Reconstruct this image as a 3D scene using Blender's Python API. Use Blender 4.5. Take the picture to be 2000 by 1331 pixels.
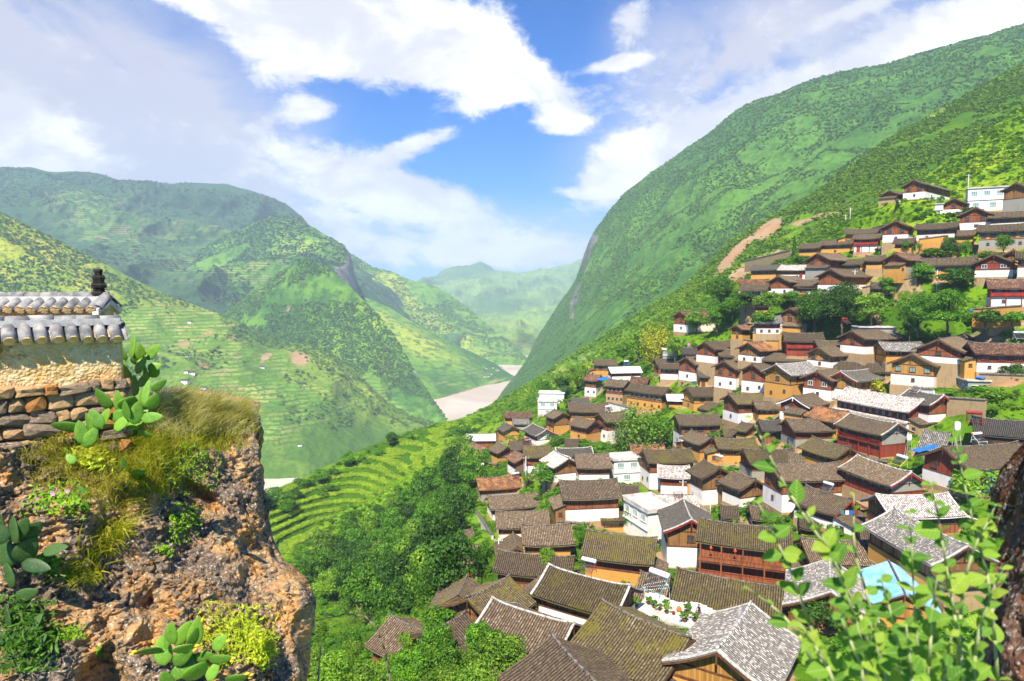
import bpy, math, random
import numpy as np
from math import radians, sin, cos, pi, tan, atan2, hypot, sqrt
from mathutils import Vector, Matrix

for o in list(bpy.data.objects):
    bpy.data.objects.remove(o, do_unlink=True)
S = bpy.context.scene
COL = S.collection
rng = np.random.default_rng(7)
random.seed(7)

# ------------------------------------------------------------------ camera
F = 2000 * 24 / 36.0
PITCH = radians(4.5)
cam_d = bpy.data.cameras.new('camera')
cam = bpy.data.objects.new('camera', cam_d)
COL.objects.link(cam)
cam_d.lens = 24
cam_d.sensor_width = 36
cam_d.clip_start = 0.05
cam_d.clip_end = 60000
cam.location = (0, 0, 0)
cam.rotation_euler = (pi / 2 - PITCH, 0, 0)
cam_d.dof.use_dof = True
cam_d.dof.focus_distance = 90
cam_d.dof.aperture_fstop = 4.0
S.camera = cam

def ray(px, py):
    px = np.asarray(px, float); py = np.asarray(py, float)
    u = (px - 1000.0) / F; v = (665.5 - py) / F
    return np.stack(np.broadcast_arrays(u, cos(PITCH) + v * sin(PITCH), -sin(PITCH) + v * cos(PITCH)), -1)

def at(px, py, Y):
    """world point seen at photo pixel (px, py) at a distance Y ahead of the viewer"""
    d = ray(px, py)
    return d * (np.asarray(Y, float) / d[..., 1])[..., None]

def to_px(P):
    P = np.asarray(P, float)
    z = P[..., 1] * cos(PITCH) - P[..., 2] * sin(PITCH)
    y = P[..., 1] * sin(PITCH) + P[..., 2] * cos(PITCH)
    return np.stack([1000 + F * P[..., 0] / z, 665.5 - F * y / z], -1)

# ------------------------------------------------------------------ light and exposure
SUN_AZ = radians(196)      # compass direction the light comes from (0 = ahead, 90 = right, 180 = behind)
SUN_EL = radians(53)
sun_d = bpy.data.lights.new('sun', 'SUN')
sun_d.energy = 5.0
sun_d.angle = radians(0.6)
sun_d.color = (1.0, 0.90, 0.745)
sun = bpy.data.objects.new('sun', sun_d)
COL.objects.link(sun)
sdir = Vector((sin(SUN_AZ) * cos(SUN_EL), cos(SUN_AZ) * cos(SUN_EL), sin(SUN_EL)))
sun.rotation_euler = sdir.to_track_quat('Z', 'Y').to_euler()
S.view_settings.view_transform = 'Standard'
S.view_settings.look = 'None'
S.view_settings.exposure = 1.12
S.view_settings.gamma = 1.0
S.view_settings.use_curve_mapping = False
S.cycles.max_bounces = 6
S.cycles.diffuse_bounces = 3
S.cycles.glossy_bounces = 2
S.cycles.transmission_bounces = 3
S.cycles.transparent_max_bounces = 6
S.cycles.volume_bounces = 0
S.cycles.use_denoising = True
S.cycles.use_adaptive_sampling = True
S.cycles.adaptive_threshold = 0.02

# ------------------------------------------------------------------ node helper
class NT:
    def __init__(s, tree):
        s.t = tree; s.n = tree.nodes; s.l = tree.links
    def new(s, typ, ins=None, **kw):
        nd = s.n.new(typ)
        for k, v in kw.items():
            setattr(nd, k, v)
        for k, v in (ins or {}).items():
            s.put(nd.inputs[k], v)
        return nd
    def put(s, sock, v):
        if isinstance(v, bpy.types.NodeSocket):
            s.l.new(v, sock)
        elif isinstance(v, (tuple, list)) and sock.type == 'RGBA' and len(v) == 3:
            sock.default_value = (*v, 1)
        else:
            sock.default_value = v
    def math(s, op, a, b=0.0, c=None, clamp=False):
        nd = s.n.new('ShaderNodeMath'); nd.operation = op; nd.use_clamp = clamp
        s.put(nd.inputs[0], a); s.put(nd.inputs[1], b)
        if c is not None: s.put(nd.inputs[2], c)
        return nd.outputs[0]
    def vmath(s, op, a, b=(0, 0, 0), out=0):
        nd = s.n.new('ShaderNodeVectorMath'); nd.operation = op
        s.put(nd.inputs[0], a)
        if op == 'SCALE': s.put(nd.inputs[3], b)
        else: s.put(nd.inputs[1], b)
        return nd.outputs['Value'] if op in ('DOT_PRODUCT', 'LENGTH', 'DISTANCE') else nd.outputs[0]
    def mix(s, f, a, b, typ='MIX'):
        nd = s.n.new('ShaderNodeMix'); nd.data_type = 'RGBA'; nd.blend_type = typ; nd.clamp_factor = True
        s.put(nd.inputs[0], f); s.put(nd.inputs[6], a); s.put(nd.inputs[7], b)
        return nd.outputs[2]
    def noise(s, vec, scale, detail=4, rough=0.55, dist=0.0, out='Fac'):
        nd = s.n.new('ShaderNodeTexNoise')
        if vec is not None: s.l.new(vec, nd.inputs['Vector'])
        nd.inputs['Scale'].default_value = scale; nd.inputs['Detail'].default_value = detail
        nd.inputs['Roughness'].default_value = rough; nd.inputs['Distortion'].default_value = dist
        return nd.outputs[out]
    def step(s, x, lo, hi):
        nd = s.n.new('ShaderNodeMapRange'); nd.interpolation_type = 'SMOOTHSTEP'
        s.put(nd.inputs[0], x); s.put(nd.inputs[1], lo); s.put(nd.inputs[2], hi)
        return nd.outputs[0]
    def ramp(s, x, stops):
        nd = s.n.new('ShaderNodeValToRGB'); cr = nd.color_ramp
        while len(cr.elements) < len(stops): cr.elements.new(0.5)
        for e, (p, c) in zip(cr.elements, stops):
            e.position = p; e.color = (*c, 1)
        s.put(nd.inputs[0], x)
        return nd.outputs[0]

# ------------------------------------------------------------------ world: physical sky with clouds
W = bpy.data.worlds.new('World'); S.world = W; W.use_nodes = True
W.cycles.sampling_method = 'MANUAL'; W.cycles.sample_map_resolution = 256
T = NT(W.node_tree); T.n.clear()
sky = T.new('ShaderNodeTexSky', sky_type='NISHITA', sun_disc=False)
sky.sun_elevation = SUN_EL; sky.sun_rotation = SUN_AZ
sky.altitude = 1500; sky.air_density = 1.0; sky.dust_density = 0.3; sky.ozone_density = 3.0
dirv = T.vmath('NORMALIZE', T.new('ShaderNodeTexCoord').outputs['Generated'])

TILT = {}
def tilted(rot):
    r = int(round(rot / 8.0) * 8)
    if r not in TILT:
        ax = Vector(ray(1000, 400)).normalized()
        nd = T.new('ShaderNodeVectorRotate', {'Vector': dirv, 'Axis': tuple(ax), 'Angle': radians(r)}, rotation_type='AXIS_ANGLE') if r else None
        TILT[r] = (nd.outputs[0] if r else dirv, Matrix.Rotation(radians(r), 3, ax))
    return TILT[r]

def total(lst):
    """sum of soft elliptical patches of sky: direction, two radii, tilt, weight"""
    acc = None
    for (px, py, rx, ry, rot, w) in lst:
        v, M = tilted(rot)
        c = Vector(ray(px, py)); k = c.length; c.normalize(); c = M @ c
        s = (F * k / rx, 2.0, F * k / ry)
        nd = T.new('ShaderNodeVectorMath', {0: v, 1: s, 2: (-c.x * s[0], -c.y * s[1], -c.z * s[2])}, operation='MULTIPLY_ADD')
        ln = T.vmath('LENGTH', nd.outputs[0])
        mr = T.new('ShaderNodeMapRange', {0: ln, 1: 0.0, 2: 1.9, 3: w, 4: 0.0}, interpolation_type='SMOOTHSTEP')
        acc = mr.outputs[0] if acc is None else T.math('ADD', acc, mr.outputs[0])
    return acc
# stretched, slightly swirled direction for streaky cumulus
wv = T.vmath('MULTIPLY', dirv, (1.0, 1.0, 1.7))
n_big = T.noise(wv, 3.1, 5, 0.56, 0.25)
n_fine = T.noise(wv, 14.0, 8, 0.72, 0.25)
n_mix = T.math('ADD', T.math('MULTIPLY', n_big, 0.38), T.math('MULTIPLY', n_fine, 0.62))
cum = total([(690, 70, 300, 75, -4, .34), (880, 95, 200, 55, -14, .34), (1010, 150, 110, 32, -16, .26), (600, 120, 110, 50, 10, .18),
             (450, 10, 160, 22, 0, .18),
             (35, 270, 110, 75, -30, .30), (610, 214, 60, 22, 5, .36), (820, 280, 62, 22, 12, .34), (1102, 240, 48, 26, 0, .36),
             (1200, 126, 60, 11, 5, .3), (700, 350, 210, 60, -12, .28), (850, 400, 130, 40, -10, .25), (960, 490, 230, 32, 0, .3),
             (1240, 320, 120, 55, 22, .33), (1420, 230, 170, 50, 32, .16), (1800, 110, 240, 65, 18, .34), (1950, 40, 120, 40, 8, .2),
             (1100, 375, 45, 9, -8, .16), (1170, 380, 25, 8, 0, .16), (1680, 15, 90, 14, 18, .22), (1230, 60, 36, 50, 10, .2),
             (1500, 60, 190, 60, 15, .07), (950, 200, 70, 14, 14, .16)])
gap = total([(330, 55, 120, 38, -14, .25), (640, 165, 70, 30, -30, .14), (1080, 70, 75, 90, 0, .2), (980, 330, 120, 70, 0, .2),
             (690, 250, 120, 36, -10, .14), (1090, 160, 60, 120, 10, .1)])
dens = T.math('ADD', T.math('SUBTRACT', n_mix, 0.055), T.math('SUBTRACT', cum, gap))
m_cum = T.step(dens, 0.465, 0.66)
veil = total([(120, 170, 330, 210, -10, 1.25), (430, 320, 220, 120, -25, .9), (1400, 170, 200, 100, 35, .75), (1560, 60, 260, 120, 10, .5),
              (1180, 330, 90, 60, 0, .3), (900, 480, 420, 60, 0, .7), (1270, 60, 70, 80, 20, .3)])
m_veil = T.math('MULTIPLY', T.math('MULTIPLY', veil, T.step(T.noise(wv, 3.3, 6, 0.6, 0.6), 0.22, 0.58)), 1.05, clamp=True)
m_veil = T.math('MINIMUM', m_veil, 0.93)
blue = T.new('ShaderNodeHueSaturation', {'Saturation': 1.75, 'Value': 0.9, 'Color': T.vmath('MULTIPLY', sky.outputs[0], (0.060, 0.082, 0.125))})
veilc = T.mix(T.noise(wv, 1.7, 3), (0.37, 0.36, 0.45), (0.49, 0.485, 0.54))
shade = T.step(T.math('ADD', T.noise(wv, 6.5, 6, 0.62, 0.3), T.math('MULTIPLY', dens, 0.10)), 0.47, 0.70)
cumc = T.mix(shade, (0.52, 0.52, 0.565), (0.78, 0.765, 0.75))
c1 = T.mix(m_veil, blue.outputs[0], veilc)
c2 = T.mix(m_cum, c1, cumc)
bg = T.new('ShaderNodeBackground', {'Color': c2, 'Strength': 0.8})
T.l.new(bg.outputs[0], T.new('ShaderNodeOutputWorld').inputs[0])

# ------------------------------------------------------------------ numeric helpers
def _h(ix, iy, iz, seed):
    n = (ix * 374761393 + iy * 668265263 + iz * 2147483647 * 3 + seed * 974634711) & 0xffffffff
    n = ((n ^ (n >> 13)) * 1274126177) & 0xffffffff
    n = (n ^ (n >> 16)) & 0xffffffff
    return n.astype(np.float64) / 0xffffffff * 2 - 1

def vnoise(P, seed=0):
    P = np.asarray(P, float)
    i = np.floor(P).astype(np.int64); f = P - i
    f = f * f * f * (f * (f * 6 - 15) + 10)
    r = 0
    for dx in (0, 1):
        for dy in (0, 1):
            for dz in (0, 1):
                w = (f[..., 0] if dx else 1 - f[..., 0]) * (f[..., 1] if dy else 1 - f[..., 1]) * (f[..., 2] if dz else 1 - f[..., 2])
                r = r + w * _h(i[..., 0] + dx, i[..., 1] + dy, i[..., 2] + dz, seed)
    return r

def fbm(P, octv=5, gain=0.5, seed=0, ridged=False):
    a = 1.0; r = 0; tot = 0
    P = np.asarray(P, float)
    for k in range(octv):
        n = vnoise(P, seed + k * 17)
        if ridged: n = 1 - 2 * np.abs(n)
        r = r + a * n; tot += a
        P = P * 2.03 + 11.3; a *= gain
    return r / tot

class TPS:
    def __init__(s, pts, lam=1e-4):
        A = np.array(pts, float); s.X = A[:, :2] / 1000; v = np.log(A[:, 2]); n = len(A)
        K = s.U(s.X, s.X) + lam * np.eye(n)
        P = np.c_[np.ones(n), s.X]
        M = np.block([[K, P], [P.T, np.zeros((3, 3))]])
        s.w = np.linalg.solve(M, np.r_[v, 0, 0, 0])
    def U(s, a, b):
        r2 = ((a[:, None] - b[None]) ** 2).sum(-1) + 1e-12
        return 0.5 * r2 * np.log(r2)
    def __call__(s, px, py):
        px, py = np.broadcast_arrays(np.asarray(px, float), np.asarray(py, float))
        q = np.c_[px.ravel(), py.ravel()] / 1000
        out = np.empty(len(q))
        for i in range(0, len(q), 20000):
            c = q[i:i + 20000]
            out[i:i + 20000] = s.U(c, s.X) @ s.w[:-3] + np.c_[np.ones(len(c)), c] @ s.w[-3:]
        return np.exp(out).reshape(px.shape)

def sstep(x, a, b):
    t = np.clip((x - a) / (b - a), 0, 1)
    return t * t * (3 - 2 * t)

# ------------------------------------------------------------------ mesh helpers
def grid_faces(nr, nc):
    i = np.arange(nr - 1)[:, None] * nc + np.arange(nc - 1)[None]
    return np.stack([i, i + nc, i + nc + 1, i + 1], -1).reshape(-1, 4)

def mesh_np(name, V, Q, smooth=True, uv=None):
    """fast mesh from numpy quads or triangles; uv is per vertex"""
    me = bpy.data.meshes.new(name)
    V = np.ascontiguousarray(V, np.float32); Q = np.ascontiguousarray(Q, np.int32)
    n = Q.shape[1]
    me.vertices.add(len(V)); me.vertices.foreach_set('co', V.ravel())
    me.loops.add(Q.size); me.loops.foreach_set('vertex_index', Q.ravel())
    me.polygons.add(len(Q))
    me.polygons.foreach_set('loop_start', np.arange(0, Q.size, n, dtype=np.int32))
    me.polygons.foreach_set('use_smooth', np.full(len(Q), smooth, bool))
    if uv is not None:
        l = me.uv_layers.new(name='UVMap')
        l.data.foreach_set('uv', np.ascontiguousarray(np.asarray(uv, np.float32)[Q.ravel()]).ravel())
    me.update(calc_edges=True)
    me.validate()
    return me

def set_attr(me, name, vals):
    a = me.attributes.new(name, 'FLOAT', 'POINT')
    a.data.foreach_set('value', np.ascontiguousarray(vals, np.float32))

def obj(name, me, mats=(), parent=None, loc=None, rot=None, scl=None):
    o = bpy.data.objects.new(name, me)
    COL.objects.link(o)
    if me is not None and mats:
        if not isinstance(mats, (list, tuple)): mats = [mats]
        if len(me.materials) == 0:
            for m in mats: me.materials.append(m)
    if parent is not None: o.parent = parent
    if loc is not None: o.location = loc
    if rot is not None: o.rotation_euler = rot
    if scl is not None: o.scale = scl
    return o

def tag(o, label=None, cat=None, group=None, kind=None):
    if label: o['label'] = label
    if cat: o['category'] = cat
    if group: o['group'] = group
    if kind: o['kind'] = kind
    return o

def thing(name, label, cat, loc=(0, 0, 0), rz=0.0, group=None):
    o = bpy.data.objects.new(name, None); COL.objects.link(o)
    o.empty_display_size = 0.3
    o.location = loc; o.rotation_euler = (0, 0, rz)
    return tag(o, label, cat, group, 'thing')

class MB:
    """collects small shapes into one mesh"""
    def __init__(s): s.v = []; s.f = []; s.m = []
    def add(s, vs, fs, m=0):
        k = len(s.v); s.v += [tuple(p) for p in vs]
        s.f += [tuple(i + k for i in f) for f in fs]; s.m += [m] * len(fs); return s
    def box(s, x0, x1, y0, y1, z0, z1, m=0):
        return s.add([(x0, y0, z0), (x1, y0, z0), (x1, y1, z0), (x0, y1, z0), (x0, y0, z1), (x1, y0, z1), (x1, y1, z1), (x0, y1, z1)],
                     [(0, 3, 2, 1), (4, 5, 6, 7), (0, 1, 5, 4), (1, 2, 6, 5), (2, 3, 7, 6), (3, 0, 4, 7)], m)
    def bar(s, p, q, r, m=0, n=4, r2=None):
        p = Vector(p); q = Vector(q); d = (q - p)
        if d.length < 1e-6: return s
        d.normalize(); a = d.orthogonal().normalized(); b = d.cross(a); r2 = r if r2 is None else r2
        vs = [p + (a * cos(2 * pi * i / n + pi / 4) + b * sin(2 * pi * i / n + pi / 4)) * r for i in range(n)]
        vs += [q + (a * cos(2 * pi * i / n + pi / 4) + b * sin(2 * pi * i / n + pi / 4)) * r2 for i in range(n)]
        fs = [(i, (i + 1) % n, n + (i + 1) % n, n + i) for i in range(n)] + [tuple(range(n))[::-1], tuple(range(n, 2 * n))]
        return s.add(vs, fs, m)
    def tube(s, pts, rad, m=0, n=6):
        for i in range(len(pts) - 1):
            r0 = rad[i] if isinstance(rad, (list, tuple)) else rad
            r1 = rad[i + 1] if isinstance(rad, (list, tuple)) else rad
            s.bar(pts[i], pts[i + 1], r0, m, n, r1)
        return s
    def lathe(s, prof, n=12, c=(0, 0, 0), m=0, axis='z'):
        vs = []
        for (r, z) in prof:
            for i in range(n):
                a = 2 * pi * i / n
                p = (r * cos(a), r * sin(a), z) if axis == 'z' else (z, r * cos(a), r * sin(a))
                vs.append((c[0] + p[0], c[1] + p[1], c[2] + p[2]))
        fs = [(j * n + i, j * n + (i + 1) % n, (j + 1) * n + (i + 1) % n, (j + 1) * n + i) for j in range(len(prof) - 1) for i in range(n)]
        fs += [tuple(range(n))[::-1], tuple(range((len(prof) - 1) * n, len(prof) * n))]
        return s.add(vs, fs, m)
    def mesh(s, name, smooth=False):
        me = bpy.data.meshes.new(name)
        me.from_pydata(s.v, [], s.f)
        if any(s.m): me.polygons.foreach_set('material_index', s.m)
        if smooth: me.polygons.foreach_set('use_smooth', [True] * len(s.f))
        me.update()
        return me
    def build(s, name, mats, parent=None, smooth=False, **kw):
        return obj(name, s.mesh(name, smooth), mats, parent, **kw)

# ------------------------------------------------------------------ materials
MT = {}
def material(name):
    m = bpy.data.materials.new(name); m.use_nodes = True
    t = NT(m.node_tree); t.n.clear()
    MT[name] = m
    out = t.new('ShaderNodeOutputMaterial')
    return m, t, out

def finish(t, out, col, rough=0.8, bump=None, bstr=0.3, bdist=0.05, spec=0.25, metal=0.0, trans=None):
    ins = {'Base Color': col, 'Roughness': rough, 'Specular IOR Level': spec, 'Metallic': metal}
    p = t.new('ShaderNodeBsdfPrincipled', ins)
    if bump is not None:
        b = t.new('ShaderNodeBump', {'Height': bump, 'Strength': bstr, 'Distance': bdist})
        t.l.new(b.outputs[0], p.inputs['Normal'])
    sh = p.outputs[0]
    if trans:
        tr = t.new('ShaderNodeBsdfTranslucent', {'Color': col})
        mx = t.new('ShaderNodeMixShader', {0: trans, 1: sh, 2: tr.outputs[0]}); sh = mx.outputs[0]
    t.l.new(sh, out.inputs[0])
    return p

def mottled(name, c1, c2, scale=1.0, rough=0.8, det=5, bstr=0.2, bdist=0.03, spec=0.25, metal=0.0, lo=0.35, hi=0.65, stretch=(1, 1, 1), rnd=0.0):
    m, t, out = material(name)
    v = t.new('ShaderNodeTexCoord').outputs['Object']
    v = t.vmath('MULTIPLY', v, stretch)
    if rnd:
        v = t.vmath('ADD', v, t.vmath('SCALE', (37.0, 17.0, 5.0), t.new('ShaderNodeObjectInfo').outputs['Random']))
    n = t.noise(v, scale, det, 0.6)
    col = t.mix(t.step(n, lo, hi), c1, c2)
    if rnd:
        r = t.math('ADD', 1 - rnd, t.math('MULTIPLY', t.new('ShaderNodeObjectInfo').outputs['Random'], 2 * rnd))
        col = t.vmath('SCALE', col, r)
    finish(t, out, col, rough, n, bstr, bdist, spec, metal)
    return m
# ------------------------------------------------------------------ land: materials
RIVER_Z = -300.0
def y_river(px, py, z=RIVER_Z):
    d = ray(px, py); return float(z * d[1] / d[2])

def land_mat(name, forest, grass, straw, s_big, s_mid, s_spot, spot_amt=0.75, terr=9.0, rock=(0.20, 0.19, 0.18), bump_d=1.0, lohi=(0.42, 0.60), clump=0.0, pale=(0.33, 0.235, 0.14)):
    m, t, out = material(name)
    pos = t.new('ShaderNodeNewGeometry').outputs['Position']
    nb = t.noise(pos, 1 / s_big, 5, 0.55, 0.3)
    nm = t.noise(t.vmath('MULTIPLY', pos, (1, 1, 1.6)), 1 / s_mid, 6, 0.62)
    ns = t.noise(pos, 1 / s_spot, 4, 0.7)
    f = t.math('ADD', t.math('MULTIPLY', nb, 0.55), t.math('MULTIPLY', nm, 0.45))
    at_ = lambda k: t.new('ShaderNodeAttribute', attribute_name=k).outputs['Fac']
    f = t.math('ADD', f, at_('tone'))
    col = t.mix(t.step(f, *lohi), forest, grass)
    col = t.mix(t.math('MULTIPLY', t.step(f, lohi[1] - 0.01, lohi[1] + 0.12), 0.8), col, straw)
    dark = t.math('MULTIPLY', t.step(ns, 0.47, 0.60), spot_amt)
    col = t.mix(dark, col, t.vmath('SCALE', forest, 0.75))
    # fields on terraces: alternating crop and bank
    z = t.new('ShaderNodeSeparateXYZ', {0: pos}).outputs['Z']
    zb = t.math('FRACT', t.math('DIVIDE', t.math('ADD', z, t.math('MULTIPLY', nm, terr * 1.6)), terr))
    band = t.step(zb, 0.55, 0.72)
    patch = t.new('ShaderNodeTexVoronoi', {'Vector': t.vmath('MULTIPLY', pos, (1, 1, 2.4)), 'Scale': 1 / (s_mid * 0.55)})
    pc = t.ramp(t.new('ShaderNodeSeparateColor', {0: patch.outputs['Color']}).outputs[0],
                [(0.0, (0.055, 0.14, 0.022)), (0.35, (0.11, 0.23, 0.03)), (0.65, (0.20, 0.30, 0.05)), (0.9, (0.30, 0.31, 0.09)), (1.0, (0.36, 0.27, 0.15))])
    fc = t.mix(band, pc, t.vmath('SCALE', forest, 1.1))
    col = t.mix(t.math('MULTIPLY', at_('field'), t.step(ns, 0.62, 0.48)), col, fc)
    soil = t.mix(t.step(nm, 0.4, 0.6), (0.33, 0.185, 0.095), pale)
    rk = t.mix(t.step(nm, 0.4, 0.62), t.vmath('SCALE', rock, 0.55), rock)
    col = t.mix(t.step(t.math('ADD', at_('soil'), t.math('MULTIPLY', t.math('SUBTRACT', ns, 0.5), 0.9)), 0.42, 0.62), col, soil)
    col = t.mix(t.step(t.math('ADD', at_('rock'), t.math('MULTIPLY', t.math('SUBTRACT', nm, 0.5), 1.2)), 0.42, 0.62), col, rk)
    hgt = t.math('ADD', t.math('MULTIPLY', ns, 0.6), t.math('MULTIPLY', nm, 1.2))
    finish(t, out, col, 0.9, hgt, 0.9, bump_d, 0.1)
    return m

def rowfn(row):
    A = np.array(sorted(row), float)
    def f(x):
        return np.interp(x, A[:, 0], A[:, 1]), np.exp(np.interp(x, A[:, 0], np.log(A[:, 2])))
    return f

def smooth1(a, k):
    if k < 1: return a
    ker = np.ones(2 * k + 1) / (2 * k + 1)
    return np.convolve(np.pad(a, k, mode='edge'), ker, 'valid')

def ell(px, py, lst):
    r = np.zeros_like(px)
    for e in lst:
        cx, cy, rx, ry = e[:4]; rot = radians(e[4]) if len(e) > 4 else 0; w = e[5] if len(e) > 5 else 1
        dx = (px - cx); dy = (py - cy)
        a = (dx * cos(rot) + dy * sin(rot)) / rx; b = (dy * cos(rot) - dx * sin(rot)) / ry
        r = r + w * np.exp(-((a * a + b * b) ** 2))
    return np.clip(r, -1.5, 1)

LAND = {}
def sheet(name, mat, rows, x0, x1, nc, nr, amp, wl, seed=1, ridge=0.6, back=0.5, masks=None, prof=1.0, tex=None, sm=3, edge_amp=0.35):
    """a hillside: rows of (px, py, distance) from skyline to foot, lofted, roughened and given a far side"""
    xs = np.linspace(x0, x1, nc)
    R = []
    for r in rows:
        py, Y = rowfn(r)(xs)
        R.append((smooth1(py, sm), smooth1(Y, sm)))
    t = np.linspace(0, len(rows) - 1, nr)
    i = np.clip(np.floor(t).astype(int), 0, len(rows) - 2); f = (t - i)[:, None]
    PY = np.array([r[0] for r in R]); LY = np.log(np.array([r[1] for r in R]))
    py = PY[i] * (1 - f) + PY[i + 1] * f
    ly = LY[i] * (1 - f) + LY[i + 1] * f
    px = np.broadcast_to(xs, py.shape).copy()
    Y = np.exp(ly)
    P = at(px, py, Y)
    if isinstance(amp, (int, float)): amp = np.full(py.shape, float(amp))
    else: amp = amp(px, py)
    q = P / wl
    n = fbm(q * (1, 1, 0.6), 6, 0.5, seed) * (1 - ridge) + fbm(q * (1, 1, 0.35), 6, 0.5, seed + 50, True) * ridge
    fade = edge_amp + (1 - edge_amp) * np.clip(np.linspace(0, 6, nr), 0, 1)[:, None]
    h = P.copy(); h[..., 2] = 0; h /= np.linalg.norm(h, axis=-1, keepdims=True)
    P = P + (n * amp * fade)[..., None] * (np.array([0, 0, 0.55]) - h * 0.8)
    m = masks(px, py, P) if masks else {}
    # far side of the ridge
    top = P[0]; hd = h[0]
    D = np.linalg.norm(top[:, :2], axis=1)[:, None]
    nb = 8
    back_rows = [top + hd * D * back * k - np.array([0, 0, 1.0]) * D * back * (0.05 * k + 0.75 * k * k) for k in np.linspace(1, 0.06, nb)]
    skirt = P[-1:] - np.array([0, 0, 1.0]) * D[None] * .05 - hd[None] * D[None] * .02
    V = np.concatenate([np.array(back_rows), P, skirt], 0)
    nrr = V.shape[0]
    me = mesh_np(name, V.reshape(-1, 3), grid_faces(nrr, nc), True)
    for k in ('tone', 'field', 'soil', 'rock'):
        a = m.get(k, np.zeros(py.shape))
        a = np.concatenate([np.repeat(a[:1], nb, 0), a, a[-1:]], 0)
        set_attr(me, k, a.ravel())
    o = obj(name, me, mat)
    tag(o, kind='structure')
    LAND[name] = dict(P=P, px=px, py=py, o=o, m=m)
    return o

Z = lambda *a: a
yr = y_river
far_m = land_mat('far_land', (0.0601, 0.1543, 0.0307), (0.1747, 0.2968, 0.0391), (0.3276, 0.3799, 0.0670), 900, 220, 60, 0.5, bump_d=20)
mid_m = land_mat('mid_land', (0.0371, 0.1247, 0.0112), (0.1256, 0.2612, 0.0167), (0.3276, 0.3918, 0.0391), 420, 90, 26, 0.8, 8.0, bump_d=6)
massif_m = land_mat('massif_land_cloud_shaded', (0.030, 0.082, 0.030), (0.082, 0.150, 0.034), (0.20, 0.22, 0.06), 420, 90, 26, 0.8, 8.0, bump_d=6)  # darker, bluer greens: cloud shadow over the massif is painted into them
left_m = land_mat('left_land', (0.0612, 0.1425, 0.0084), (0.1693, 0.2552, 0.0156), (0.3931, 0.3918, 0.0419), 260, 60, 7, 0.75, 6.0, bump_d=3)
right_m = land_mat('right_land', (0.0432, 0.1254, 0.0151), (0.0901, 0.2089, 0.0209), (0.1784, 0.2925, 0.0331), 300, 60, 9, 0.7, 8.0, bump_d=4, lohi=(0.40, 0.62))
near_m = land_mat('near_land', (0.0459, 0.1211, 0.0045), (0.1256, 0.2434, 0.0067), (0.2730, 0.3562, 0.0156), 70, 18, 2.6, 0.7, 3.5, bump_d=0.8, rock=(0.36, 0.28, 0.2))

ground = obj('ground', mesh_np('ground', [(-40000, -3000, -312), (40000, -3000, -312), (40000, 45000, -312), (-40000, 45000, -312)], [(0, 1, 2, 3)]), far_m)
tag(ground, kind='structure')
rm, t, out = material('river_water')
pos = t.new('ShaderNodeNewGeometry').outputs['Position']
n1 = t.noise(t.vmath('MULTIPLY', pos, (1, 0.5, 1)), 1 / 160, 5, 0.6, 1.0)
rc = t.mix(t.step(n1, 0.35, 0.65), (0.46, 0.37, 0.29), (0.58, 0.50, 0.42))
finish(t, out, rc, 0.4, t.noise(pos, 1 / 9, 4), 0.25, 0.6, 0.25)
river = obj('river', mesh_np('river', [(-3000, 300, RIVER_Z), (5000, 300, RIVER_Z), (5000, 9000, RIVER_Z), (-3000, 9000, RIVER_Z)], [(0, 1, 2, 3)]), rm)
tag(river, kind='structure')

# far blue range closing the gorge
sheet('far_mountain', far_m,
      [[Z(560, 600, 7600), Z(700, 575, 7600), Z(815, 550, 7600), Z(870, 531, 7600), Z(930, 526, 7600), Z(1000, 537, 7600), Z(1060, 531, 7600), Z(1125, 521, 7600), Z(1250, 500, 7600), Z(1500, 520, 7600)],
       [Z(560, 620, 5200), Z(900, 600, 5600), Z(1000, 612, 5200), Z(1060, 615, 5000), Z(1500, 610, 5000)],
       [Z(560, 692, 2960), Z(900, 700, 2920), Z(1060, 704, 2870), Z(1500, 704, 2870)]],
      560, 1500, 280, 150, 330, 560, 3, 0.8, 0.1,
      lambda x, y, P: dict(tone=ell(x, y, [(900, 650, 90, 40, 30, .08), (1040, 640, 40, 50, 0, .1)]) + 0.02, field=ell(x, y, [(980, 670, 70, 22, 0, .6), (1060, 600, 60, 18, 0, .5)])), edge_amp=.75)

def m_b1(x, y, P):
    nz = fbm(np.stack([x, y, x * 0], -1) / 60, 4, .5, 5)
    return dict(tone=-0.11 + 0.06 * nz + ell(x, y, [(480, 520, 130, 40, 0, .09), (180, 430, 150, 30, 20, .05), (560, 470, 40, 60, 10, .09)]),  # lowered tone darkens the whole massif as painted cloud shadow
                field=ell(x, y, [(300, 480, 170, 60, 10, .7), (450, 540, 160, 40, 0, .9), (180, 440, 120, 40, 15, .4)]) * (0.7 + 0.6 * nz),
                rock=ell(x, y, [(602, 436, 12, 12, 0, .55)]))
sheet('left_massif', massif_m,
      [[Z(-500, 335, 3700), Z(0, 328, 3620), Z(60, 331, 3620), Z(100, 338, 3620), Z(165, 341, 3620), Z(205, 348, 3620), Z(230, 357, 3620), Z(330, 361, 3620), Z(395, 359, 3620), Z(440, 360, 3620), Z(480, 371, 3620), Z(530, 394, 3620), Z(560, 402, 3620), Z(590, 425, 3620), Z(603, 440, 3620), Z(640, 475, 3620), Z(800, 600, 3620)],
       [Z(-500, 420, 3050), Z(0, 400, 3050), Z(200, 430, 3050), Z(400, 455, 3050), Z(600, 480, 3150), Z(800, 640, 3150)],
       [Z(-500, 520, 2480), Z(200, 500, 2480), Z(450, 525, 2480), Z(800, 680, 2550)],
       [Z(-500, 700, 1900), Z(300, 640, 1900), Z(500, 640, 1900), Z(800, 760, 2000)]],
      -500, 800, 520, 240, 200, 520, 11, 0.85, 0.35, m_b1, edge_amp=.2)
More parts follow.
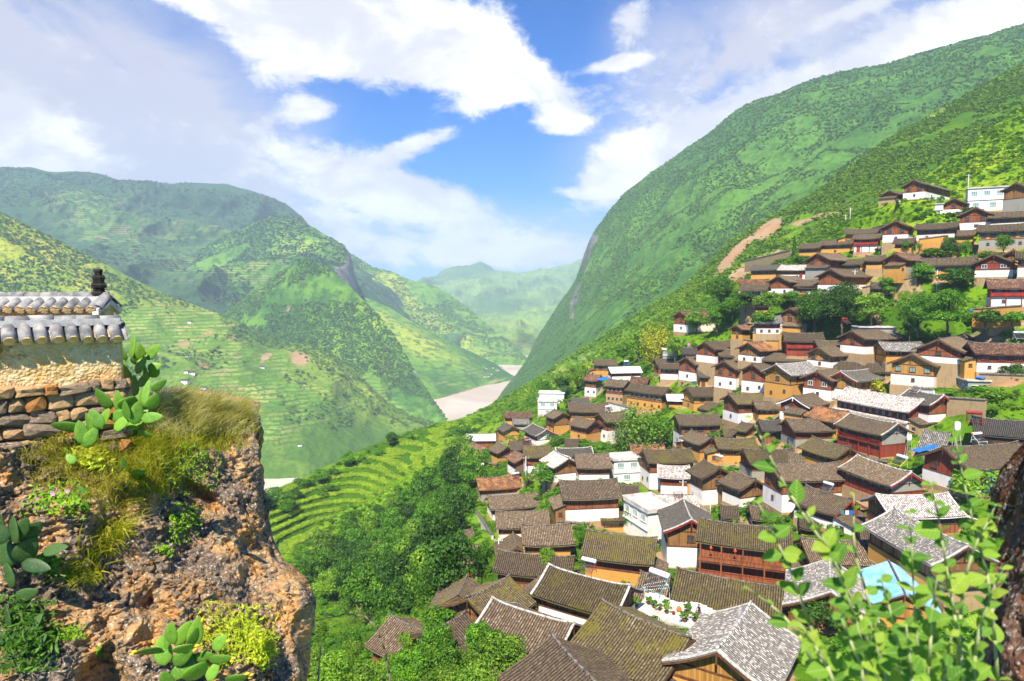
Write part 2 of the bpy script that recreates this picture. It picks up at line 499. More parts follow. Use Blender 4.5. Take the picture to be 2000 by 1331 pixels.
sheet('gorge_slope', mid_m,
      [[Z(560, 440, 3700), Z(640, 468, 3700), Z(690, 497, 3650), Z(725, 522, 3600), Z(760, 531, 3600), Z(800, 550, 3500), Z(850, 560, 3400), Z(880, 574, 3350), Z(920, 605, 3250), Z(960, 640, 3100), Z(990, 665, 2950), Z(1022, 694, 2800), Z(1034, 709, 2700)],
       [Z(560, 560, 3000), Z(700, 600, 3000), Z(850, 650, 2900), Z(960, 690, 2800), Z(1034, 710, 2690)],
       [Z(560, 714, yr(560, 714)), Z(1034, 712, yr(1034, 712))]],
      560, 1034, 280, 160, 115, 450, 21, 0.75, 0.25,
      lambda x, y, P: dict(tone=ell(x, y, [(760, 560, 70, 22, 35, .14), (860, 640, 110, 22, 38, .14), (960, 690, 60, 20, 35, .03), (700, 520, 30, 20, 0, -.1)]) + 0.06,  # tone raised overall: sunlight on this slope is put into the colour
                           soil=ell(x, y, [(905, 620, 14, 30, 30, .3), (985, 690, 22, 14, 30, .35)])))
sheet('gorge_foot', mid_m,
      [[Z(640, 560, 2700), Z(700, 575, 2600), Z(760, 602, 2500), Z(850, 655, 2420), Z(930, 694, 2360), Z(970, 713, 2330), Z(990, 727, 2290), Z(1004, 737, 2260)],
       [Z(640, 680, 2100), Z(760, 700, 2080), Z(850, 720, 2070), Z(940, 735, 2130), Z(1004, 739, 2240)],
       [Z(640, 790, yr(640, 790)), Z(800, 786, yr(800, 786)), Z(862, 777, yr(862, 777)), Z(930, 759, yr(930, 759)), Z(1004, 741, yr(1004, 741))]],
      640, 1004, 220, 140, 45, 320, 31, 0.7, 0.12,
      lambda x, y, P: dict(tone=.06 + ell(x, y, [(800, 660, 120, 25, 32, .1), (880, 700, 60, 20, 30, .08), (940, 735, 60, 14, 0, -.06)]),  # raised base tone paints the foot as sunlit too
                           field=ell(x, y, [(900, 740, 60, 16, -10, .5)]), soil=ell(x, y, [(855, 782, 80, 5, -14, .55), (950, 752, 60, 4, -16, .55)])))
sheet('cliff_ridge', mid_m,
      [[Z(300, 530, 2760), Z(400, 485, 2760), Z(470, 448, 2760), Z(530, 425, 2760), Z(580, 428, 2720), Z(610, 448, 2690), Z(640, 468, 2660), Z(672, 488, 2640), Z(684, 505, 2620), Z(690, 530, 2600), Z(697, 560, 2590), Z(703, 576, 2580), Z(720, 620, 2570)],
       [Z(300, 580, 2330), Z(450, 540, 2330), Z(600, 540, 2260), Z(680, 575, 2300), Z(720, 640, 2330)],
       [Z(300, 660, 1980), Z(600, 640, 1980), Z(720, 700, 2020)]],
      300, 720, 260, 160, 130, 420, 41, 0.8, 0.15,
      lambda x, y, P: dict(tone=ell(x, y, [(580, 490, 60, 40, 20, .12), (500, 480, 60, 30, -20, -.05)]) - 0.02,
                           field=ell(x, y, [(450, 545, 120, 25, 0, .8)]),
                           rock=ell(x, y, [(688, 540, 16, 42, 0, .75), (672, 560, 30, 18, 30, .6), (600, 436, 14, 14, 0, .4)])), sm=1)
sheet('middle_spur', mid_m,
      [[Z(250, 700, 2000), Z(400, 640, 1950), Z(480, 585, 1900), Z(545, 540, 1850), Z(580, 518, 1820), Z(600, 511, 1800), Z(630, 522, 1780), Z(680, 556, 1740), Z(740, 612, 1700), Z(780, 668, 1660), Z(806, 715, 1630), Z(835, 765, 1600), Z(858, 800, 1570), Z(873, 828, yr(873, 829))],
       [Z(250, 760, 1780), Z(480, 690, 1700), Z(600, 650, 1650), Z(740, 710, 1600), Z(830, 800, 1555), Z(873, 832, yr(873, 832))],
       [Z(250, 880, 1620), Z(480, 820, 1590), Z(650, 800, 1560), Z(760, 820, 1540), Z(873, 838, yr(873, 838))]],
      250, 873, 360, 190, 80, 330, 51, 0.8, 0.12,
      lambda x, y, P: dict(tone=ell(x, y, [(600, 560, 70, 35, 20, .06), (700, 600, 60, 20, 40, .08), (560, 660, 60, 50, 0, -.05), (800, 760, 40, 60, 30, -.08)]),
                           field=ell(x, y, [(420, 560, 120, 40, 0, .9), (690, 760, 70, 30, 0, .9), (600, 730, 90, 25, 0, .7), (760, 790, 30, 20, 0, .9)]),
                           soil=ell(x, y, [(560, 610, 18, 10, -40, .5), (655, 690, 10, 22, 20, .45), (640, 730, 30, 8, 0, .4)]),
                           rock=ell(x, y, [(855, 790, 14, 40, -25, .6), (820, 735, 10, 30, -25, .45)])))
def m_left(x, y, P):
    nz = fbm(np.stack([x, y, x * 0], -1) / 45, 4, .5, 9)
    return dict(tone=0.045 + 0.05 * nz + ell(x, y, [(80, 520, 170, 70, 20, .17), (350, 610, 130, 30, 20, .13), (60, 600, 130, 50, 0, -.03), (420, 830, 140, 120, 0, -.06), (760, 850, 140, 60, 0, -.08), (620, 860, 120, 60, 0, -.05)]),
                field=np.clip(ell(x, y, [(330, 640, 110, 45, 0, .9), (420, 700, 190, 80, 20, .75), (480, 830, 120, 60, 0, .9), (600, 800, 80, 40, 0, .8), (700, 760, 70, 40, 0, .8)]) * (0.8 + nz * 0.9), 0, 1),
                soil=ell(x, y, [(405, 660, 26, 7, -10, .55), (400, 718, 22, 8, 10, .6), (520, 705, 16, 6, -30, .55), (575, 700, 30, 16, 20, .5), (100, 490, 40, 6, 25, .4), (360, 672, 22, 6, 0, .6), (450, 672, 14, 5, 0, .5), (510, 720, 34, 8, 0, .4), (380, 770, 40, 8, -10, .35), (590, 720, 26, 18, 0, .45), (500, 690, 60, 10, 30, .3)]))
sheet('left_hillside', left_m,
      [[Z(-600, 150, 1500), Z(-200, 320, 1500), Z(0, 418, 1500), Z(100, 466, 1510), Z(170, 503, 1520), Z(250, 544, 1520), Z(330, 580, 1515), Z(400, 606, 1510), Z(440, 620, 1505), Z(480, 640, 1500), Z(540, 668, 1495), Z(600, 678, 1490), Z(650, 695, 1480), Z(700, 735, 1470), Z(750, 785, 1460), Z(800, 818, 1450), Z(873, 836, yr(873, 836))],
       [Z(-600, 600, 1150), Z(0, 640, 1210), Z(250, 690, 1230), Z(480, 740, 1250), Z(650, 770, 1290), Z(750, 815, 1340), Z(873, 842, yr(873, 842))],
       [Z(-600, 1080, yr(-600, 1080)), Z(0, 1000, yr(0, 1000)), Z(300, 958, yr(300, 958)), Z(500, 926, yr(500, 926)), Z(590, 921, yr(590, 921)), Z(640, 915, yr(640, 915)), Z(700, 895, yr(700, 895)), Z(780, 872, yr(780, 872)), Z(873, 848, yr(873, 848))]],
      -600, 873, 520, 250, 50, 250, 61, 0.75, 0.15, m_left)
sheet('right_mountain', right_m,
      [[Z(960, 800, 1700), Z(985, 762, 1900), Z(1010, 730, 1950), Z(1030, 700, 1980), Z(1050, 655, 2000), Z(1075, 620, 2000), Z(1100, 585, 2000), Z(1118, 560, 2000), Z(1128, 540, 1990), Z(1138, 505, 1980), Z(1150, 470, 1960), Z(1160, 450, 1950), Z(1190, 412, 1900), Z(1220, 378, 1880), Z(1270, 340, 1850), Z(1330, 300, 1800), Z(1380, 268, 1780), Z(1430, 228, 1750), Z(1455, 210, 1740), Z(1480, 203, 1730), Z(1525, 190, 1700), Z(1570, 170, 1680), Z(1640, 150, 1650), Z(1750, 128, 1600), Z(1850, 100, 1560), Z(2000, 58, 1500), Z(2400, -60, 1400)],
       [Z(960, 830, 1400), Z(1030, 720, 1650), Z(1100, 640, 1620), Z(1170, 560, 1500), Z(1300, 440, 1400), Z(1500, 300, 1300), Z(1800, 210, 1150), Z(2000, 150, 1080), Z(2400, 50, 1000)],
       [Z(960, 870, 1000), Z(1100, 740, 1050), Z(1250, 650, 950), Z(1400, 570, 880), Z(1600, 430, 800), Z(2000, 250, 760), Z(2400, 130, 760)]],
      960, 2400, 460, 240, lambda x, y: 58 + 20 * sstep(x, 1100, 1200), 250, 71, 0.75, 0.3,
      lambda x, y, P: dict(tone=-0.05 + ell(x, y, [(1250, 450, 140, 60, -40, .07), (1200, 620, 130, 60, -40, .08), (1500, 330, 220, 60, -30, .06), (1400, 420, 140, 60, -35, .06)]),
                           rock=ell(x, y, [(1146, 500, 10, 50, 10, .75), (1122, 590, 9, 44, 12, .66), (1156, 470, 14, 18, 0, .6), (1090, 630, 10, 30, 20, .4), (1195, 610, 8, 40, 15, .28), (1410, 315, 22, 8, -50, .5), (1370, 340, 16, 6, -50, .4)])), sm=1)
def m_d(x, y, P):
    return dict(tone=-0.02 + ell(x, y, [(1650, 340, 120, 30, -38, .02), (1820, 230, 60, 12, -25, .22), (1300, 590, 120, 30, -32, .1), (1050, 760, 120, 25, -30, .12), (1850, 270, 120, 40, -35, -.05), (1420, 545, 60, 10, -40, .12)]),
                field=ell(x, y, [(1830, 222, 36, 9, -25, .8), (1130, 715, 70, 20, -25, .7)]),
                soil=ell(x, y, [(1502, 447, 34, 14, -35, 1.0), (1440, 490, 50, 8, -42, .9), (1480, 522, 74, 13, -28, 1.0), (1415, 520, 38, 9, -45, .75), (1640, 405, 60, 4, -14, .8), (1600, 432, 70, 5, -10, .75)]))
sheet('right_ridge', near_m,
      [[Z(880, 838, 430), Z(960, 792, 480), Z(1000, 768, 500), Z(1060, 737, 520), Z(1100, 705, 540), Z(1150, 676, 560), Z(1250, 612, 580), Z(1330, 565, 575), Z(1380, 520, 560), Z(1420, 480, 555), Z(1460, 450, 552), Z(1500, 428, 550), Z(1560, 393, 560), Z(1600, 370, 570), Z(1680, 312, 600), Z(1750, 262, 620), Z(1820, 225, 640), Z(1880, 190, 650), Z(1940, 158, 680), Z(2000, 122, 700), Z(2400, -90, 760)],
       [Z(880, 850, 400), Z(1060, 765, 440), Z(1250, 640, 470), Z(1400, 550, 450), Z(1530, 470, 440), Z(1700, 370, 470), Z(2000, 210, 540), Z(2400, 20, 600)],
       [Z(880, 905, 300), Z(960, 872, 300), Z(1060, 820, 330), Z(1150, 762, 335), Z(1250, 700, 340), Z(1400, 632, 330), Z(1530, 560, 322), Z(1700, 470, 310), Z(2000, 330, 330), Z(2400, 160, 360)]],
      880, 2400, 560, 240, 11.0, 80, 81, 0.65, 0.3, m_d, sm=2)

# ------------------------------------------------------------------ the village hillside
DCTL = [(1000, 1331, 50), (1400, 1331, 46), (1900, 1331, 46), (2300, 1331, 44), (1050, 1220, 62), (1200, 1150, 78), (1420, 1150, 80), (1440, 1240, 62), (900, 1160, 88), (1215, 1075, 103), (1440, 1080, 96),
        (1800, 1040, 84), (1620, 1130, 78), (1140, 985, 123), (1000, 1010, 138), (910, 1075, 116), (1400, 930, 135), (1600, 960, 112), (1750, 930, 108), (1950, 930, 102), (2300, 930, 98), (1950, 1100, 74), (1780, 1160, 70),
        (1000, 890, 195), (1200, 870, 185), (1400, 840, 172), (1740, 810, 148), (1950, 830, 124), (2300, 830, 118), (1120, 830, 205), (1200, 760, 235), (1400, 730, 205), (1600, 710, 180), (1800, 710, 162), (1970, 700, 148), (2300, 700, 140),
        (1330, 640, 262), (1550, 640, 200), (1450, 575, 225), (1600, 565, 212), (1850, 545, 185), (1990, 530, 172), (2300, 520, 165), (1560, 505, 250), (1700, 490, 225), (1930, 460, 200), (1930, 410, 222), (1780, 395, 250), (1740, 400, 262), (2300, 380, 215),
        (1000, 830, 262), (940, 870, 235), (1010, 812, 285), (1070, 790, 272), (1150, 770, 248),
        (430, 1050, 215), (520, 990, 232), (620, 930, 262), (700, 893, 280), (760, 866, 300), (850, 835, 330), (600, 1000, 240), (700, 935, 262), (700, 1000, 242), (560, 1060, 222), (700, 1080, 212), (800, 940, 250), (800, 1010, 216), (620, 1250, 118), (700, 1180, 165), (750, 1320, 76), (850, 1060, 172), (900, 960, 205), (430, 1250, 125), (300, 1331, 90), (600, 1500, 42), (1000, 1500, 34), (1500, 1500, 30), (2100, 1500, 28),
        (960, 805, 330), (1060, 760, 335), (1150, 705, 335), (1250, 650, 345), (1400, 575, 330), (1530, 500, 315), (1620, 445, 305), (1700, 400, 305), (1780, 362, 305), (1880, 288, 315), (2000, 200, 340), (2300, 0, 400)]
def _far(p):      # the near rows stand a little farther off than first paced out
    x, y, d = p
    if x < 905: return p
    return (x, y, d * float(np.interp(y, [700, 800, 900, 1000, 1150, 1300], [1.0, 1.05, 1.12, 1.16, 1.22, 1.26])))
D = TPS([_far(p) for p in DCTL], 2e-4)
VTOP = [(300, 1110), (430, 1040), (520, 975), (620, 925), (700, 890), (760, 862), (850, 833), (900, 822), (960, 808), (1060, 765), (1150, 708), (1250, 652), (1400, 578), (1530, 500), (1620, 445), (1700, 400), (1780, 362), (1880, 288), (2000, 200), (2300, 0)]
HOUSE_PADS = []     # (x, y, base z, radius) filled by the houses, used to seat the ground
def hillside():
    nc, nr = 470, 330
    xs = np.linspace(300, 2300, nc)
    top = smooth1(np.interp(xs, [p[0] for p in VTOP], [p[1] for p in VTOP]), 3)
    t = np.linspace(0, 1, nr)[:, None] ** 1.05
    py = top * (1 - t) + 1560 * t
    px = np.broadcast_to(xs, py.shape).copy()
    P = at(px, py, D(px, py))
    n = fbm(P / 22, 5, .5, 91)
    P[..., 2] += n * 1.6 * np.clip(P[..., 1] / 150, .3, 1.2)
    # farmed terraces left of the village
    q = np.stack([px, py], -1)
    field = ell(px, py, [(600, 985, 105, 42, -26, 1), (740, 925, 120, 40, -30, 1), (850, 872, 70, 30, -30, 1), (560, 1050, 60, 40, 0, .8), (940, 850, 50, 18, -20, .9), (1130, 735, 60, 22, -20, .8)])
    up = np.clip(ell(px, py, [(1900, 300, 140, 60, -35, 1), (1960, 260, 80, 60, 0, .8)]), 0, 1)
    hstep = 1.75
    zz = P[..., 2] + 0.8 * fbm(P / 26, 3, .5, 15)
    fl = np.floor(zz / hstep); fr = zz / hstep - fl
    zq = (fl + sstep(fr, 0.62, 0.95)) * hstep
    P[..., 2] = P[..., 2] * (1 - field * .95) + zq * field * .95
    m = dict(tread=(fr < .56).astype(float),
             tone=0.02 + ell(px, py, [(1880, 330, 160, 70, -38, .14), (1750, 400, 80, 20, -30, .1), (600, 1070, 90, 50, 0, .06), (1500, 610, 150, 40, 0, -.05), (1700, 600, 200, 40, 0, -.1), (1950, 620, 120, 40, 0, -.1), (900, 820, 80, 15, -25, .1)]) + field * np.where((fr < .60), .10, -.22))
    xy = P[..., :2]
    dz = np.zeros(P.shape[:2]); wsum = np.full(P.shape[:2], 1e-3); near = np.zeros(P.shape[:2])
    for (hx, hy, hz, r) in HOUSE_PADS:
        d2 = ((xy - (hx, hy)) ** 2).sum(-1)
        w = np.exp(-d2 / (2 * (r * .75) ** 2))
        wsum += w; dz += w * hz; near = np.maximum(near, np.exp(-d2 / (2 * (r * .8) ** 2)))
    k = wsum / (wsum + 0.12)
    P[..., 2] = P[..., 2] * (1 - k) + (dz / wsum) * k
    nzs = fbm(P / 9, 4, .5, 33)
    m['soil'] = np.clip(near * 1.15 + nzs * .35 - .1, 0, 1) * sstep(py, 330, 480) + ell(px, py, [(1730, 608, 50, 4, 30, .8), (1600, 590, 60, 10, 0, .3), (1480, 520, 60, 10, -28, .5), (1850, 640, 60, 4, 12, .5), (1960, 760, 60, 30, 0, .4)])
    h = P[0].copy(); h[:, 2] = 0; h /= np.linalg.norm(h, axis=1)[:, None]
    Dd = np.linalg.norm(P[0][:, :2], axis=1)[:, None]
    nb = 7
    back = np.array([P[0] + h * Dd * .6 * k - np.array([0, 0, 1.]) * Dd * .6 * (.08 * k + .8 * k * k) for k in np.linspace(1, .05, nb)])
    V = np.concatenate([back, P], 0)
    me = mesh_np('village_hillside', V.reshape(-1, 3), grid_faces(V.shape[0], nc), True)
    for kk in ('tone', 'field', 'soil', 'rock'):
        a = m.get(kk, np.zeros(py.shape)); a = np.concatenate([np.repeat(a[:1], nb, 0), a], 0)
        set_attr(me, kk, a.ravel())
    o = obj('village_hillside', me, near_m); tag(o, kind='structure')
    LAND['village_hillside'] = dict(P=P, px=px, py=py, o=o, m=m, near=near, fieldmask=field, up=up)

_gz = {}
def ground_z(x, y):
    """height of the village hillside under a point (after hillside())"""
    if not _gz:
        L = LAND['village_hillside']; _gz['P'] = L['P'].reshape(-1, 3)
    P = _gz['P']; d2 = (P[:, 0] - x) ** 2 + (P[:, 1] - y) ** 2
    i = np.argpartition(d2, 4)[:4]; w = 1 / (d2[i] + 1e-3)
    return float((P[i, 2] * w).sum() / w.sum())
# ------------------------------------------------------------------ building materials
def wall_mat(name, c, dirt, amt=0.55, sc=0.55, bands=0.0, crack=0.0):
    m, t, out = material(name)
    v = t.new('ShaderNodeTexCoord').outputs['Object']
    v = t.vmath('ADD', v, t.vmath('SCALE', (53.0, 31.0, 0.0), t.new('ShaderNodeObjectInfo').outputs['Random']))
    n1 = t.noise(t.vmath('MULTIPLY', v, (1, 1, 0.45)), sc, 6, 0.65)
    n2 = t.noise(t.vmath('MULTIPLY', v, (1, 1, 0.12)), 2.2, 4, 0.6)
    z = t.new('ShaderNodeSeparateXYZ', {0: t.new('ShaderNodeTexCoord').outputs['Object']}).outputs['Z']
    low = t.step(t.math('ADD', z, t.math('MULTIPLY', n1, 1.5)), 1.6, 0.3)
    f = t.math('ADD', t.math('MULTIPLY', t.step(n1, 0.50, 0.72), amt), t.math('MULTIPLY', t.math('MULTIPLY', t.step(n2, 0.5, 0.68), low), 0.55))
    f = t.math('ADD', f, t.math('MULTIPLY', low, 0.22), clamp=True)
    col = t.mix(f, c, dirt)
    b = n1
    if bands:
        w = t.math('FRACT', t.math('MULTIPLY', t.math('ADD', z, t.math('MULTIPLY', n1, 0.1)), bands))
        ln = t.step(t.math('ABSOLUTE', t.math('SUBTRACT', w, 0.5)), 0.42, 0.48)
        col = t.mix(t.math('MULTIPLY', ln, 0.35), col, t.vmath('SCALE', dirt, 0.7))
        b = t.math('SUBTRACT', n1, t.math('MULTIPLY', ln, 0.4))
    col = t.mix(t.math('MULTIPLY', t.noise(v, 9, 3), 0.35), col, t.vmath('SCALE', c, 0.72))
    finish(t, out, col, 0.9, b, 0.35, 0.05, 0.15)
    return m

def timber_mat(name, c1, c2, plank=4.5):
    m, t, out = material(name)
    v0 = t.new('ShaderNodeTexCoord').outputs['Object']
    xyz = t.new('ShaderNodeSeparateXYZ', {0: v0})
    s = t.math('ADD', xyz.outputs['X'], xyz.outputs['Y'])
    v = t.vmath('ADD', v0, t.vmath('SCALE', (53.0, 31.0, 7.0), t.new('ShaderNodeObjectInfo').outputs['Random']))
    pk = t.math('MULTIPLY', s, plank)
    wn = t.new('ShaderNodeTexWhiteNoise', {'W': t.math('FLOOR', pk)}, noise_dimensions='1D').outputs[0]
    gap = t.step(t.math('ABSOLUTE', t.math('SUBTRACT', t.math('FRACT', pk), 0.5)), 0.44, 0.49)
    n = t.noise(t.vmath('MULTIPLY', v, (4, 4, 0.5)), 1.2, 5, 0.6)
    n2 = t.noise(v, 0.5, 4, 0.6)
    f = t.math('ADD', t.math('MULTIPLY', wn, 0.35), t.math('MULTIPLY', t.math('ADD', n, n2), 0.45))
    col = t.mix(t.step(f, 0.3, 0.85), c1, c2)
    col = t.mix(t.math('MULTIPLY', gap, 0.7), col, t.vmath('SCALE', c1, 0.35))
    finish(t, out, col, 0.75, t.math('SUBTRACT', n, gap), 0.4, 0.02, 0.25)
    return m

def tile_mat(name, dark, mid, light, f_light, moss, f_moss, warm=(0.26, 0.15, 0.08), f_warm=0.0):
    m, t, out = material(name)
    uv = t.new('ShaderNodeUVMap', uv_map='UVMap').outputs[0]
    cell = t.vmath('FLOOR', uv)
    rnd = t.new('ShaderNodeObjectInfo').outputs['Random']
    wn = t.new('ShaderNodeTexWhiteNoise', {'Vector': t.vmath('ADD', cell, t.vmath('SCALE', (91.0, 57.0, 13.0), rnd))}, noise_dimensions='3D').outputs[0]
    v = t.vmath('ADD', t.new('ShaderNodeTexCoord').outputs['Object'], t.vmath('SCALE', (53.0, 31.0, 7.0), rnd))
    n = t.noise(v, 0.6, 5, 0.66)
    nf = t.noise(v, 3.2, 4, 0.65)
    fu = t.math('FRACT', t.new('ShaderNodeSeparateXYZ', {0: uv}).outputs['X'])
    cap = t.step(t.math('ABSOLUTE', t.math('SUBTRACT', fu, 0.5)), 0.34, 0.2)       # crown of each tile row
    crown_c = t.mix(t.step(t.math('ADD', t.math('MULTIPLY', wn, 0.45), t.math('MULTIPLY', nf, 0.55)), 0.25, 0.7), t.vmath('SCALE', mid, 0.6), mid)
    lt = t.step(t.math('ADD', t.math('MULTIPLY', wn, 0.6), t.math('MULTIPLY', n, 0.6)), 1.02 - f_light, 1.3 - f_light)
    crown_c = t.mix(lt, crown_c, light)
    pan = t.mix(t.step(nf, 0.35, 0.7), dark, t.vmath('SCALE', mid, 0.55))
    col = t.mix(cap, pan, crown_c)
    if f_warm:
        col = t.mix(t.math('MULTIPLY', t.step(t.math('ADD', n, t.math('MULTIPLY', wn, 0.2)), 0.5, 0.75), f_warm), col, warm)
    ms = t.step(t.math('ADD', t.noise(v, 0.33, 5, 0.7), t.math('MULTIPLY', t.math('SUBTRACT', nf, 0.5), 0.5)), 0.62 - f_moss * 0.25, 0.8 - f_moss * 0.25)
    col = t.mix(t.math('MULTIPLY', ms, min(1, f_moss + 0.35)), col, moss)
    col = t.vmath('SCALE', col, t.math('ADD', 0.74, t.math('MULTIPLY', rnd, 0.42)))
    finish(t, out, col, 0.85, t.math('ADD', nf, wn), 0.3, 0.03, 0.2)
    return m

MOSS = (0.125, 0.125, 0.018)
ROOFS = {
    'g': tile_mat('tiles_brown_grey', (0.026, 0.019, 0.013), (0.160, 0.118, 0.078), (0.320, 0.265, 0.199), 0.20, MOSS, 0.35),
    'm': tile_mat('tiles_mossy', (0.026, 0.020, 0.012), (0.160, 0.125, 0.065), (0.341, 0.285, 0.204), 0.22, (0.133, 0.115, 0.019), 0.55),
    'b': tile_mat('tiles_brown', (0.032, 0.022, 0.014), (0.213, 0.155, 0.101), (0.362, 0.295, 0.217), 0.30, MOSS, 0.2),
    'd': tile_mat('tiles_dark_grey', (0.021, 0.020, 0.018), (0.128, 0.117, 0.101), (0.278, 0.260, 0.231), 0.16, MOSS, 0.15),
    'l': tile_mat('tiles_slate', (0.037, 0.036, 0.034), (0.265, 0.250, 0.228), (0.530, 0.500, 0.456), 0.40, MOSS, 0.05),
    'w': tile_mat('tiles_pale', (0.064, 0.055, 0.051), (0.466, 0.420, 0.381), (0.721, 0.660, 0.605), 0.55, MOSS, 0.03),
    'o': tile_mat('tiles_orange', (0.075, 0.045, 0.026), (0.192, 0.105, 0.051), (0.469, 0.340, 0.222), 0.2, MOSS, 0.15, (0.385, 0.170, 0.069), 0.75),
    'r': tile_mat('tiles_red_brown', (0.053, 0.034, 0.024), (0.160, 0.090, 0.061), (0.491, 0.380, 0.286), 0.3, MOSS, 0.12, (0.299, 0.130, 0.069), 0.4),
    's': mottled('metal_sheet_white', (0.66, 0.66, 0.68), (0.80, 0.80, 0.82), 0.5, 0.45, 4, 0.05, 0.01, 0.4),
    'u': mottled('metal_sheet_blue', (0.17, 0.42, 0.72), (0.34, 0.60, 0.86), 0.6, 0.4, 5, 0.1, 0.01, 0.45),
}
WALLS = {
    'W': wall_mat('plaster_white', (0.80, 0.775, 0.73), (0.52, 0.41, 0.28), 0.6),
    'P': wall_mat('plaster_cream', (0.74, 0.64, 0.56), (0.48, 0.36, 0.26), 0.5),
    'O': wall_mat('rammed_earth', (0.56, 0.30, 0.072), (0.40, 0.19, 0.045), 0.5, 0.5, 2.2),
    'G': wall_mat('cement_grey', (0.31, 0.30, 0.255), (0.20, 0.175, 0.13), 0.6),
    'S': wall_mat('stone_base', (0.42, 0.30, 0.16), (0.26, 0.18, 0.10), 0.8, 1.6, 2.6),
    'R': timber_mat('timber_red_brown', (0.15, 0.045, 0.018), (0.31, 0.105, 0.042)),
    'B': timber_mat('timber_brown', (0.12, 0.055, 0.02), (0.29, 0.15, 0.055)),
    'Y': timber_mat('timber_yellow', (0.27, 0.125, 0.03), (0.46, 0.25, 0.065)),
    'K': timber_mat('timber_deep_red', (0.155, 0.026, 0.015), (0.27, 0.058, 0.03)),
}
M_WOOD = mottled('beam_wood', (0.075, 0.030, 0.014), (0.15, 0.064, 0.03), 2.0, 0.7, stretch=(1, 1, .3))
M_RED = mottled('red_paint', (0.24, 0.018, 0.012), (0.36, 0.04, 0.025), 1.2, 0.6)
M_GREY = mottled('ridge_plaster', (0.30, 0.28, 0.25), (0.55, 0.53, 0.50), 2.0, 0.9)
M_VERGE = mottled('verge_plaster', (0.34, 0.32, 0.29), (0.60, 0.58, 0.55), 3.0, 0.9)
M_RIDGE = mottled('ridge_tiles', (0.06, 0.052, 0.042), (0.20, 0.175, 0.145), 3.0, 0.9)
M_SLATE = mottled('roof_underside', (0.045, 0.028, 0.018), (0.10, 0.062, 0.04), 1.0, 0.9)
M_WHITE = mottled('white_paint', (0.70, 0.70, 0.69), (0.82, 0.82, 0.80), 0.8, 0.6)
M_BLUE = mottled('blue_sheet', (0.012, 0.12, 0.48), (0.03, 0.20, 0.62), 0.8, 0.45)
M_STEEL = mottled('steel', (0.42, 0.43, 0.45), (0.66, 0.67, 0.69), 1.0, 0.35, metal=0.3)
M_CONC = mottled('concrete', (0.40, 0.37, 0.33), (0.60, 0.57, 0.52), 0.7, 0.9)
M_TEAL = mottled('teal_paint', (0.03, 0.19, 0.21), (0.06, 0.29, 0.31), 1.0, 0.5)
gm, t, out = material('window_glass')
finish(t, out, t.mix(t.noise(t.new('ShaderNodeTexCoord').outputs['Object'], 1.5, 3), (0.018, 0.022, 0.024), (0.075, 0.095, 0.10)), 0.12, None, spec=0.6)
M_GLASS = gm
gm, t, out = material('window_glass_green')
finish(t, out, t.mix(t.noise(t.new('ShaderNodeTexCoord').outputs['Object'], 1.5, 3), (0.10, 0.20, 0.19), (0.27, 0.40, 0.38)), 0.15, None, spec=0.6)
M_GLASSG = gm

# ------------------------------------------------------------------ house parts
_win = {}
def window(parent, x, y, z, face, w, h, fm, gmat=None, pane=True, mull=1):
    """face: direction the window looks, 'f' front (-y), 'l' left gable (-x), 'r' right gable (+x)"""
    key = (round(w, 2), round(h, 2), fm.name, (gmat or M_GLASS).name, mull)
    if key not in _win:
        b = 0.07
        mb = MB()
        mb.box(-w / 2, w / 2, -.05, .08, h / 2 - b, h / 2).box(-w / 2 - .05, w / 2 + .05, -.10, .08, -h / 2 - .02, -h / 2 + b)
        mb.box(-w / 2, -w / 2 + b, -.05, .08, -h / 2 + b, h / 2 - b).box(w / 2 - b, w / 2, -.05, .08, -h / 2 + b, h / 2 - b)
        for i in range(mull):
            c = -w / 2 + w * (i + 1) / (mull + 1)
            mb.box(c - .03, c + .03, -.04, .06, -h / 2 + b, h / 2 - b)
        fr = mb.mesh('window'); fr.materials.append(fm)
        pn = MB().box(-w / 2 + .02, w / 2 - .02, 0.012, 0.05, -h / 2 + .02, h / 2 - .02).mesh('pane'); pn.materials.append(gmat or M_GLASS)
        _win[key] = (fr, pn)
    fr, pn = _win[key]
    rz = {'f': 0, 'l': -pi / 2, 'r': pi / 2}[face]
    o = obj('window', fr, None, parent, (x, y, z), (0, 0, rz))
    obj('pane', pn, None, o)
    return o

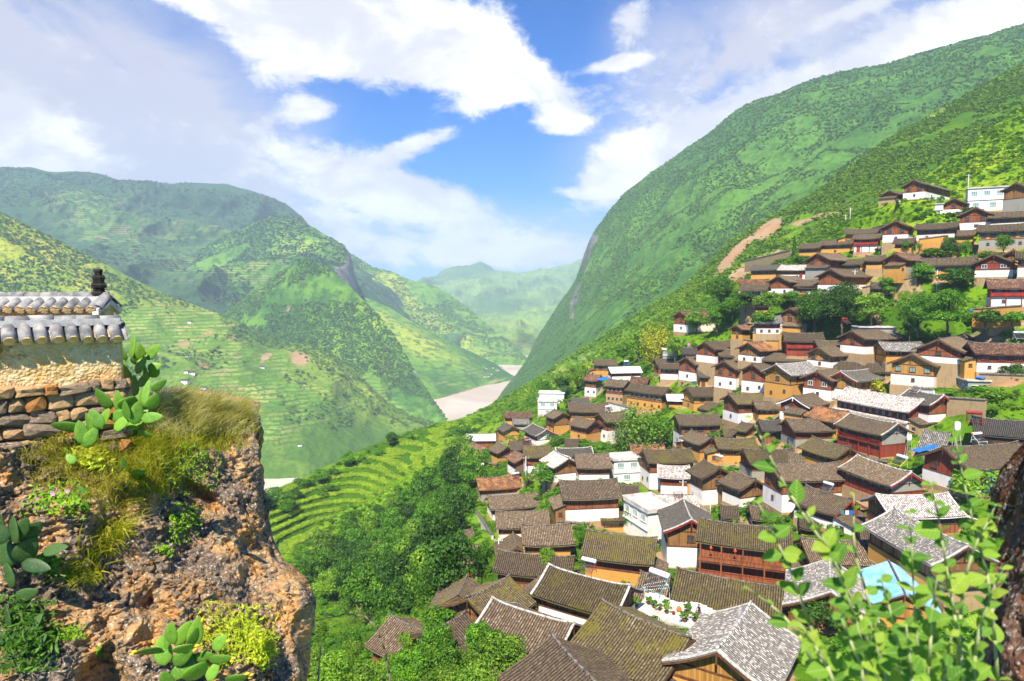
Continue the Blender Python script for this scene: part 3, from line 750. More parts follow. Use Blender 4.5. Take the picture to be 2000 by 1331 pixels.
def roof_mesh(L, run, rise, zr, near=False, per=0.30, sag=0.10, lift=0.22, flick=0.10, flat=False, seed=0):
    """two tiled slopes with rows of half-round tiles; ridge along x at height zr"""
    npd = max(4, int(round(L / per)))
    sl = hypot(run, rise)
    if flat:
        us = np.linspace(0, npd, npd * 2 + 1); hs = np.where(np.arange(len(us)) % 2 == 1, .03, 0.0)
    else:
        off = np.array([0, .2, .5, .8]); hh = np.array([0, .10, .145, .10])
        us = (np.arange(npd)[:, None] + off).ravel(); hs = np.tile(hh, npd)
        us = np.r_[us, npd]; hs = np.r_[hs, 0]
    x = us / npd * L - L / 2
    if near:
        k = int(sl / .33); tt = np.repeat(np.linspace(0, 1, k + 1), 2)[1:-1]; st = np.tile([0.0, .035], k)
    else:
        k = 6; tt = np.linspace(0, 1, k + 1); st = np.zeros(k + 1)
    def zf(t, x):
        return zr - rise * t - sag * np.sin(pi * np.clip(t, 0, 1)) + flick * np.clip(t, 0, 1) ** 3 + lift * np.abs(2 * x / L) ** 3
    V = []; Q = []; UV = []; base = 0
    for sgn in (-1, 1):
        Tg, Xg = np.meshgrid(tt, x, indexing='ij')
        wob = 0.09 * fbm(np.stack([Xg * .45 + seed * 7.7, Tg * sl * .5 + sgn * 9, Xg * 0 + seed], -1), 2)
        jit = 0.016 * _h((np.floor(us + 1e-6)[None, :] + 0 * Tg).astype(np.int64), np.floor(Tg * sl / .33).astype(np.int64), np.full(Tg.shape, seed + 3, dtype=np.int64), 5)
        Zg = zf(Tg, Xg) + hs[None] + st[:, None] + wob + jit
        V.append(np.stack([Xg, sgn * run * Tg, Zg], -1).reshape(-1, 3))
        UV.append(np.stack([np.broadcast_to(us, Tg.shape) + (500 if sgn > 0 else 0), Tg * sl / .22], -1).reshape(-1, 2))
        f = grid_faces(len(tt), len(x)) + base
        Q.append(f if sgn < 0 else f[:, ::-1]); base += Tg.size
        # underside and edges
        tb = np.linspace(0, 1, 5); xb = np.linspace(-L / 2, L / 2, 5)
        Tb, Xb = np.meshgrid(tb, xb, indexing='ij')
        up = np.stack([Xb, sgn * run * Tb, zf(Tb, Xb) - .01], -1).reshape(-1, 3); dn = up - (0, 0, .13)
        V += [up, dn]; UV += [np.full((25, 2), .5), np.full((25, 2), .5)]
        g = grid_faces(5, 5); Q.append((g[:, ::-1] if sgn < 0 else g) + base + 25)
        ed = [(i, i + 1) for i in range(20, 24)] + [(i, i + 5) for i in range(0, 20, 5)] + [(i + 5, i) for i in range(4, 24, 5)]
        Q.append(np.array([(a, b, b + 25, a + 25) for a, b in ed]) + base)
        base += 50
    return np.concatenate(V), np.concatenate(Q), np.concatenate(UV), zf

def roof(parent, L, run, rise, zr, rf, near, barge, seed, ridge_m=None, lift=.22, verge=None, name='roof'):
    V, Q, UV, zf = roof_mesh(L, run, rise, zr, near, lift=lift, flat=rf in 'su', seed=seed, sag=0.02 if rf in 'su' else .12)
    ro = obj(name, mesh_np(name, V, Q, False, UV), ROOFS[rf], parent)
    mb = MB(); xs = np.linspace(-L / 2 - .05, L / 2 + .05, 13)
    ext = np.r_[0.16, 0.05, np.zeros(9), 0.05, 0.16] * (0 if rf in 'su' else 1)
    pts = [(x, 0, float(zf(np.array(0.), np.array(np.clip(x, -L / 2, L / 2)))) + .10 + e) for x, e in zip(xs, ext)]
    mb.tube(pts, .13, 0, 6)
    obj('ridge', mb.mesh('ridge', True), ridge_m or M_RIDGE, ro)
    for sg in (-1, 1):
        xe = sg * (L / 2 - .04)
        bb = MB()
        for s2 in (-1, 1):
            ts = np.linspace(0, 1, 5)
            zz = [float(zf(np.array(q), np.array(xe))) for q in ts]
            for i in range(4):
                y0, y1 = s2 * run * ts[i], s2 * run * ts[i + 1]
                a, b = zz[i], zz[i + 1]
                vs = [(xe - .05, y0, a - .36), (xe + .05, y0, a - .36), (xe + .05, y0, a - .12), (xe - .05, y0, a - .12),
                      (xe - .05, y1, b - .36), (xe + .05, y1, b - .36), (xe + .05, y1, b - .12), (xe - .05, y1, b - .12)]
                bb.add(vs, [(0, 1, 5, 4), (1, 2, 6, 5), (2, 3, 7, 6), (3, 0, 4, 7), (0, 3, 2, 1), (4, 5, 6, 7)])
                if verge:
                    vs = [(xe - .14, y0, a + .02), (xe + .14, y0, a + .02), (xe + .14, y0, a + .17), (xe - .14, y0, a + .17),
                          (xe - .14, y1, b + .02), (xe + .14, y1, b + .02), (xe + .14, y1, b + .17), (xe - .14, y1, b + .17)]
                    bb.add(vs, [(0, 1, 5, 4), (1, 2, 6, 5), (2, 3, 7, 6), (3, 0, 4, 7), (0, 3, 2, 1), (4, 5, 6, 7)], 1)
        bb.box(xe - .04 + sg * .06, xe + .04 + sg * .06, -.09, .09, zr - 1.0, zr - .1)     # hanging board at the peak
        bb.build('bargeboard', [barge, verge or M_GREY], ro)
    return ro, zf

def prism(L, W, z0, z1, zr):
    """walls with gables: box plus triangular peaks"""
    a, b = L / 2, W / 2
    vs = [(-a, -b, z0), (a, -b, z0), (a, b, z0), (-a, b, z0), (-a, -b, z1), (a, -b, z1), (a, b, z1), (-a, b, z1), (-a, 0, zr), (a, 0, zr)]
    fs = [(0, 1, 5, 4), (2, 3, 7, 6), (1, 2, 6, 9, 5), (3, 0, 4, 8, 7), (4, 5, 9, 8), (6, 7, 8, 9), (0, 3, 2, 1)]
    return MB().add(vs, fs)

HOUSES = {}
_hseed = [0]
def resolve(x1, y1, x2, y2, by, W, a, L):
    mx, my = (x1 + x2) / 2, (y1 + y2) / 2
    Y = float(D(mx, by)) + W * .35
    e = (my - 560.6) / F; tv = (mx - 1000) / F
    if a is None:
        m = (y2 - y1) / (x2 - x1)
        a = math.degrees(atan2(-m, e - m * tv))
        if a > 90: a -= 180
        if a < -90: a += 180
        a = max(-65, min(50, a))
    ar = radians(a)
    if L is None:
        L = hypot(x2 - x1, y2 - y1) * Y / F / max(.25, hypot(cos(ar) - tv * sin(ar), e * sin(ar)))
    P = at(mx, my, Y)
    H = (by - my) * Y / F - e * W / 2 * .9
    return P, ar, L, max(4.7 if W >= 6 else 3.7, min(11.5, H)), Y

def house(x1, y1, x2, y2, by, W, lo, up, rf, label, a=None, L=None, nw=3, gw=1, rw=0, lw=0, gl=0, h2=None, bal=0, pitch=.52,
          fm=None, win='d', barge=None, verge=None, door=0, gab=None, ov=.75, og=.7, ledge=0, posts=1, name='house', cat='house', lift=.22, sink=0.0, blue=0):
    P, ar, L, H, Y = resolve(x1, y1, x2, y2, by, W, a, L)
    _hseed[0] += 1; sd = _hseed[0]
    near = Y < 135
    base = P[2] - H
    h = thing(name, label, cat, (float(P[0]), float(P[1]), float(base)), ar, 'village houses')
    Lw = max(2.5, L - 2 * og)
    rise_w = W / 2 * pitch
    ht = H - rise_w
    hh2 = min(2.5, ht * .46) if h2 is None else min(h2, ht - .4)
    h1 = ht - hh2
    fm = {'w': M_WHITE, 'r': M_RED, 'b': M_WOOD, None: M_WOOD}.get(fm, M_WOOD)
    gm_ = M_GLASSG if win == 'g' else M_GLASS
    HOUSE_PADS.append((float(P[0]), float(P[1]), float(base) - .25 - sink, max(L, W) * .55))
    MB().box(-Lw / 2 - .12, Lw / 2 + .12, -W / 2 - .12, W / 2 + .12, -7, .02).build('plinth', WALLS['S'], h)
    MB().box(-Lw / 2, Lw / 2, -W / 2, W / 2, .02, h1).build('lower_wall', WALLS[lo], h)
    ui = 0.14
    prism(Lw - 2 * ui, W - 2 * ui, h1 + .002, ht, H - .06).build('upper_wall', WALLS[up], h)
    if gab:   # gable ends of another material
        mbg = prism(Lw - 2 * ui + .06, W - 2 * ui - .3, h1 + .004, ht - .12, H - .22); mbg.build('gable_wall', WALLS[gab], h)
    # timber frame on the upper storey
    mb = MB(); n = max(2, int(round(Lw / 2.7)))
    for i in range(n + 1):
        xx = -Lw / 2 + ui + (Lw - 2 * ui) * i / n
        mb.box(xx - .08, xx + .08, -W / 2 + ui - .07, -W / 2 + ui + .05, h1 + .002, ht - .05)
    mb.box(-Lw / 2 - .05, Lw / 2 + .05, -W / 2 - .06, -W / 2 + .16, h1 - .10, h1 + .06)
    mb.box(-Lw / 2 - .06, -Lw / 2 + .16, -W / 2 - .05, W / 2 + .05, h1 - .11, h1 + .05)
    mb.box(Lw / 2 - .16, Lw / 2 + .06, -W / 2 - .05, W / 2 + .05, h1 - .11, h1 + .05)
    mb.box(-Lw / 2 + ui - .06, -Lw / 2 + ui + .1, -W / 2 + ui, W / 2 - ui, ht - .12, ht + .04)
    mb.box(Lw / 2 - ui - .1, Lw / 2 - ui + .06, -W / 2 + ui, W / 2 - ui, ht - .12, ht + .04)
    mb.build('timber_frame', M_WOOD, h)
    run = W / 2 + ov
    vm = {'w': M_VERGE, 'g': M_GREY, None: None}[verge]
    rr, zf = roof(h, L, run, run * pitch, H + .10, rf, near, {'r': M_RED, 'w': M_WHITE, None: M_WOOD}[barge], sd, M_GREY if verge else None, lift, vm)
    wz = h1 + hh2 * .52; wh = min(1.15, hh2 * .58)
    yb = -W / 2 + ui
    if bal:
        dep = 1.25
        for lev in range(1):
            MB().box(-Lw / 2, Lw / 2, -W / 2 - dep * .3, -W / 2 + .02, h1 - .2, h1 - .02).build('balcony_floor', M_WOOD, h)
        yy = -W / 2 - dep * .3 + .06
        rl = MB().box(-Lw / 2, Lw / 2, yy - .03, yy + .03, h1 + .82, h1 + .92).box(-Lw / 2, Lw / 2, yy - .03, yy + .03, h1 + .1, h1 + .18)
        nb = int(Lw / .28)
        for i in range(nb):
            xx = -Lw / 2 + Lw * (i + .5) / nb
            rl.box(xx - .025, xx + .025, yy - .015, yy + .015, h1 + .18, h1 + .82)
        if bal == 2: rl.box(-Lw / 2, Lw / 2, yy + .02, yy + .04, h1 + .2, h1 + .8)
        rl.build('railing', M_RED if up in 'RK' else M_WOOD, h)
        for i in range(n + 1):
            xx = -Lw / 2 + .06 + (Lw - .12) * i / n
            MB().box(xx - .09, xx + .09, yy - .09 + .14, yy + .09 + .14, .02, ht - .1).build('post', M_RED if up in 'RK' else M_WOOD, h)
        MB().box(-Lw / 2 + .3, Lw / 2 - .3, yb - .04, yb + .02, h1 + .3, ht - .25).build('gallery_wall', M_SLATE, h)
    for i in range(nw):
        xx = -Lw / 2 + Lw * (i + .5) / nw
        ww = min(1.5, Lw / nw * .55)
        window(h, xx, yb - .06, wz, 'f', ww, wh, fm, gm_, mull=1 if ww < 1.2 else 2)
    for i in range(gw):
        yy = -W / 2 + W * (i + .5) / gw
        if gw == 1: yy = 0
        window(h, -Lw / 2 + ui - .06, yy, wz, 'l', min(1.2, W / gw * .4), wh, fm, gm_)
    for i in range(rw):
        yy = -W / 2 + W * (i + .5) / rw if rw > 1 else 0
        window(h, Lw / 2 - ui + .06, yy, wz, 'r', min(1.2, W / rw * .4), wh, fm, gm_)
    for i in range(lw):
        if h1 > 1.6: window(h, -Lw / 2 + Lw * (i + .5) / lw + .3, -W / 2 - .05, h1 * .52, 'f', .7, .7, M_WOOD)
    for i in range(gl):
        if h1 > 1.6: window(h, -Lw / 2 - .05, -W / 2 + W * (i + .5) / gl - .2, h1 * (.55 if i % 2 == 0 else .35), 'l', .7, .8, M_WOOD)
    if door:
        dx = -Lw / 2 + Lw * door
        d = MB().box(dx - .55, dx + .55, -W / 2 - .06, -W / 2 + .04, .02, 2.0).build('door', M_RED if up in 'RK' else M_WOOD, h)
    if ledge:     # small tiled skirt roof over the ground floor
        V, Q, UV, _ = roof_mesh(Lw + .6, .75, .28, h1 + .34, False, lift=0, sag=0, flick=0, seed=sd + 400)
        k = V[:, 1] <= 1e-6
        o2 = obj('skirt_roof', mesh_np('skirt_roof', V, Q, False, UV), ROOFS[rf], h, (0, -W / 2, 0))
    if blue:
        MB().box(-Lw * .32, Lw * .32, -W / 2 - 1.0, -W / 2 - .93, h1 - .25, h1 + .95).build('blue_panel', M_BLUE, h)
        MB().box(-Lw * .32, Lw * .32, -W / 2 - 1.0, -W / 2 + .02, h1 - .3, h1 - .2).build('balcony_floor', M_CONC, h)
        for xx in (-Lw * .31, 0, Lw * .31): MB().box(xx - .06, xx + .06, -W / 2 - .98, -W / 2 - .86, h1 + .9, ht).build('post', M_BLUE, h)
    # lean-to built onto an end or the front
    hr = random.Random(sd * 13)
    h.rotation_euler = (hr.uniform(-.012, .012), hr.uniform(-.014, .014), ar)
    if hr.random() < (.6 if Y < 175 else .25) and L > 6 and not bal and not blue and rf not in 'su':
        side = hr.choice((-1, 1)); w_ = hr.uniform(2.0, 3.4); d_ = W * hr.uniform(.55, .95); za = min(h1 + .2, hr.uniform(2.1, 3.0)); y0 = -W / 2 + hr.uniform(-.6, .8)
        x0 = side * Lw / 2
        xa, xb = (x0, x0 + side * w_) if side > 0 else (x0 + side * w_, x0)
        zi, zo = za + .75, za
        zl, zr_ = (zi, zo) if side > 0 else (zo, zi)
        am = WALLS[hr.choice(['O', 'O', lo, 'B', 'S'])]
        MB().add([(xa, y0, -2.5), (xb, y0, -2.5), (xb, y0 + d_, -2.5), (xa, y0 + d_, -2.5), (xa, y0, zl), (xb, y0, zr_), (xb, y0 + d_, zr_), (xa, y0 + d_, zl)],
                 [(0, 3, 2, 1), (4, 5, 6, 7), (0, 1, 5, 4), (1, 2, 6, 5), (2, 3, 7, 6), (3, 0, 4, 7)]).build('annex_wall', am, h)
        npd = int((d_ + .6) / .3); us = (np.arange(npd)[:, None] + np.array([0, .2, .5, .8])).ravel(); hs_ = np.tile([0, .09, .13, .09], npd)
        us = np.r_[us, npd]; hs_ = np.r_[hs_, 0]; ts = np.linspace(0, 1, 4)
        Tg, Ug = np.meshgrid(ts, us, indexing='ij'); xi = x0 - side * .02; xo = x0 + side * (w_ + .45)
        zt = zi + .12 + (zo - .45 * .75 / w_ - zi) * Tg + np.broadcast_to(hs_, Tg.shape) + .05 * fbm(np.stack([Tg * 2, Ug * .2, Ug * 0 + sd], -1), 2)
        Va = np.stack([xi + (xo - xi) * Tg, y0 - .3 + Ug * .3, zt], -1).reshape(-1, 3); Vb = Va.copy(); Vb[:, 2] = Vb[:, 2] - .12
        ga = grid_faces(4, len(us)); kk = len(Va)
        fr_ = np.array([(3 * len(us) + i, 3 * len(us) + i + 1, kk + 3 * len(us) + i + 1, kk + 3 * len(us) + i) for i in range(len(us) - 1)])
        sd_ = np.array([(i * len(us), (i + 1) * len(us), kk + (i + 1) * len(us), kk + i * len(us)) for i in range(3)])
        UVa = np.stack([Ug, Tg * w_ / .22], -1).reshape(-1, 2)
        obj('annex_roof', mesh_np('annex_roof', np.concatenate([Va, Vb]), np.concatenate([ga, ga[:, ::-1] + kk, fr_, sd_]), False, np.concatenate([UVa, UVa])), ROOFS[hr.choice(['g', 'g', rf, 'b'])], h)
        window(h, (xa + xb) / 2, y0 - .05, za * .6, 'f', .7, .7, M_WOOD)
    HOUSES[label] = (h, L, W, H, h1, ht, ar, Y)
    return h

def flat_house(x1, y1, x2, y2, by, W, wm, label, a=0, nw=3, lw=2, par=.5, fm='w', win='g', storeys=2, L=None, sink=0, top=None):
    """plastered block with a flat concrete roof and parapet; y1/y2 = height of the roof edge"""
    P, ar, L, H, Y = resolve(x1, y1, x2, y2, by, W, a, L)
    base = P[2] - H
    h = thing('flat_roofed_house', label, 'house', (float(P[0]), float(P[1]), float(base)), ar, 'village houses')
    HOUSE_PADS.append((float(P[0]), float(P[1]), float(base) - .25 - sink, max(L, W) * .55))
    MB().box(-L / 2 - .1, L / 2 + .1, -W / 2 - .1, W / 2 + .1, -7, .02).build('plinth', WALLS['S'], h)
    MB().box(-L / 2, L / 2, -W / 2, W / 2, .02, H - .15).build('wall', WALLS[wm], h)
    r = MB().box(-L / 2 - .35, L / 2 + .35, -W / 2 - .35, W / 2 + .35, H - .15, H + .05)
    for (p, q, u, v) in ((-L / 2 - .3, L / 2 + .3, -W / 2 - .3, -W / 2 - .15), (-L / 2 - .3, L / 2 + .3, W / 2 + .15, W / 2 + .3), (-L / 2 - .3, -L / 2 - .15, -W / 2 - .15, W / 2 + .15), (L / 2 + .15, L / 2 + .3, -W / 2 - .15, W / 2 + .15)):
        r.box(p, q, u, v, H + .05, H + .05 + par)
    r.build('flat_roof', M_CONC if top is None else top, h)
    fmm = {'w': M_WHITE, 'b': M_WOOD}[fm]
    for st in range(storeys):
        z = H * (st + .55) / storeys
        k = nw if st == storeys - 1 else lw
        for i in range(k):
            window(h, -L / 2 + L * (i + .5) / k, -W / 2 - .05, z, 'f', min(1.7, L / k * .55), min(1.3, H / storeys * .45), fmm, M_GLASSG if win == 'g' else M_GLASS, mull=2)
        window(h, -L / 2 - .05, -W * .1, z, 'l', 1.1, min(1.2, H / storeys * .45), fmm, M_GLASSG if win == 'g' else M_GLASS)
    MB().box(-L / 2 - .06, L / 2 + .06, -W / 2 - .25, -W / 2 + .02, H / 2 - .2, H / 2).build('floor_band', M_WHITE, h)
    HOUSES[label] = (h, L, W, H, H, H, ar, Y)
    return h
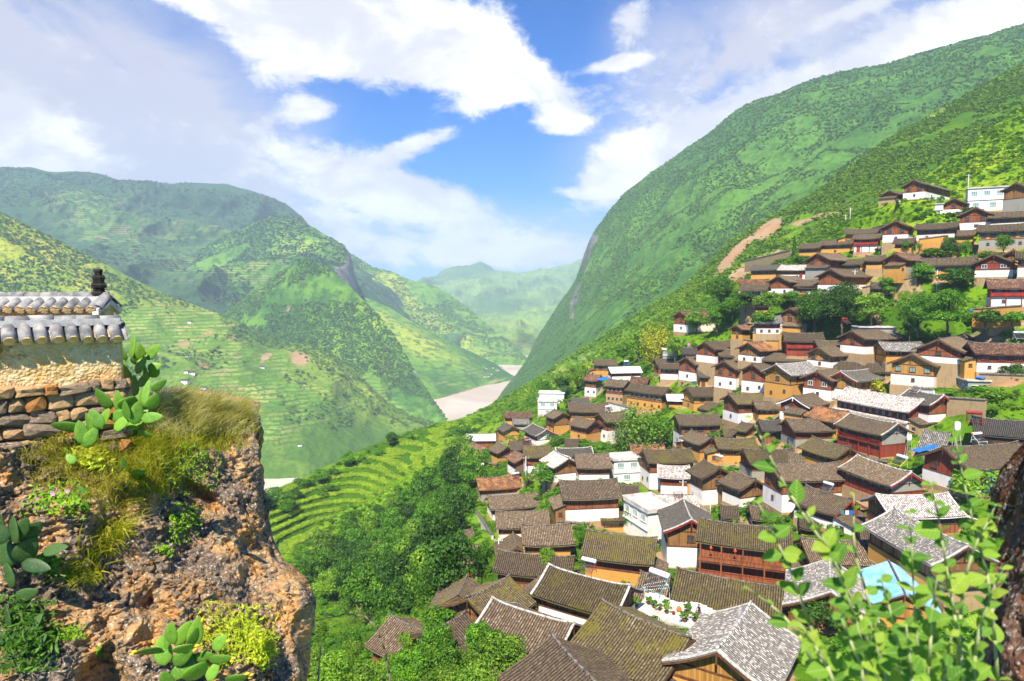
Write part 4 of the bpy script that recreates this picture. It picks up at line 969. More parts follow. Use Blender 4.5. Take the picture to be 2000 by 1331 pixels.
# ------------------------------------------------------------------ the houses, from the top of the slope down
# ridge left x,y  ridge right x,y  ground y  depth  lower wall, upper wall, roof  options | label
SPEC = '''
1785 358 1838 362 392 7 W R d a=40 gw=2 gl=1 nw=0 lw=2 | white house topmost on the slope above the bushes, with teal gable windows
1737 375 1768 378 398 6 W R d a=40 gw=1 nw=0 | small white and dark red house left of the topmost white house
1985 366 2040 360 416 7 G B g a=30 nw=2 gw=0 bal=1 | dark open timber house at the right edge beside the flat-roofed block
1853 390 1876 392 416 7 W R g a=55 L=8 gw=1 nw=0 | little red house with low white base under the flat-roofed block
1897 408 1915 410 448 8 W R g a=55 L=9 gw=2 gl=1 nw=0 | white house with red gable facing out, right of the little red house
1929 419 2040 411 445 6 W B g a=-35 nw=5 gw=0 | long brown-fronted white house running off the right edge, upper rows
1908 447 2012 434 484 7 G Y g a=-35 nw=5 gw=0 lw=3 fm=b | long yellow timber house with window rows, upper right
1862 456 1908 448 472 5 O O g a=-35 nw=0 gw=0 | low ochre annex against the left end of the yellow timber house
1789 444 1872 433 468 6 P R g a=-38 nw=4 gw=0 lw=2 | long pale pink house with red upper band and thin roof, upper right
1742 433 1768 436 472 7 W R g a=50 L=9 gw=2 gl=1 nw=1 | white house with ochre foot at the left end of the long pale pink house
1652 457 1716 441 480 6 O Y g a=-38 nw=0 gw=0 rw=1 | yellow-gabled house behind the red balcony house on the upper slope
1667 464 1722 456 492 5 W R g a=-38 nw=2 gw=0 bal=2 door=.2 | narrow house with red balcony high on the slope left of the white gabled house
1604 477 1669 463 494 6 O B g a=-45 nw=3 gw=0 lw=1 | long ochre house with brown upper band below the scar
1564 482 1608 473 500 6 O B g a=-45 nw=1 gw=0 | short ochre house at the left end of the upper row
1597 495 1642 499 540 8 G R g a=38 gw=2 gl=2 nw=1 | tall grey cement house with red timber gable
1525 523 1582 515 544 6 W R w a=-42 nw=0 gw=0 rw=0 door=.85 | white house with a pale new roof left of the grey cement house
1470 522 1525 518 546 6 O B d a=-42 nw=4 gw=0 | patched ochre and white house leftmost below the landslide
1440 547 1502 548 562 5 O B o a=-20 nw=0 gw=0 | low house with worn orange roof behind the window-fronted house
1447 560 1503 556 584 6 W R g a=-30 nw=4 gw=0 fm=w win=g | red house with a row of pale windows above the trees
1520 538 1558 544 576 7 W R g a=38 gw=0 gl=2 nw=0 barge=0 | white house with two small windows under a red gable, middle of its row
1546 551 1600 546 580 6 W R g a=-35 nw=0 gw=0 lw=1 door=.92 | white house with red door at its right corner and stone foot
1622 524 1676 531 572 8 W R g a=36 gw=0 gl=2 nw=2 | broad white house with long red gable above the dark tree
1628 511 1690 505 530 6 O B g a=-40 nw=2 gw=0 | dark timber barn right of the grey cement house
1748 494 1822 502 535 7 G R r a=28 gw=2 gl=1 nw=2 win=g | grey cement and red house with pale teal windows, left of the long ochre house
1789 510 1909 502 542 7 O B g a=-30 nw=4 gw=0 rw=0 | longest ochre house with grey roof above the round shrubs
1934 498 1956 500 540 8 W K g a=50 L=8 gw=2 nw=0 fm=w | white and red house with a white-railed window band, right end of its row
1982 497 2040 490 540 6 W R g a=-35 nw=2 gw=0 | white-based red house cut off by the right edge, middle rows
1971 490 1990 492 508 5 O B d a=50 L=6 nw=0 gw=0 | small dark gabled roof peeking over behind the white-railed house
1925 551 2030 545 598 7 W R r a=-28 nw=3 gw=0 bal=2 lw=2 | red balcony house on a white base above the blue tarpaulin
1328 609 1386 609 648 7 W R r a=32 gw=1 gl=1 nw=1 | lone white house among trees left of the village top
1437 634 1457 638 664 4 O B r a=35 L=5 nw=0 gw=0 gl=1 | tiny ochre lookout shed among bushes
1470 620 1526 619 650 6 P K l a=-12 nw=3 gw=0 lw=3 | red-fronted house on a pink base with three window bays
1542 602 1556 604 650 7 P B g a=52 L=7 gw=1 gl=1 nw=0 rw=0 | pink tower-like gable house joined to the red-fronted house
1528 653 1608 652 696 7 K R g a=-14 nw=0 gw=0 rw=1 bal=2 barge=r | dark red house with a long balcony under the dark tree
1376 668 1437 668 708 7 W R g a=35 gw=1 nw=2 | white-cornered house with red gable, upper left of the crowded rows
1461 668 1519 669 706 7 W B o a=35 gw=0 gl=2 nw=2 | white-gabled house with orange patch on its grey roof
1400 684 1448 684 711 6 R R g a=-8 nw=2 gw=0 rw=0 win=g | small all-red house between two white gabled houses
1483 692 1568 692 711 6 O B g a=-6 nw=0 gw=0 bal=1 | long open dark shed below the long red balcony
1590 667 1648 668 700 6 O B g a=-4 nw=0 gw=0 | grey roof set behind the yellow-walled house
1598 677 1672 677 715 7 W Y g a=30 gw=2 gl=1 nw=3 | house with yellow upper wall and white base beside the dark open shed
1330 681 1364 681 700 6 G B d a=-10 nw=0 gw=0 | dark-roofed shed below the pink water tank
1278 703 1318 703 722 6 R B g a=5 nw=1 gw=0 | brown house tucked behind the red-walled gallery house
1286 711 1328 712 742 5 W R g a=-12 nw=3 gw=0 win=g | red-walled house with three pale windows over a white base, left cluster
1339 698 1380 697 745 7 W R g a=32 gw=1 gl=1 nw=1 | white house on stone footing with brown gable, left cluster
1360 724 1400 724 758 6 O B d a=-6 nw=0 gw=0 door=.2 | brown boarded house over an ochre wall with a red door
1414 704 1468 703 758 7 W R g a=38 gw=2 gl=2 nw=1 | tall white house with red gable, left one of the white pair
1435 728 1456 728 757 4 R R d a=-5 nw=1 gw=0 | narrow red porch wedged between the white pair
1469 711 1514 710 768 7 W R g a=38 gw=1 gl=2 nw=1 | tall white house with red gable, right one of the white pair
1516 711 1588 711 778 8 O Y l a=30 gw=1 gl=2 nw=2 lw=1 verge=g | tall ochre house with yellow upper floor and slate roof
1540 748 1578 749 774 5 B B g a=-6 nw=3 gw=0 | low brown house with three windows in front of the tall ochre house
1594 724 1640 723 780 7 W R g a=40 gw=2 fm=w nw=0 gl=1 | white house with two white-framed gable windows beside the yellow gabled one
1642 725 1712 725 778 7 W Y d a=34 gw=2 nw=2 fm=b verge=g barge=r | white-cornered house with yellow lattice gable next to the lime-yellow bush
1626 707 1749 714 740 6 K R g a=-25 nw=6 gw=0 win=g | very long low dark red house behind the lime-yellow bush
1663 646 1744 646 690 7 W R g a=28 gw=1 nw=2 | red house with broad grey roof under the pale flat shed
1715 670 1802 671 705 6 O Y l a=-5 nw=3 gw=0 fm=b | yellow timber house with slate grey roof and three openings
1833 659 1886 660 704 9 W R g a=45 gw=1 nw=0 gl=0 | wide gabled house with dark porch above the big pale house
1782 689 1834 688 752 9 P Y g a=42 gw=3 gl=1 nw=2 win=g | big pale house with yellow glazed gable and a single square window
1888 673 2030 673 728 7 W K r a=-12 nw=4 gw=0 lw=3 fm=r | long white and red house with brown striped roof at the right edge
1649 762 1801 780 840 8 W K w a=-66 nw=11 gw=0 rw=1 lw=0 win=g barge=r ledge=1 verge=g | long hall with pale roof and a continuous row of green glass windows
1772 766 1843 773 828 6.5 W R d a=-70 nw=0 gw=0 rw=0 barge=r verge=g | white-gabled house with dark roof right behind the long pale-roofed hall
1588 794 1658 806 850 7 O B o a=-68 nw=0 gw=0 | sagging orange-brown roof left of the cement-gabled house
1658 808 1754 833 888 7 K R g a=-72 nw=3 gw=0 rw=0 gab=G bal=1 verge=g | cement-gabled house with a shaded red gallery along its side
1318 812 1404 811 880 7 W B g nw=3 gw=1 gl=1 gab=B | ochre and white house with white left corner next to the big bamboo
1349 842 1389 857 900 5.5 O B g a=-72 nw=0 gw=0 | dark wing roof stepping down behind a long ochre wall
1394 858 1476 859 905 6 O B m nw=1 gw=0 | mossy roofed house with short ochre front in mid village
1229 870 1298 870 905 6 B B o nw=0 gw=0 | orange-brown roof just above the white-based red gable house
1254 882 1350 879 956 7 W R m nw=0 gw=2 gl=2 | mossy roofed house with white left wall and ochre ledge beside the white cube
1450 881 1548 880 936 7 G K m nw=0 gw=2 | mossy roofed dark red house behind a grey yard wall
1284 911 1348 914 968 6 W K w nw=0 gw=0 verge=w | dark red house with white striped roof and white base
1374 899 1406 918 988 7 W B g a=-76 nw=0 gw=0 rw=1 | brown timber house with its gable and doorway turned to the right
1430 923 1477 939 992 6 W B g a=-70 nw=3 gw=0 rw=0 | brown timber house with cream base and gallery, behind the roof with the pale ridge
1502 911 1642 906 1000 7 W R b nw=2 gw=2 gl=1 | white-gabled house with ribbed roof and barred windows, mid village
1584 855 1660 878 912 6.5 O B m a=-72 nw=4 gw=0 | low ochre house with dark strip windows and mossy roof
1670 892 1778 927 972 6.8 K R b a=-74 nw=6 gw=0 rw=0 gab=G win=g barge=r verge=g | long dark red house with light brown roof carrying a yellow-framed heater
1841 875 1990 870 960 9 W K g a=14 nw=4 gw=2 fm=b blue=1 | large red house with a bright blue balcony panel
1802 842 1858 849 880 9 G B l nw=0 gw=0 | slate roof below the white-walled passage, with broken pale tiles
1896 817 2030 828 872 8 G B d a=-28 nw=0 gw=0 bal=1 | long dark shed with overhanging roof at the right edge
1709 971 1854 969 1030 7 R B w a=2 nw=3 gw=1 verge=w | house with white striped roof just behind the leafy branches
1739 990 1882 1074 1150 8 O B l a=-84 nw=0 gw=0 verge=w | slate roof running toward the viewer behind the leafy branches
1569 956 1665 975 1030 7 W K g a=-62 nw=0 gw=0 rw=2 barge=r | dark grey roofed house with red gable where washing hangs
1560 1056 1758 1060 1120 7 O B b nw=0 gw=0 | long brown ribbed roof half hidden by leafy branches
1359 1014 1548 1040 1142 7 K R m a=-20 nw=0 gw=0 | two-storey dark red gallery house with lanterns
1338 976 1347 1020 1108 7.5 W B d a=-97 nw=0 gw=0 rw=1 barge=r verge=w | white house whose dark slate roof ridge points at the viewer
1270 968 1367 969 1010 6 W K w nw=0 gw=0 | dark red house with black and white striped roof behind the slate ridge
1091 942 1208 939 1018 8 W R b nw=0 gw=1 gl=1 | large patched white house with brown roof left of the white parapet block
1166 992 1241 990 1036 6 O B m nw=0 gw=0 | small mossy roofed ochre hut overgrown on its right
1141 1040 1284 1055 1138 8 O K m nw=0 gw=0 | mossy roofed house with deep red band over tall ochre wall
1016 1029 1118 1027 1088 7 O R b nw=0 gw=0 | tan roofed house with tidy ochre bricks under a red band
966 1002 1073 1000 1050 7 P R b nw=0 gw=1 gl=1 | tan roofed red house between two similar roofs on the left edge
951 972 1049 965 1002 7 W R b nw=0 gw=0 door=.8 | tan roofed house with a small doorway at its right end, left edge
930 936 1014 931 976 7 G R o nw=0 gw=0 | house with bright orange-brown roof and long red band, left edge
871 1041 925 1036 1066 5 O O b nw=1 gw=0 | small ochre hut standing over the wood, upper of two
877 1070 939 1068 1130 5 O O b nw=0 gw=0 door=.8 | small ochre hut standing over the wood, lower of two
996 1047 1016 1069 1086 6 B B g a=-84 nw=0 gw=0 | dark brown pyramid-like roof beside the tidy ochre brick house
969 1079 1124 1093 1130 6 B B g nw=0 gw=0 | long dark ribbed roof with a tree across it
912 1129 894 1171 1194 6 O B g a=83 nw=0 gw=0 | steep brown roof on an ochre round-cornered hut by the wood
918 1180 995 1123 1200 7 B B m a=50 nw=0 gw=0 | thick mossy roof slanting up behind the white house
955 1174 1121 1227 1305 8 W R b a=-34 nw=4 gw=0 fm=b verge=g | white and red timber house with a pink awning at its foot
1065 1108 1229 1151 1222 7 W B m a=-32 nw=0 gw=0 lw=2 verge=g | mossy roofed white house with dragon-like ridge end and red water heater
1065 1242 1215 1385 1460 8 O B g a=-66 nw=0 gw=0 | big dark ribbed roof at the bottom edge
1168 1172 1344 1258 1330 9 W B m a=-46 nw=1 gw=0 lw=1 | mossy ribbed roof in front of the planted terrace
1314 1114 1530 1153 1215 8 P B m a=-24 nw=0 gw=0 | broad speckled mossy roof overhanging the planted terrace
1249 1120 1312 1132 1178 7 B B b a=-24 nw=0 gw=0 | steep speckled roof left of the broad mossy one
1470 1180 1401 1279 1345 8 O Y l a=56 nw=0 gw=0 verge=w | large slate roof with white ridge at the bottom by the washing terrace
1617 1094 1623 1160 1215 9 B B l a=66 nw=0 gw=0 verge=w | pale slate roof hidden behind the leafy branches
1736 1093 1766 1160 1195 7 O Y u a=71 nw=0 gw=0 ov=.4 og=.3 lift=0 | hut with a light blue metal sheet roof
758 1207 838 1240 1290 7 B B b a=-37 nw=0 gw=0 | brown roof nearly swallowed by foliage, left one at the bottom
845 1236 912 1200 1275 6 B B g a=50 nw=0 gw=0 | dark roof between foliage and the mossy roofs at the bottom
815 1262 885 1288 1330 6 B B g a=-37 nw=0 gw=0 | lowest overgrown roof above the bottom shrubs
983 806 1039 806 826 6 O B r nw=1 gw=0 | red-brown roofed house farthest left by the terraces
1000 820 1034 819 836 5 G B l a=0 nw=0 gw=0 | grey lean-to roof in front of the farthest left house
988 828 1002 834 862 6 O O d a=-70 nw=0 gw=0 | bright ochre gable house beside the metal-roofed shed
908 849 975 848 872 6 R B s a=0 nw=0 gw=0 lift=0 | red shed with shining white metal roof, left edge of the village
922 864 926 884 912 7 W B r a=-86 nw=0 gw=0 rw=1 | pinkish roof with its ridge toward the viewer below the metal-roofed shed
972 866 992 874 906 6 O R g a=-62 nw=0 gw=0 rw=1 | brown gabled house with reddish timber left of the white gabled row
994 864 1038 863 904 6 O B g nw=0 gw=0 | grey roof behind the red solar tank, left cluster
1020 874 1076 873 930 7 W R m nw=0 gw=0 lw=2 | white house with red band and pale speckled roof in the left cluster
1004 884 1026 892 930 5 W K r a=-70 nw=2 gw=0 | red wing with brown roof on the left side of the white house with red band
1082 882 1112 898 940 7 W B w a=-70 nw=0 gw=0 rw=0 | white house with half white half grey roof turned to the right
1084 878 1156 876 910 6 W B d nw=0 gw=0 verge=w | dark roof with white ridge line behind two white houses
1120 889 1190 888 942 8 W R b nw=0 gw=0 gl=1 | broad white house with red band left of the white cube
1040 829 1068 841 866 6.5 W K d a=-68 nw=2 gw=0 rw=0 barge=r gab=W verge=g | grey roofed house with red bargeboards round a white gable
1107 790 1188 789 830 7 O B g nw=0 gw=0 lw=0 | long ochre house with grey roof right of the white terrace house
1082 800 1100 808 848 6 O B g a=-66 nw=2 gw=0 bal=1 | ochre house with dark gallery leaning out over the green slope
1124 816 1162 824 860 6 O R b a=-50 nw=0 gw=0 lw=1 | ochre house with red strip between two bigger ones, left of the bamboo
1169 808 1220 807 866 7 W R g a=28 gw=2 gl=2 nw=2 | big white house with red upper storey left of the bamboo
1113 780 1150 779 796 5 B B d nw=0 gw=0 | dark low roof behind the long ochre house
1158 704 1204 704 736 6 O B g a=0 nw=2 gw=0 | square ochre tower house at the top of the left rows
1188 717 1250 717 742 6 W R s a=8 nw=2 gw=1 lift=0 | red house with a white sheet roof and a blue rooftop heater
1232 738 1268 739 752 6 O B r a=-20 nw=0 gw=0 | small tan roof right of the white sheet roof
1145 732 1174 735 775 6 W B r a=-30 nw=3 gw=0 lw=2 | house with orange roof edge and brown windows at the left end of the stone row
1188 742 1228 746 790 6 S K b a=-36 nw=4 gw=0 lw=4 win=g | red house with four pale windows on a stone base in the row
1230 750 1306 760 800 6 O B g a=-42 nw=7 gw=0 lw=5 win=g | long ochre house with seven windows ending the stone row
1300 772 1334 770 802 5 O B s a=-5 nw=2 gw=0 lift=0 | ochre hut with a white sheet roof and blue edge
1340 758 1416 758 802 7 O O g a=12 gw=0 gl=1 nw=2 | ochre house with grey roof beside the white-sheeted hut
1420 757 1452 760 785 6 O B b a=-10 nw=0 gw=0 | small grey roof closing the courtyard behind the ochre house
1423 771 1508 770 826 7 W R m a=16 gw=2 gl=1 nw=2 | white walled house with mossy roof and red gable in the middle rows
1470 785 1526 787 822 5 O R b a=0 nw=4 gw=0 win=g | gallery with white curtains under a pale speckled roof
1548 773 1604 770 822 7 W K g a=40 gw=2 win=g nw=0 gl=1 barge=w | deep red gable with two green windows above a white wall
1380 784 1406 792 814 6 W B g a=-60 nw=0 gw=0 rw=0 | brown shed attached to the left of the mossy roofed white house
1448 824 1473 833 860 5 O B g a=-60 nw=2 gw=0 | small ochre house with dark loft in the middle of the village
1480 822 1524 824 868 6 B R d a=-5 nw=1 gw=0 | dark roof crossed by the slender leafy stem
1405 988 1442 993 1032 5 W B g a=-12 nw=1 gw=0 | small white-walled hut in the lane right of the slate ridge
1212 950 1248 951 988 5 O B g nw=0 gw=0 door=.5 | little ochre gatehouse below the white cube house
1560 1004 1600 1010 1044 5 O B g a=-20 nw=1 gw=0 | low ochre shed below the house with ribbed roof and barred windows
1330 900 1352 903 925 4 O B b a=-20 nw=0 gw=0 | tiny ochre shed right of the mossy roofed house with white left wall
1010 908 1034 910 932 5 O B g a=-15 nw=0 gw=0 | tiny ochre shed in front of the red wing, left cluster
1690 505 1730 498 524 5 O R g a=-35 nw=1 gw=0 | low red and ochre shed left of the teal-windowed cement house
1700 552 1740 556 580 5 S B g a=-25 nw=0 gw=0 | stone byre beside the path under the teal-windowed cement house
1462 990 1502 994 1032 5 W B g a=-10 nw=1 gw=0 | small white-based hut above the roof of the red gallery house
1540 886 1574 890 918 5 O B b a=-25 nw=1 gw=0 | small tan roofed hut left of the house with dark strip windows
1410 838 1440 840 864 5 O B g a=-8 nw=1 gw=0 | low ochre hut behind the mossy roof with short ochre front
1676 1026 1714 1031 1064 5 B B g a=-20 nw=0 gw=0 | dark hut below the white striped roof behind the leafy stems
1104 858 1132 861 886 5 O B g a=-12 nw=0 gw=0 | low ochre hut at the foot of the ochre house with red strip
1746 472 1788 464 492 5 O B g a=-38 nw=1 gw=0 | low ochre hut below the left end of the pale pink house
1470 590 1506 588 610 5 O B g a=-20 nw=0 gw=0 | ochre byre under the red house with a row of pale windows
1838 482 1880 474 500 5 O R g a=-35 nw=1 gw=0 | low ochre and red hut below the right end of the pale pink house
1560 556 1604 552 582 5 O R g a=-30 nw=1 gw=0 | small ochre and red hut right of the white house with red door
1965 560 2000 556 590 5 O B g a=-28 nw=0 gw=0 | ochre lean-to behind the red balcony house at the right edge
1534 821 1616 820 874 7 G K b a=4 nw=0 gw=0 gl=1 | deep red house on a grey cement base, right of the leafy stem
'''
def parse():
    for ln in SPEC.strip().splitlines():
        left, label = ln.split('|'); p = left.split()
        x1, y1, x2, y2, by, Wd = map(float, p[:6])
        kw = {}
        for kv in p[9:]:
            k, v = kv.split('=')
            if k in ('nw', 'gw', 'rw', 'lw', 'gl', 'bal', 'ledge', 'blue'): v = int(v)
            elif k in ('fm', 'win', 'barge', 'verge', 'gab'): v = None if v == '0' else v
            else: v = float(v)
            kw[k] = v
        house(x1, y1, x2, y2, by, Wd, p[6], p[7], p[8], label.strip(), **kw)
parse()
flat_house(1889, 374, 1987, 363, 410, 7, 'W', 'white two-storey block with flat roof at the top right of the village', a=-28, nw=4, lw=3, par=.15)
flat_house(1826, 400, 1842, 399, 420, 4, 'W', 'little white flat-roofed outhouse left of the little red house', a=-30, nw=0, lw=0, par=.1, storeys=1)
flat_house(1052, 782, 1088, 781, 812, 7, 'W', 'white terrace house with flat roof at the far left', a=-5, nw=2, lw=1, par=.4)
flat_house(1054, 766, 1102, 766, 790, 6, 'W', 'upper white block with bright sheet roof behind the white terrace house', a=-5, nw=1, lw=0, par=.05, storeys=1, top=M_WHITE)
flat_house(1191, 892, 1242, 893, 946, 6, 'W', 'white cube house with big windows and flat roof in mid village', a=12, nw=2, lw=1, par=.35)
flat_house(1244, 976, 1292, 992, 1062, 6, 'W', 'white parapet block with potted plants on its roof', a=-70, L=9, nw=3, lw=0, par=.6)
flat_house(1294, 682, 1322, 682, 704, 5, 'G', 'grey unfinished block with flat roof beside the yellow-green tree', a=-10, nw=1, lw=1, par=.1, storeys=1)
flat_house(1880, 740, 1938, 742, 764, 5, 'G', 'low grey shed with flat roof under the long white and red house', a=-10, nw=2, lw=0, par=.1, storeys=1)
flat_house(1672, 637, 1742, 640, 656, 5, 'G', 'pale flat shed roof above the broad red house', a=-8, nw=0, lw=0, par=.1, storeys=1)
hillside()
# ------------------------------------------------------------------ vegetation
def leaf_mat(name, c1, c2, c3, trans=0.3, scale=0.6, rough=0.55, vary=True):
    m, t, out = material(name)
    rnd = t.new('ShaderNodeObjectInfo').outputs['Random']
    pos = t.new('ShaderNodeNewGeometry').outputs['Position']
    n = t.noise(pos, scale, 3, 0.6)
    wn = t.new('ShaderNodeNewGeometry').outputs['Random Per Island']
    f = t.math('ADD', t.math('MULTIPLY', n, 0.6), t.math('MULTIPLY', wn, 0.4))
    col = t.mix(t.step(f, 0.3, 0.55), c1, c2)
    col = t.mix(t.step(f, 0.55, 0.75), col, c3)
    if vary: col = t.vmath('SCALE', col, t.math('ADD', 0.72, t.math('MULTIPLY', rnd, 0.6)))
    finish(t, out, col, rough, None, spec=0.3, trans=trans)
    return m
L_MID = leaf_mat('leaves_mid_green', (0.0356, 0.1217, 0.0046), (0.0832, 0.2360, 0.0074), (0.1901, 0.3850, 0.0125))
L_DARK = leaf_mat('leaves_dark_green', (0.0190, 0.0671, 0.0051), (0.0428, 0.1304, 0.0074), (0.0974, 0.2236, 0.0125))
L_LIME = leaf_mat('leaves_lime', (0.07, 0.17, 0.012), (0.15, 0.30, 0.016), (0.27, 0.42, 0.03))
L_YELLOW = leaf_mat('leaves_yellow', (0.20, 0.24, 0.012), (0.42, 0.44, 0.014), (0.62, 0.60, 0.03))
L_HILL = leaf_mat('leaves_hillside', (0.0546, 0.1429, 0.0074), (0.1093, 0.2360, 0.0109), (0.1842, 0.3353, 0.0171), 0.25, 0.05)
L_BRIGHT = leaf_mat('leaves_bright_hill', (0.0737, 0.1800, 0.0046), (0.1663, 0.3167, 0.0068), (0.3089, 0.4595, 0.0114), 0.25, 0.12)
L_FAR = leaf_mat('leaves_far_forest', (0.028, 0.075, 0.020), (0.050, 0.115, 0.026), (0.085, 0.16, 0.032), 0.2, 0.02)  # dark leaf colours carry the massif's painted cloud shadow
L_CROP = leaf_mat('maize_leaves', (0.17, 0.32, 0.018), (0.33, 0.50, 0.024), (0.50, 0.62, 0.04), 0.35, 0.1)
M_BARK = mottled('bark', (0.10, 0.075, 0.05), (0.22, 0.18, 0.135), 4.0, 0.9, stretch=(1, 1, .3))

def leaf_quads(C, N, size, r, aspect=1.0):
    """one small quad per point: centres C, facing N"""
    n = len(C)
    N = N / np.linalg.norm(N, axis=1, keepdims=True)
    a = np.cross(N, r.normal(size=(n, 3))); a /= np.linalg.norm(a, axis=1, keepdims=True)
    b = np.cross(N, a)
    s = (size * (0.65 + 0.7 * r.random(n)))[:, None] if np.ndim(size) == 0 else size[:, None]
    V = np.stack([C - a * s * aspect, C - b * s * .55 + N * s * .12, C + a * s * aspect, C + b * s * .55 + N * s * .12], 1)
    return V.reshape(-1, 3), np.arange(4 * n).reshape(n, 4)

def crown(name, seed, nl, nq, size, kind='round'):
    """crown in a unit box: base at z=0, height 1, width about 1"""
    r = np.random.default_rng(seed)
    C = []; N = []
    if kind == 'conifer':
        t = r.random(nq) ** .7; ang = r.random(nq) * 2 * pi; lev = np.floor(t * 9) / 9
        rad = (1 - t) * .36 * (0.5 + .5 * np.abs(np.sin((t * 9) * pi))) * (.6 + .4 * r.random(nq)) + .02
        P = np.c_[rad * np.cos(ang), rad * np.sin(ang), .08 + t * .92 - rad * .35]
        V, Q = leaf_quads(P, np.c_[np.cos(ang) * .6, np.sin(ang) * .6, np.full(nq, .8)] + r.normal(size=(nq, 3)) * .4, size, r)
        return mesh_np(name, V, Q, False)
    for k in range(nl):
        if kind == 'bamboo':
            ang = r.random() * 2 * pi; lean = r.random() * .36; top = .62 + .38 * r.random()
            n = nq // nl; t = r.random(n) ** .75
            spread = .035 + .13 * np.sin(pi * np.clip(t, 0, 1)) ** .8
            cx = np.cos(ang) * (.12 + lean * t ** 1.6); cy = np.sin(ang) * (.12 + lean * t ** 1.6); cz = top * t * (1 - .12 * lean * t)
            off = r.normal(size=(n, 3)) * spread[:, None]
            P = np.c_[cx, cy, cz + .03] + off
            C.append(P); N.append(off + r.normal(size=(n, 3)) * .08 + (0, 0, .1)); continue
        if kind == 'shrub':
            c = np.array([r.normal() * .2, r.normal() * .2, .3 + r.random() * .3]); rad = np.array([.26, .26, .24]) * (.6 + .6 * r.random())
        else:
            th = r.random() * 2 * pi; rr = .33 * sqrt(r.random()); zz = .36 + .5 * r.random()
            shrink = 1 - max(0, zz - .55) * 1.1
            c = np.array([cos(th) * rr * shrink, sin(th) * rr * shrink, zz]); rad = np.array([.21, .21, .155]) * (.65 + .65 * r.random())
        n = int(nq / nl)
        d = r.normal(size=(n, 3)); d /= np.linalg.norm(d, axis=1, keepdims=True)
        d[:, 2] = np.where(d[:, 2] < -.35, -d[:, 2], d[:, 2])
        q = (.62 + .42 * r.random(n))[:, None]
        # uneven clumps
        q *= 1 + .32 * fbm((d * 2.2 + k * 5.1), 2)[:, None]
        C.append(c + d * rad * q); N.append(d * (1, 1, 1.2) + r.normal(size=(n, 3)) * .55)
    V, Q = leaf_quads(np.concatenate(C), np.concatenate(N), size, r)
    V[:, 2] = np.maximum(V[:, 2], .01)
    return mesh_np(name, V, Q, False)

def trunk_mesh(seed, h=.5, r0=.03, nb=5, spread=.3):
    r = np.random.default_rng(seed); mb = MB()
    p = [(0, 0, -.08), (.01, .01, h * .4), (r.normal() * .03, r.normal() * .03, h)]
    mb.tube(p, [r0, r0 * .8, r0 * .55], 0, 6)
    for i in range(nb):
        an = 2 * pi * i / nb + r.random(); z = h * (.45 + .5 * r.random()); e = spread * (.6 + .6 * r.random())
        mb.tube([(0.01, 0, z), (cos(an) * e * .5, sin(an) * e * .5, z + .14), (cos(an) * e, sin(an) * e, z + .3 + .1 * r.random())], [r0 * .5, r0 * .35, r0 * .12], 0, 5)
    return mb.mesh('trunk', True)

CROWNS = {
    'round': [crown('crown', 100 + i, 17, 4600, .029) for i in range(4)],
    'bamboo': [crown('crown', 200 + i, 16, 4200, .024, 'bamboo') for i in range(2)],
    'shrub': [crown('crown', 300 + i, 7, 1500, .04, 'shrub') for i in range(3)],
    'conifer': [crown('crown', 400, 1, 2200, .035, 'conifer')],
    'big': [crown('crown', 500 + i, 26, 9000, .019) for i in range(2)],
}
TRUNKS = [trunk_mesh(50 + i) for i in range(3)]
for m_ in TRUNKS: m_.materials.append(M_BARK)
_crown_m = {}
def crown_mesh(kind, i, mat):
    k = (kind, i % len(CROWNS[kind]), mat.name)
    if k not in _crown_m:
        me = CROWNS[kind][k[1]].copy(); me.materials.clear(); me.materials.append(mat); _crown_m[k] = me
    return _crown_m[k]
_tn = [0]
def tree(px, py, hpx, wpx, kind, mat, label, group=None, Y=None, name='tree', cat='tree', sink=.3, off=0.0):
    """px, py = foot in the photograph; height and width in photo pixels"""
    Y = float(D(px, py)) + off if Y is None else Y
    P = at(px, py, Y); h = hpx * Y / F; w = wpx * Y / F
    return tree_at(P, h, w, kind, mat, label, group, name, cat, sink)
def tree_at(P, h, w, kind, mat, label, group=None, name='tree', cat='tree', sink=.3):
    _tn[0] += 1; i = _tn[0]
    rz = (i * 2.399) % (2 * pi)
    o = thing(name, label, cat, (float(P[0]), float(P[1]), float(P[2]) - sink), rz, group)
    tk = obj('trunk' if kind != 'shrub' else 'stem', TRUNKS[i % 3], None, o, scl=(w * .9, w * .9, h))
    obj('crown' if kind not in ('shrub',) else 'foliage', crown_mesh(kind, i, mat), None, o, scl=(w, w, h))
    return o

_protos = {}
def proto(key, me, mat):
    if key not in _protos:
        me = me.copy(); me.materials.clear(); me.materials.append(mat)
        _protos[key] = bpy.data.objects.new('foliage_' + key, me)
    return _protos[key]

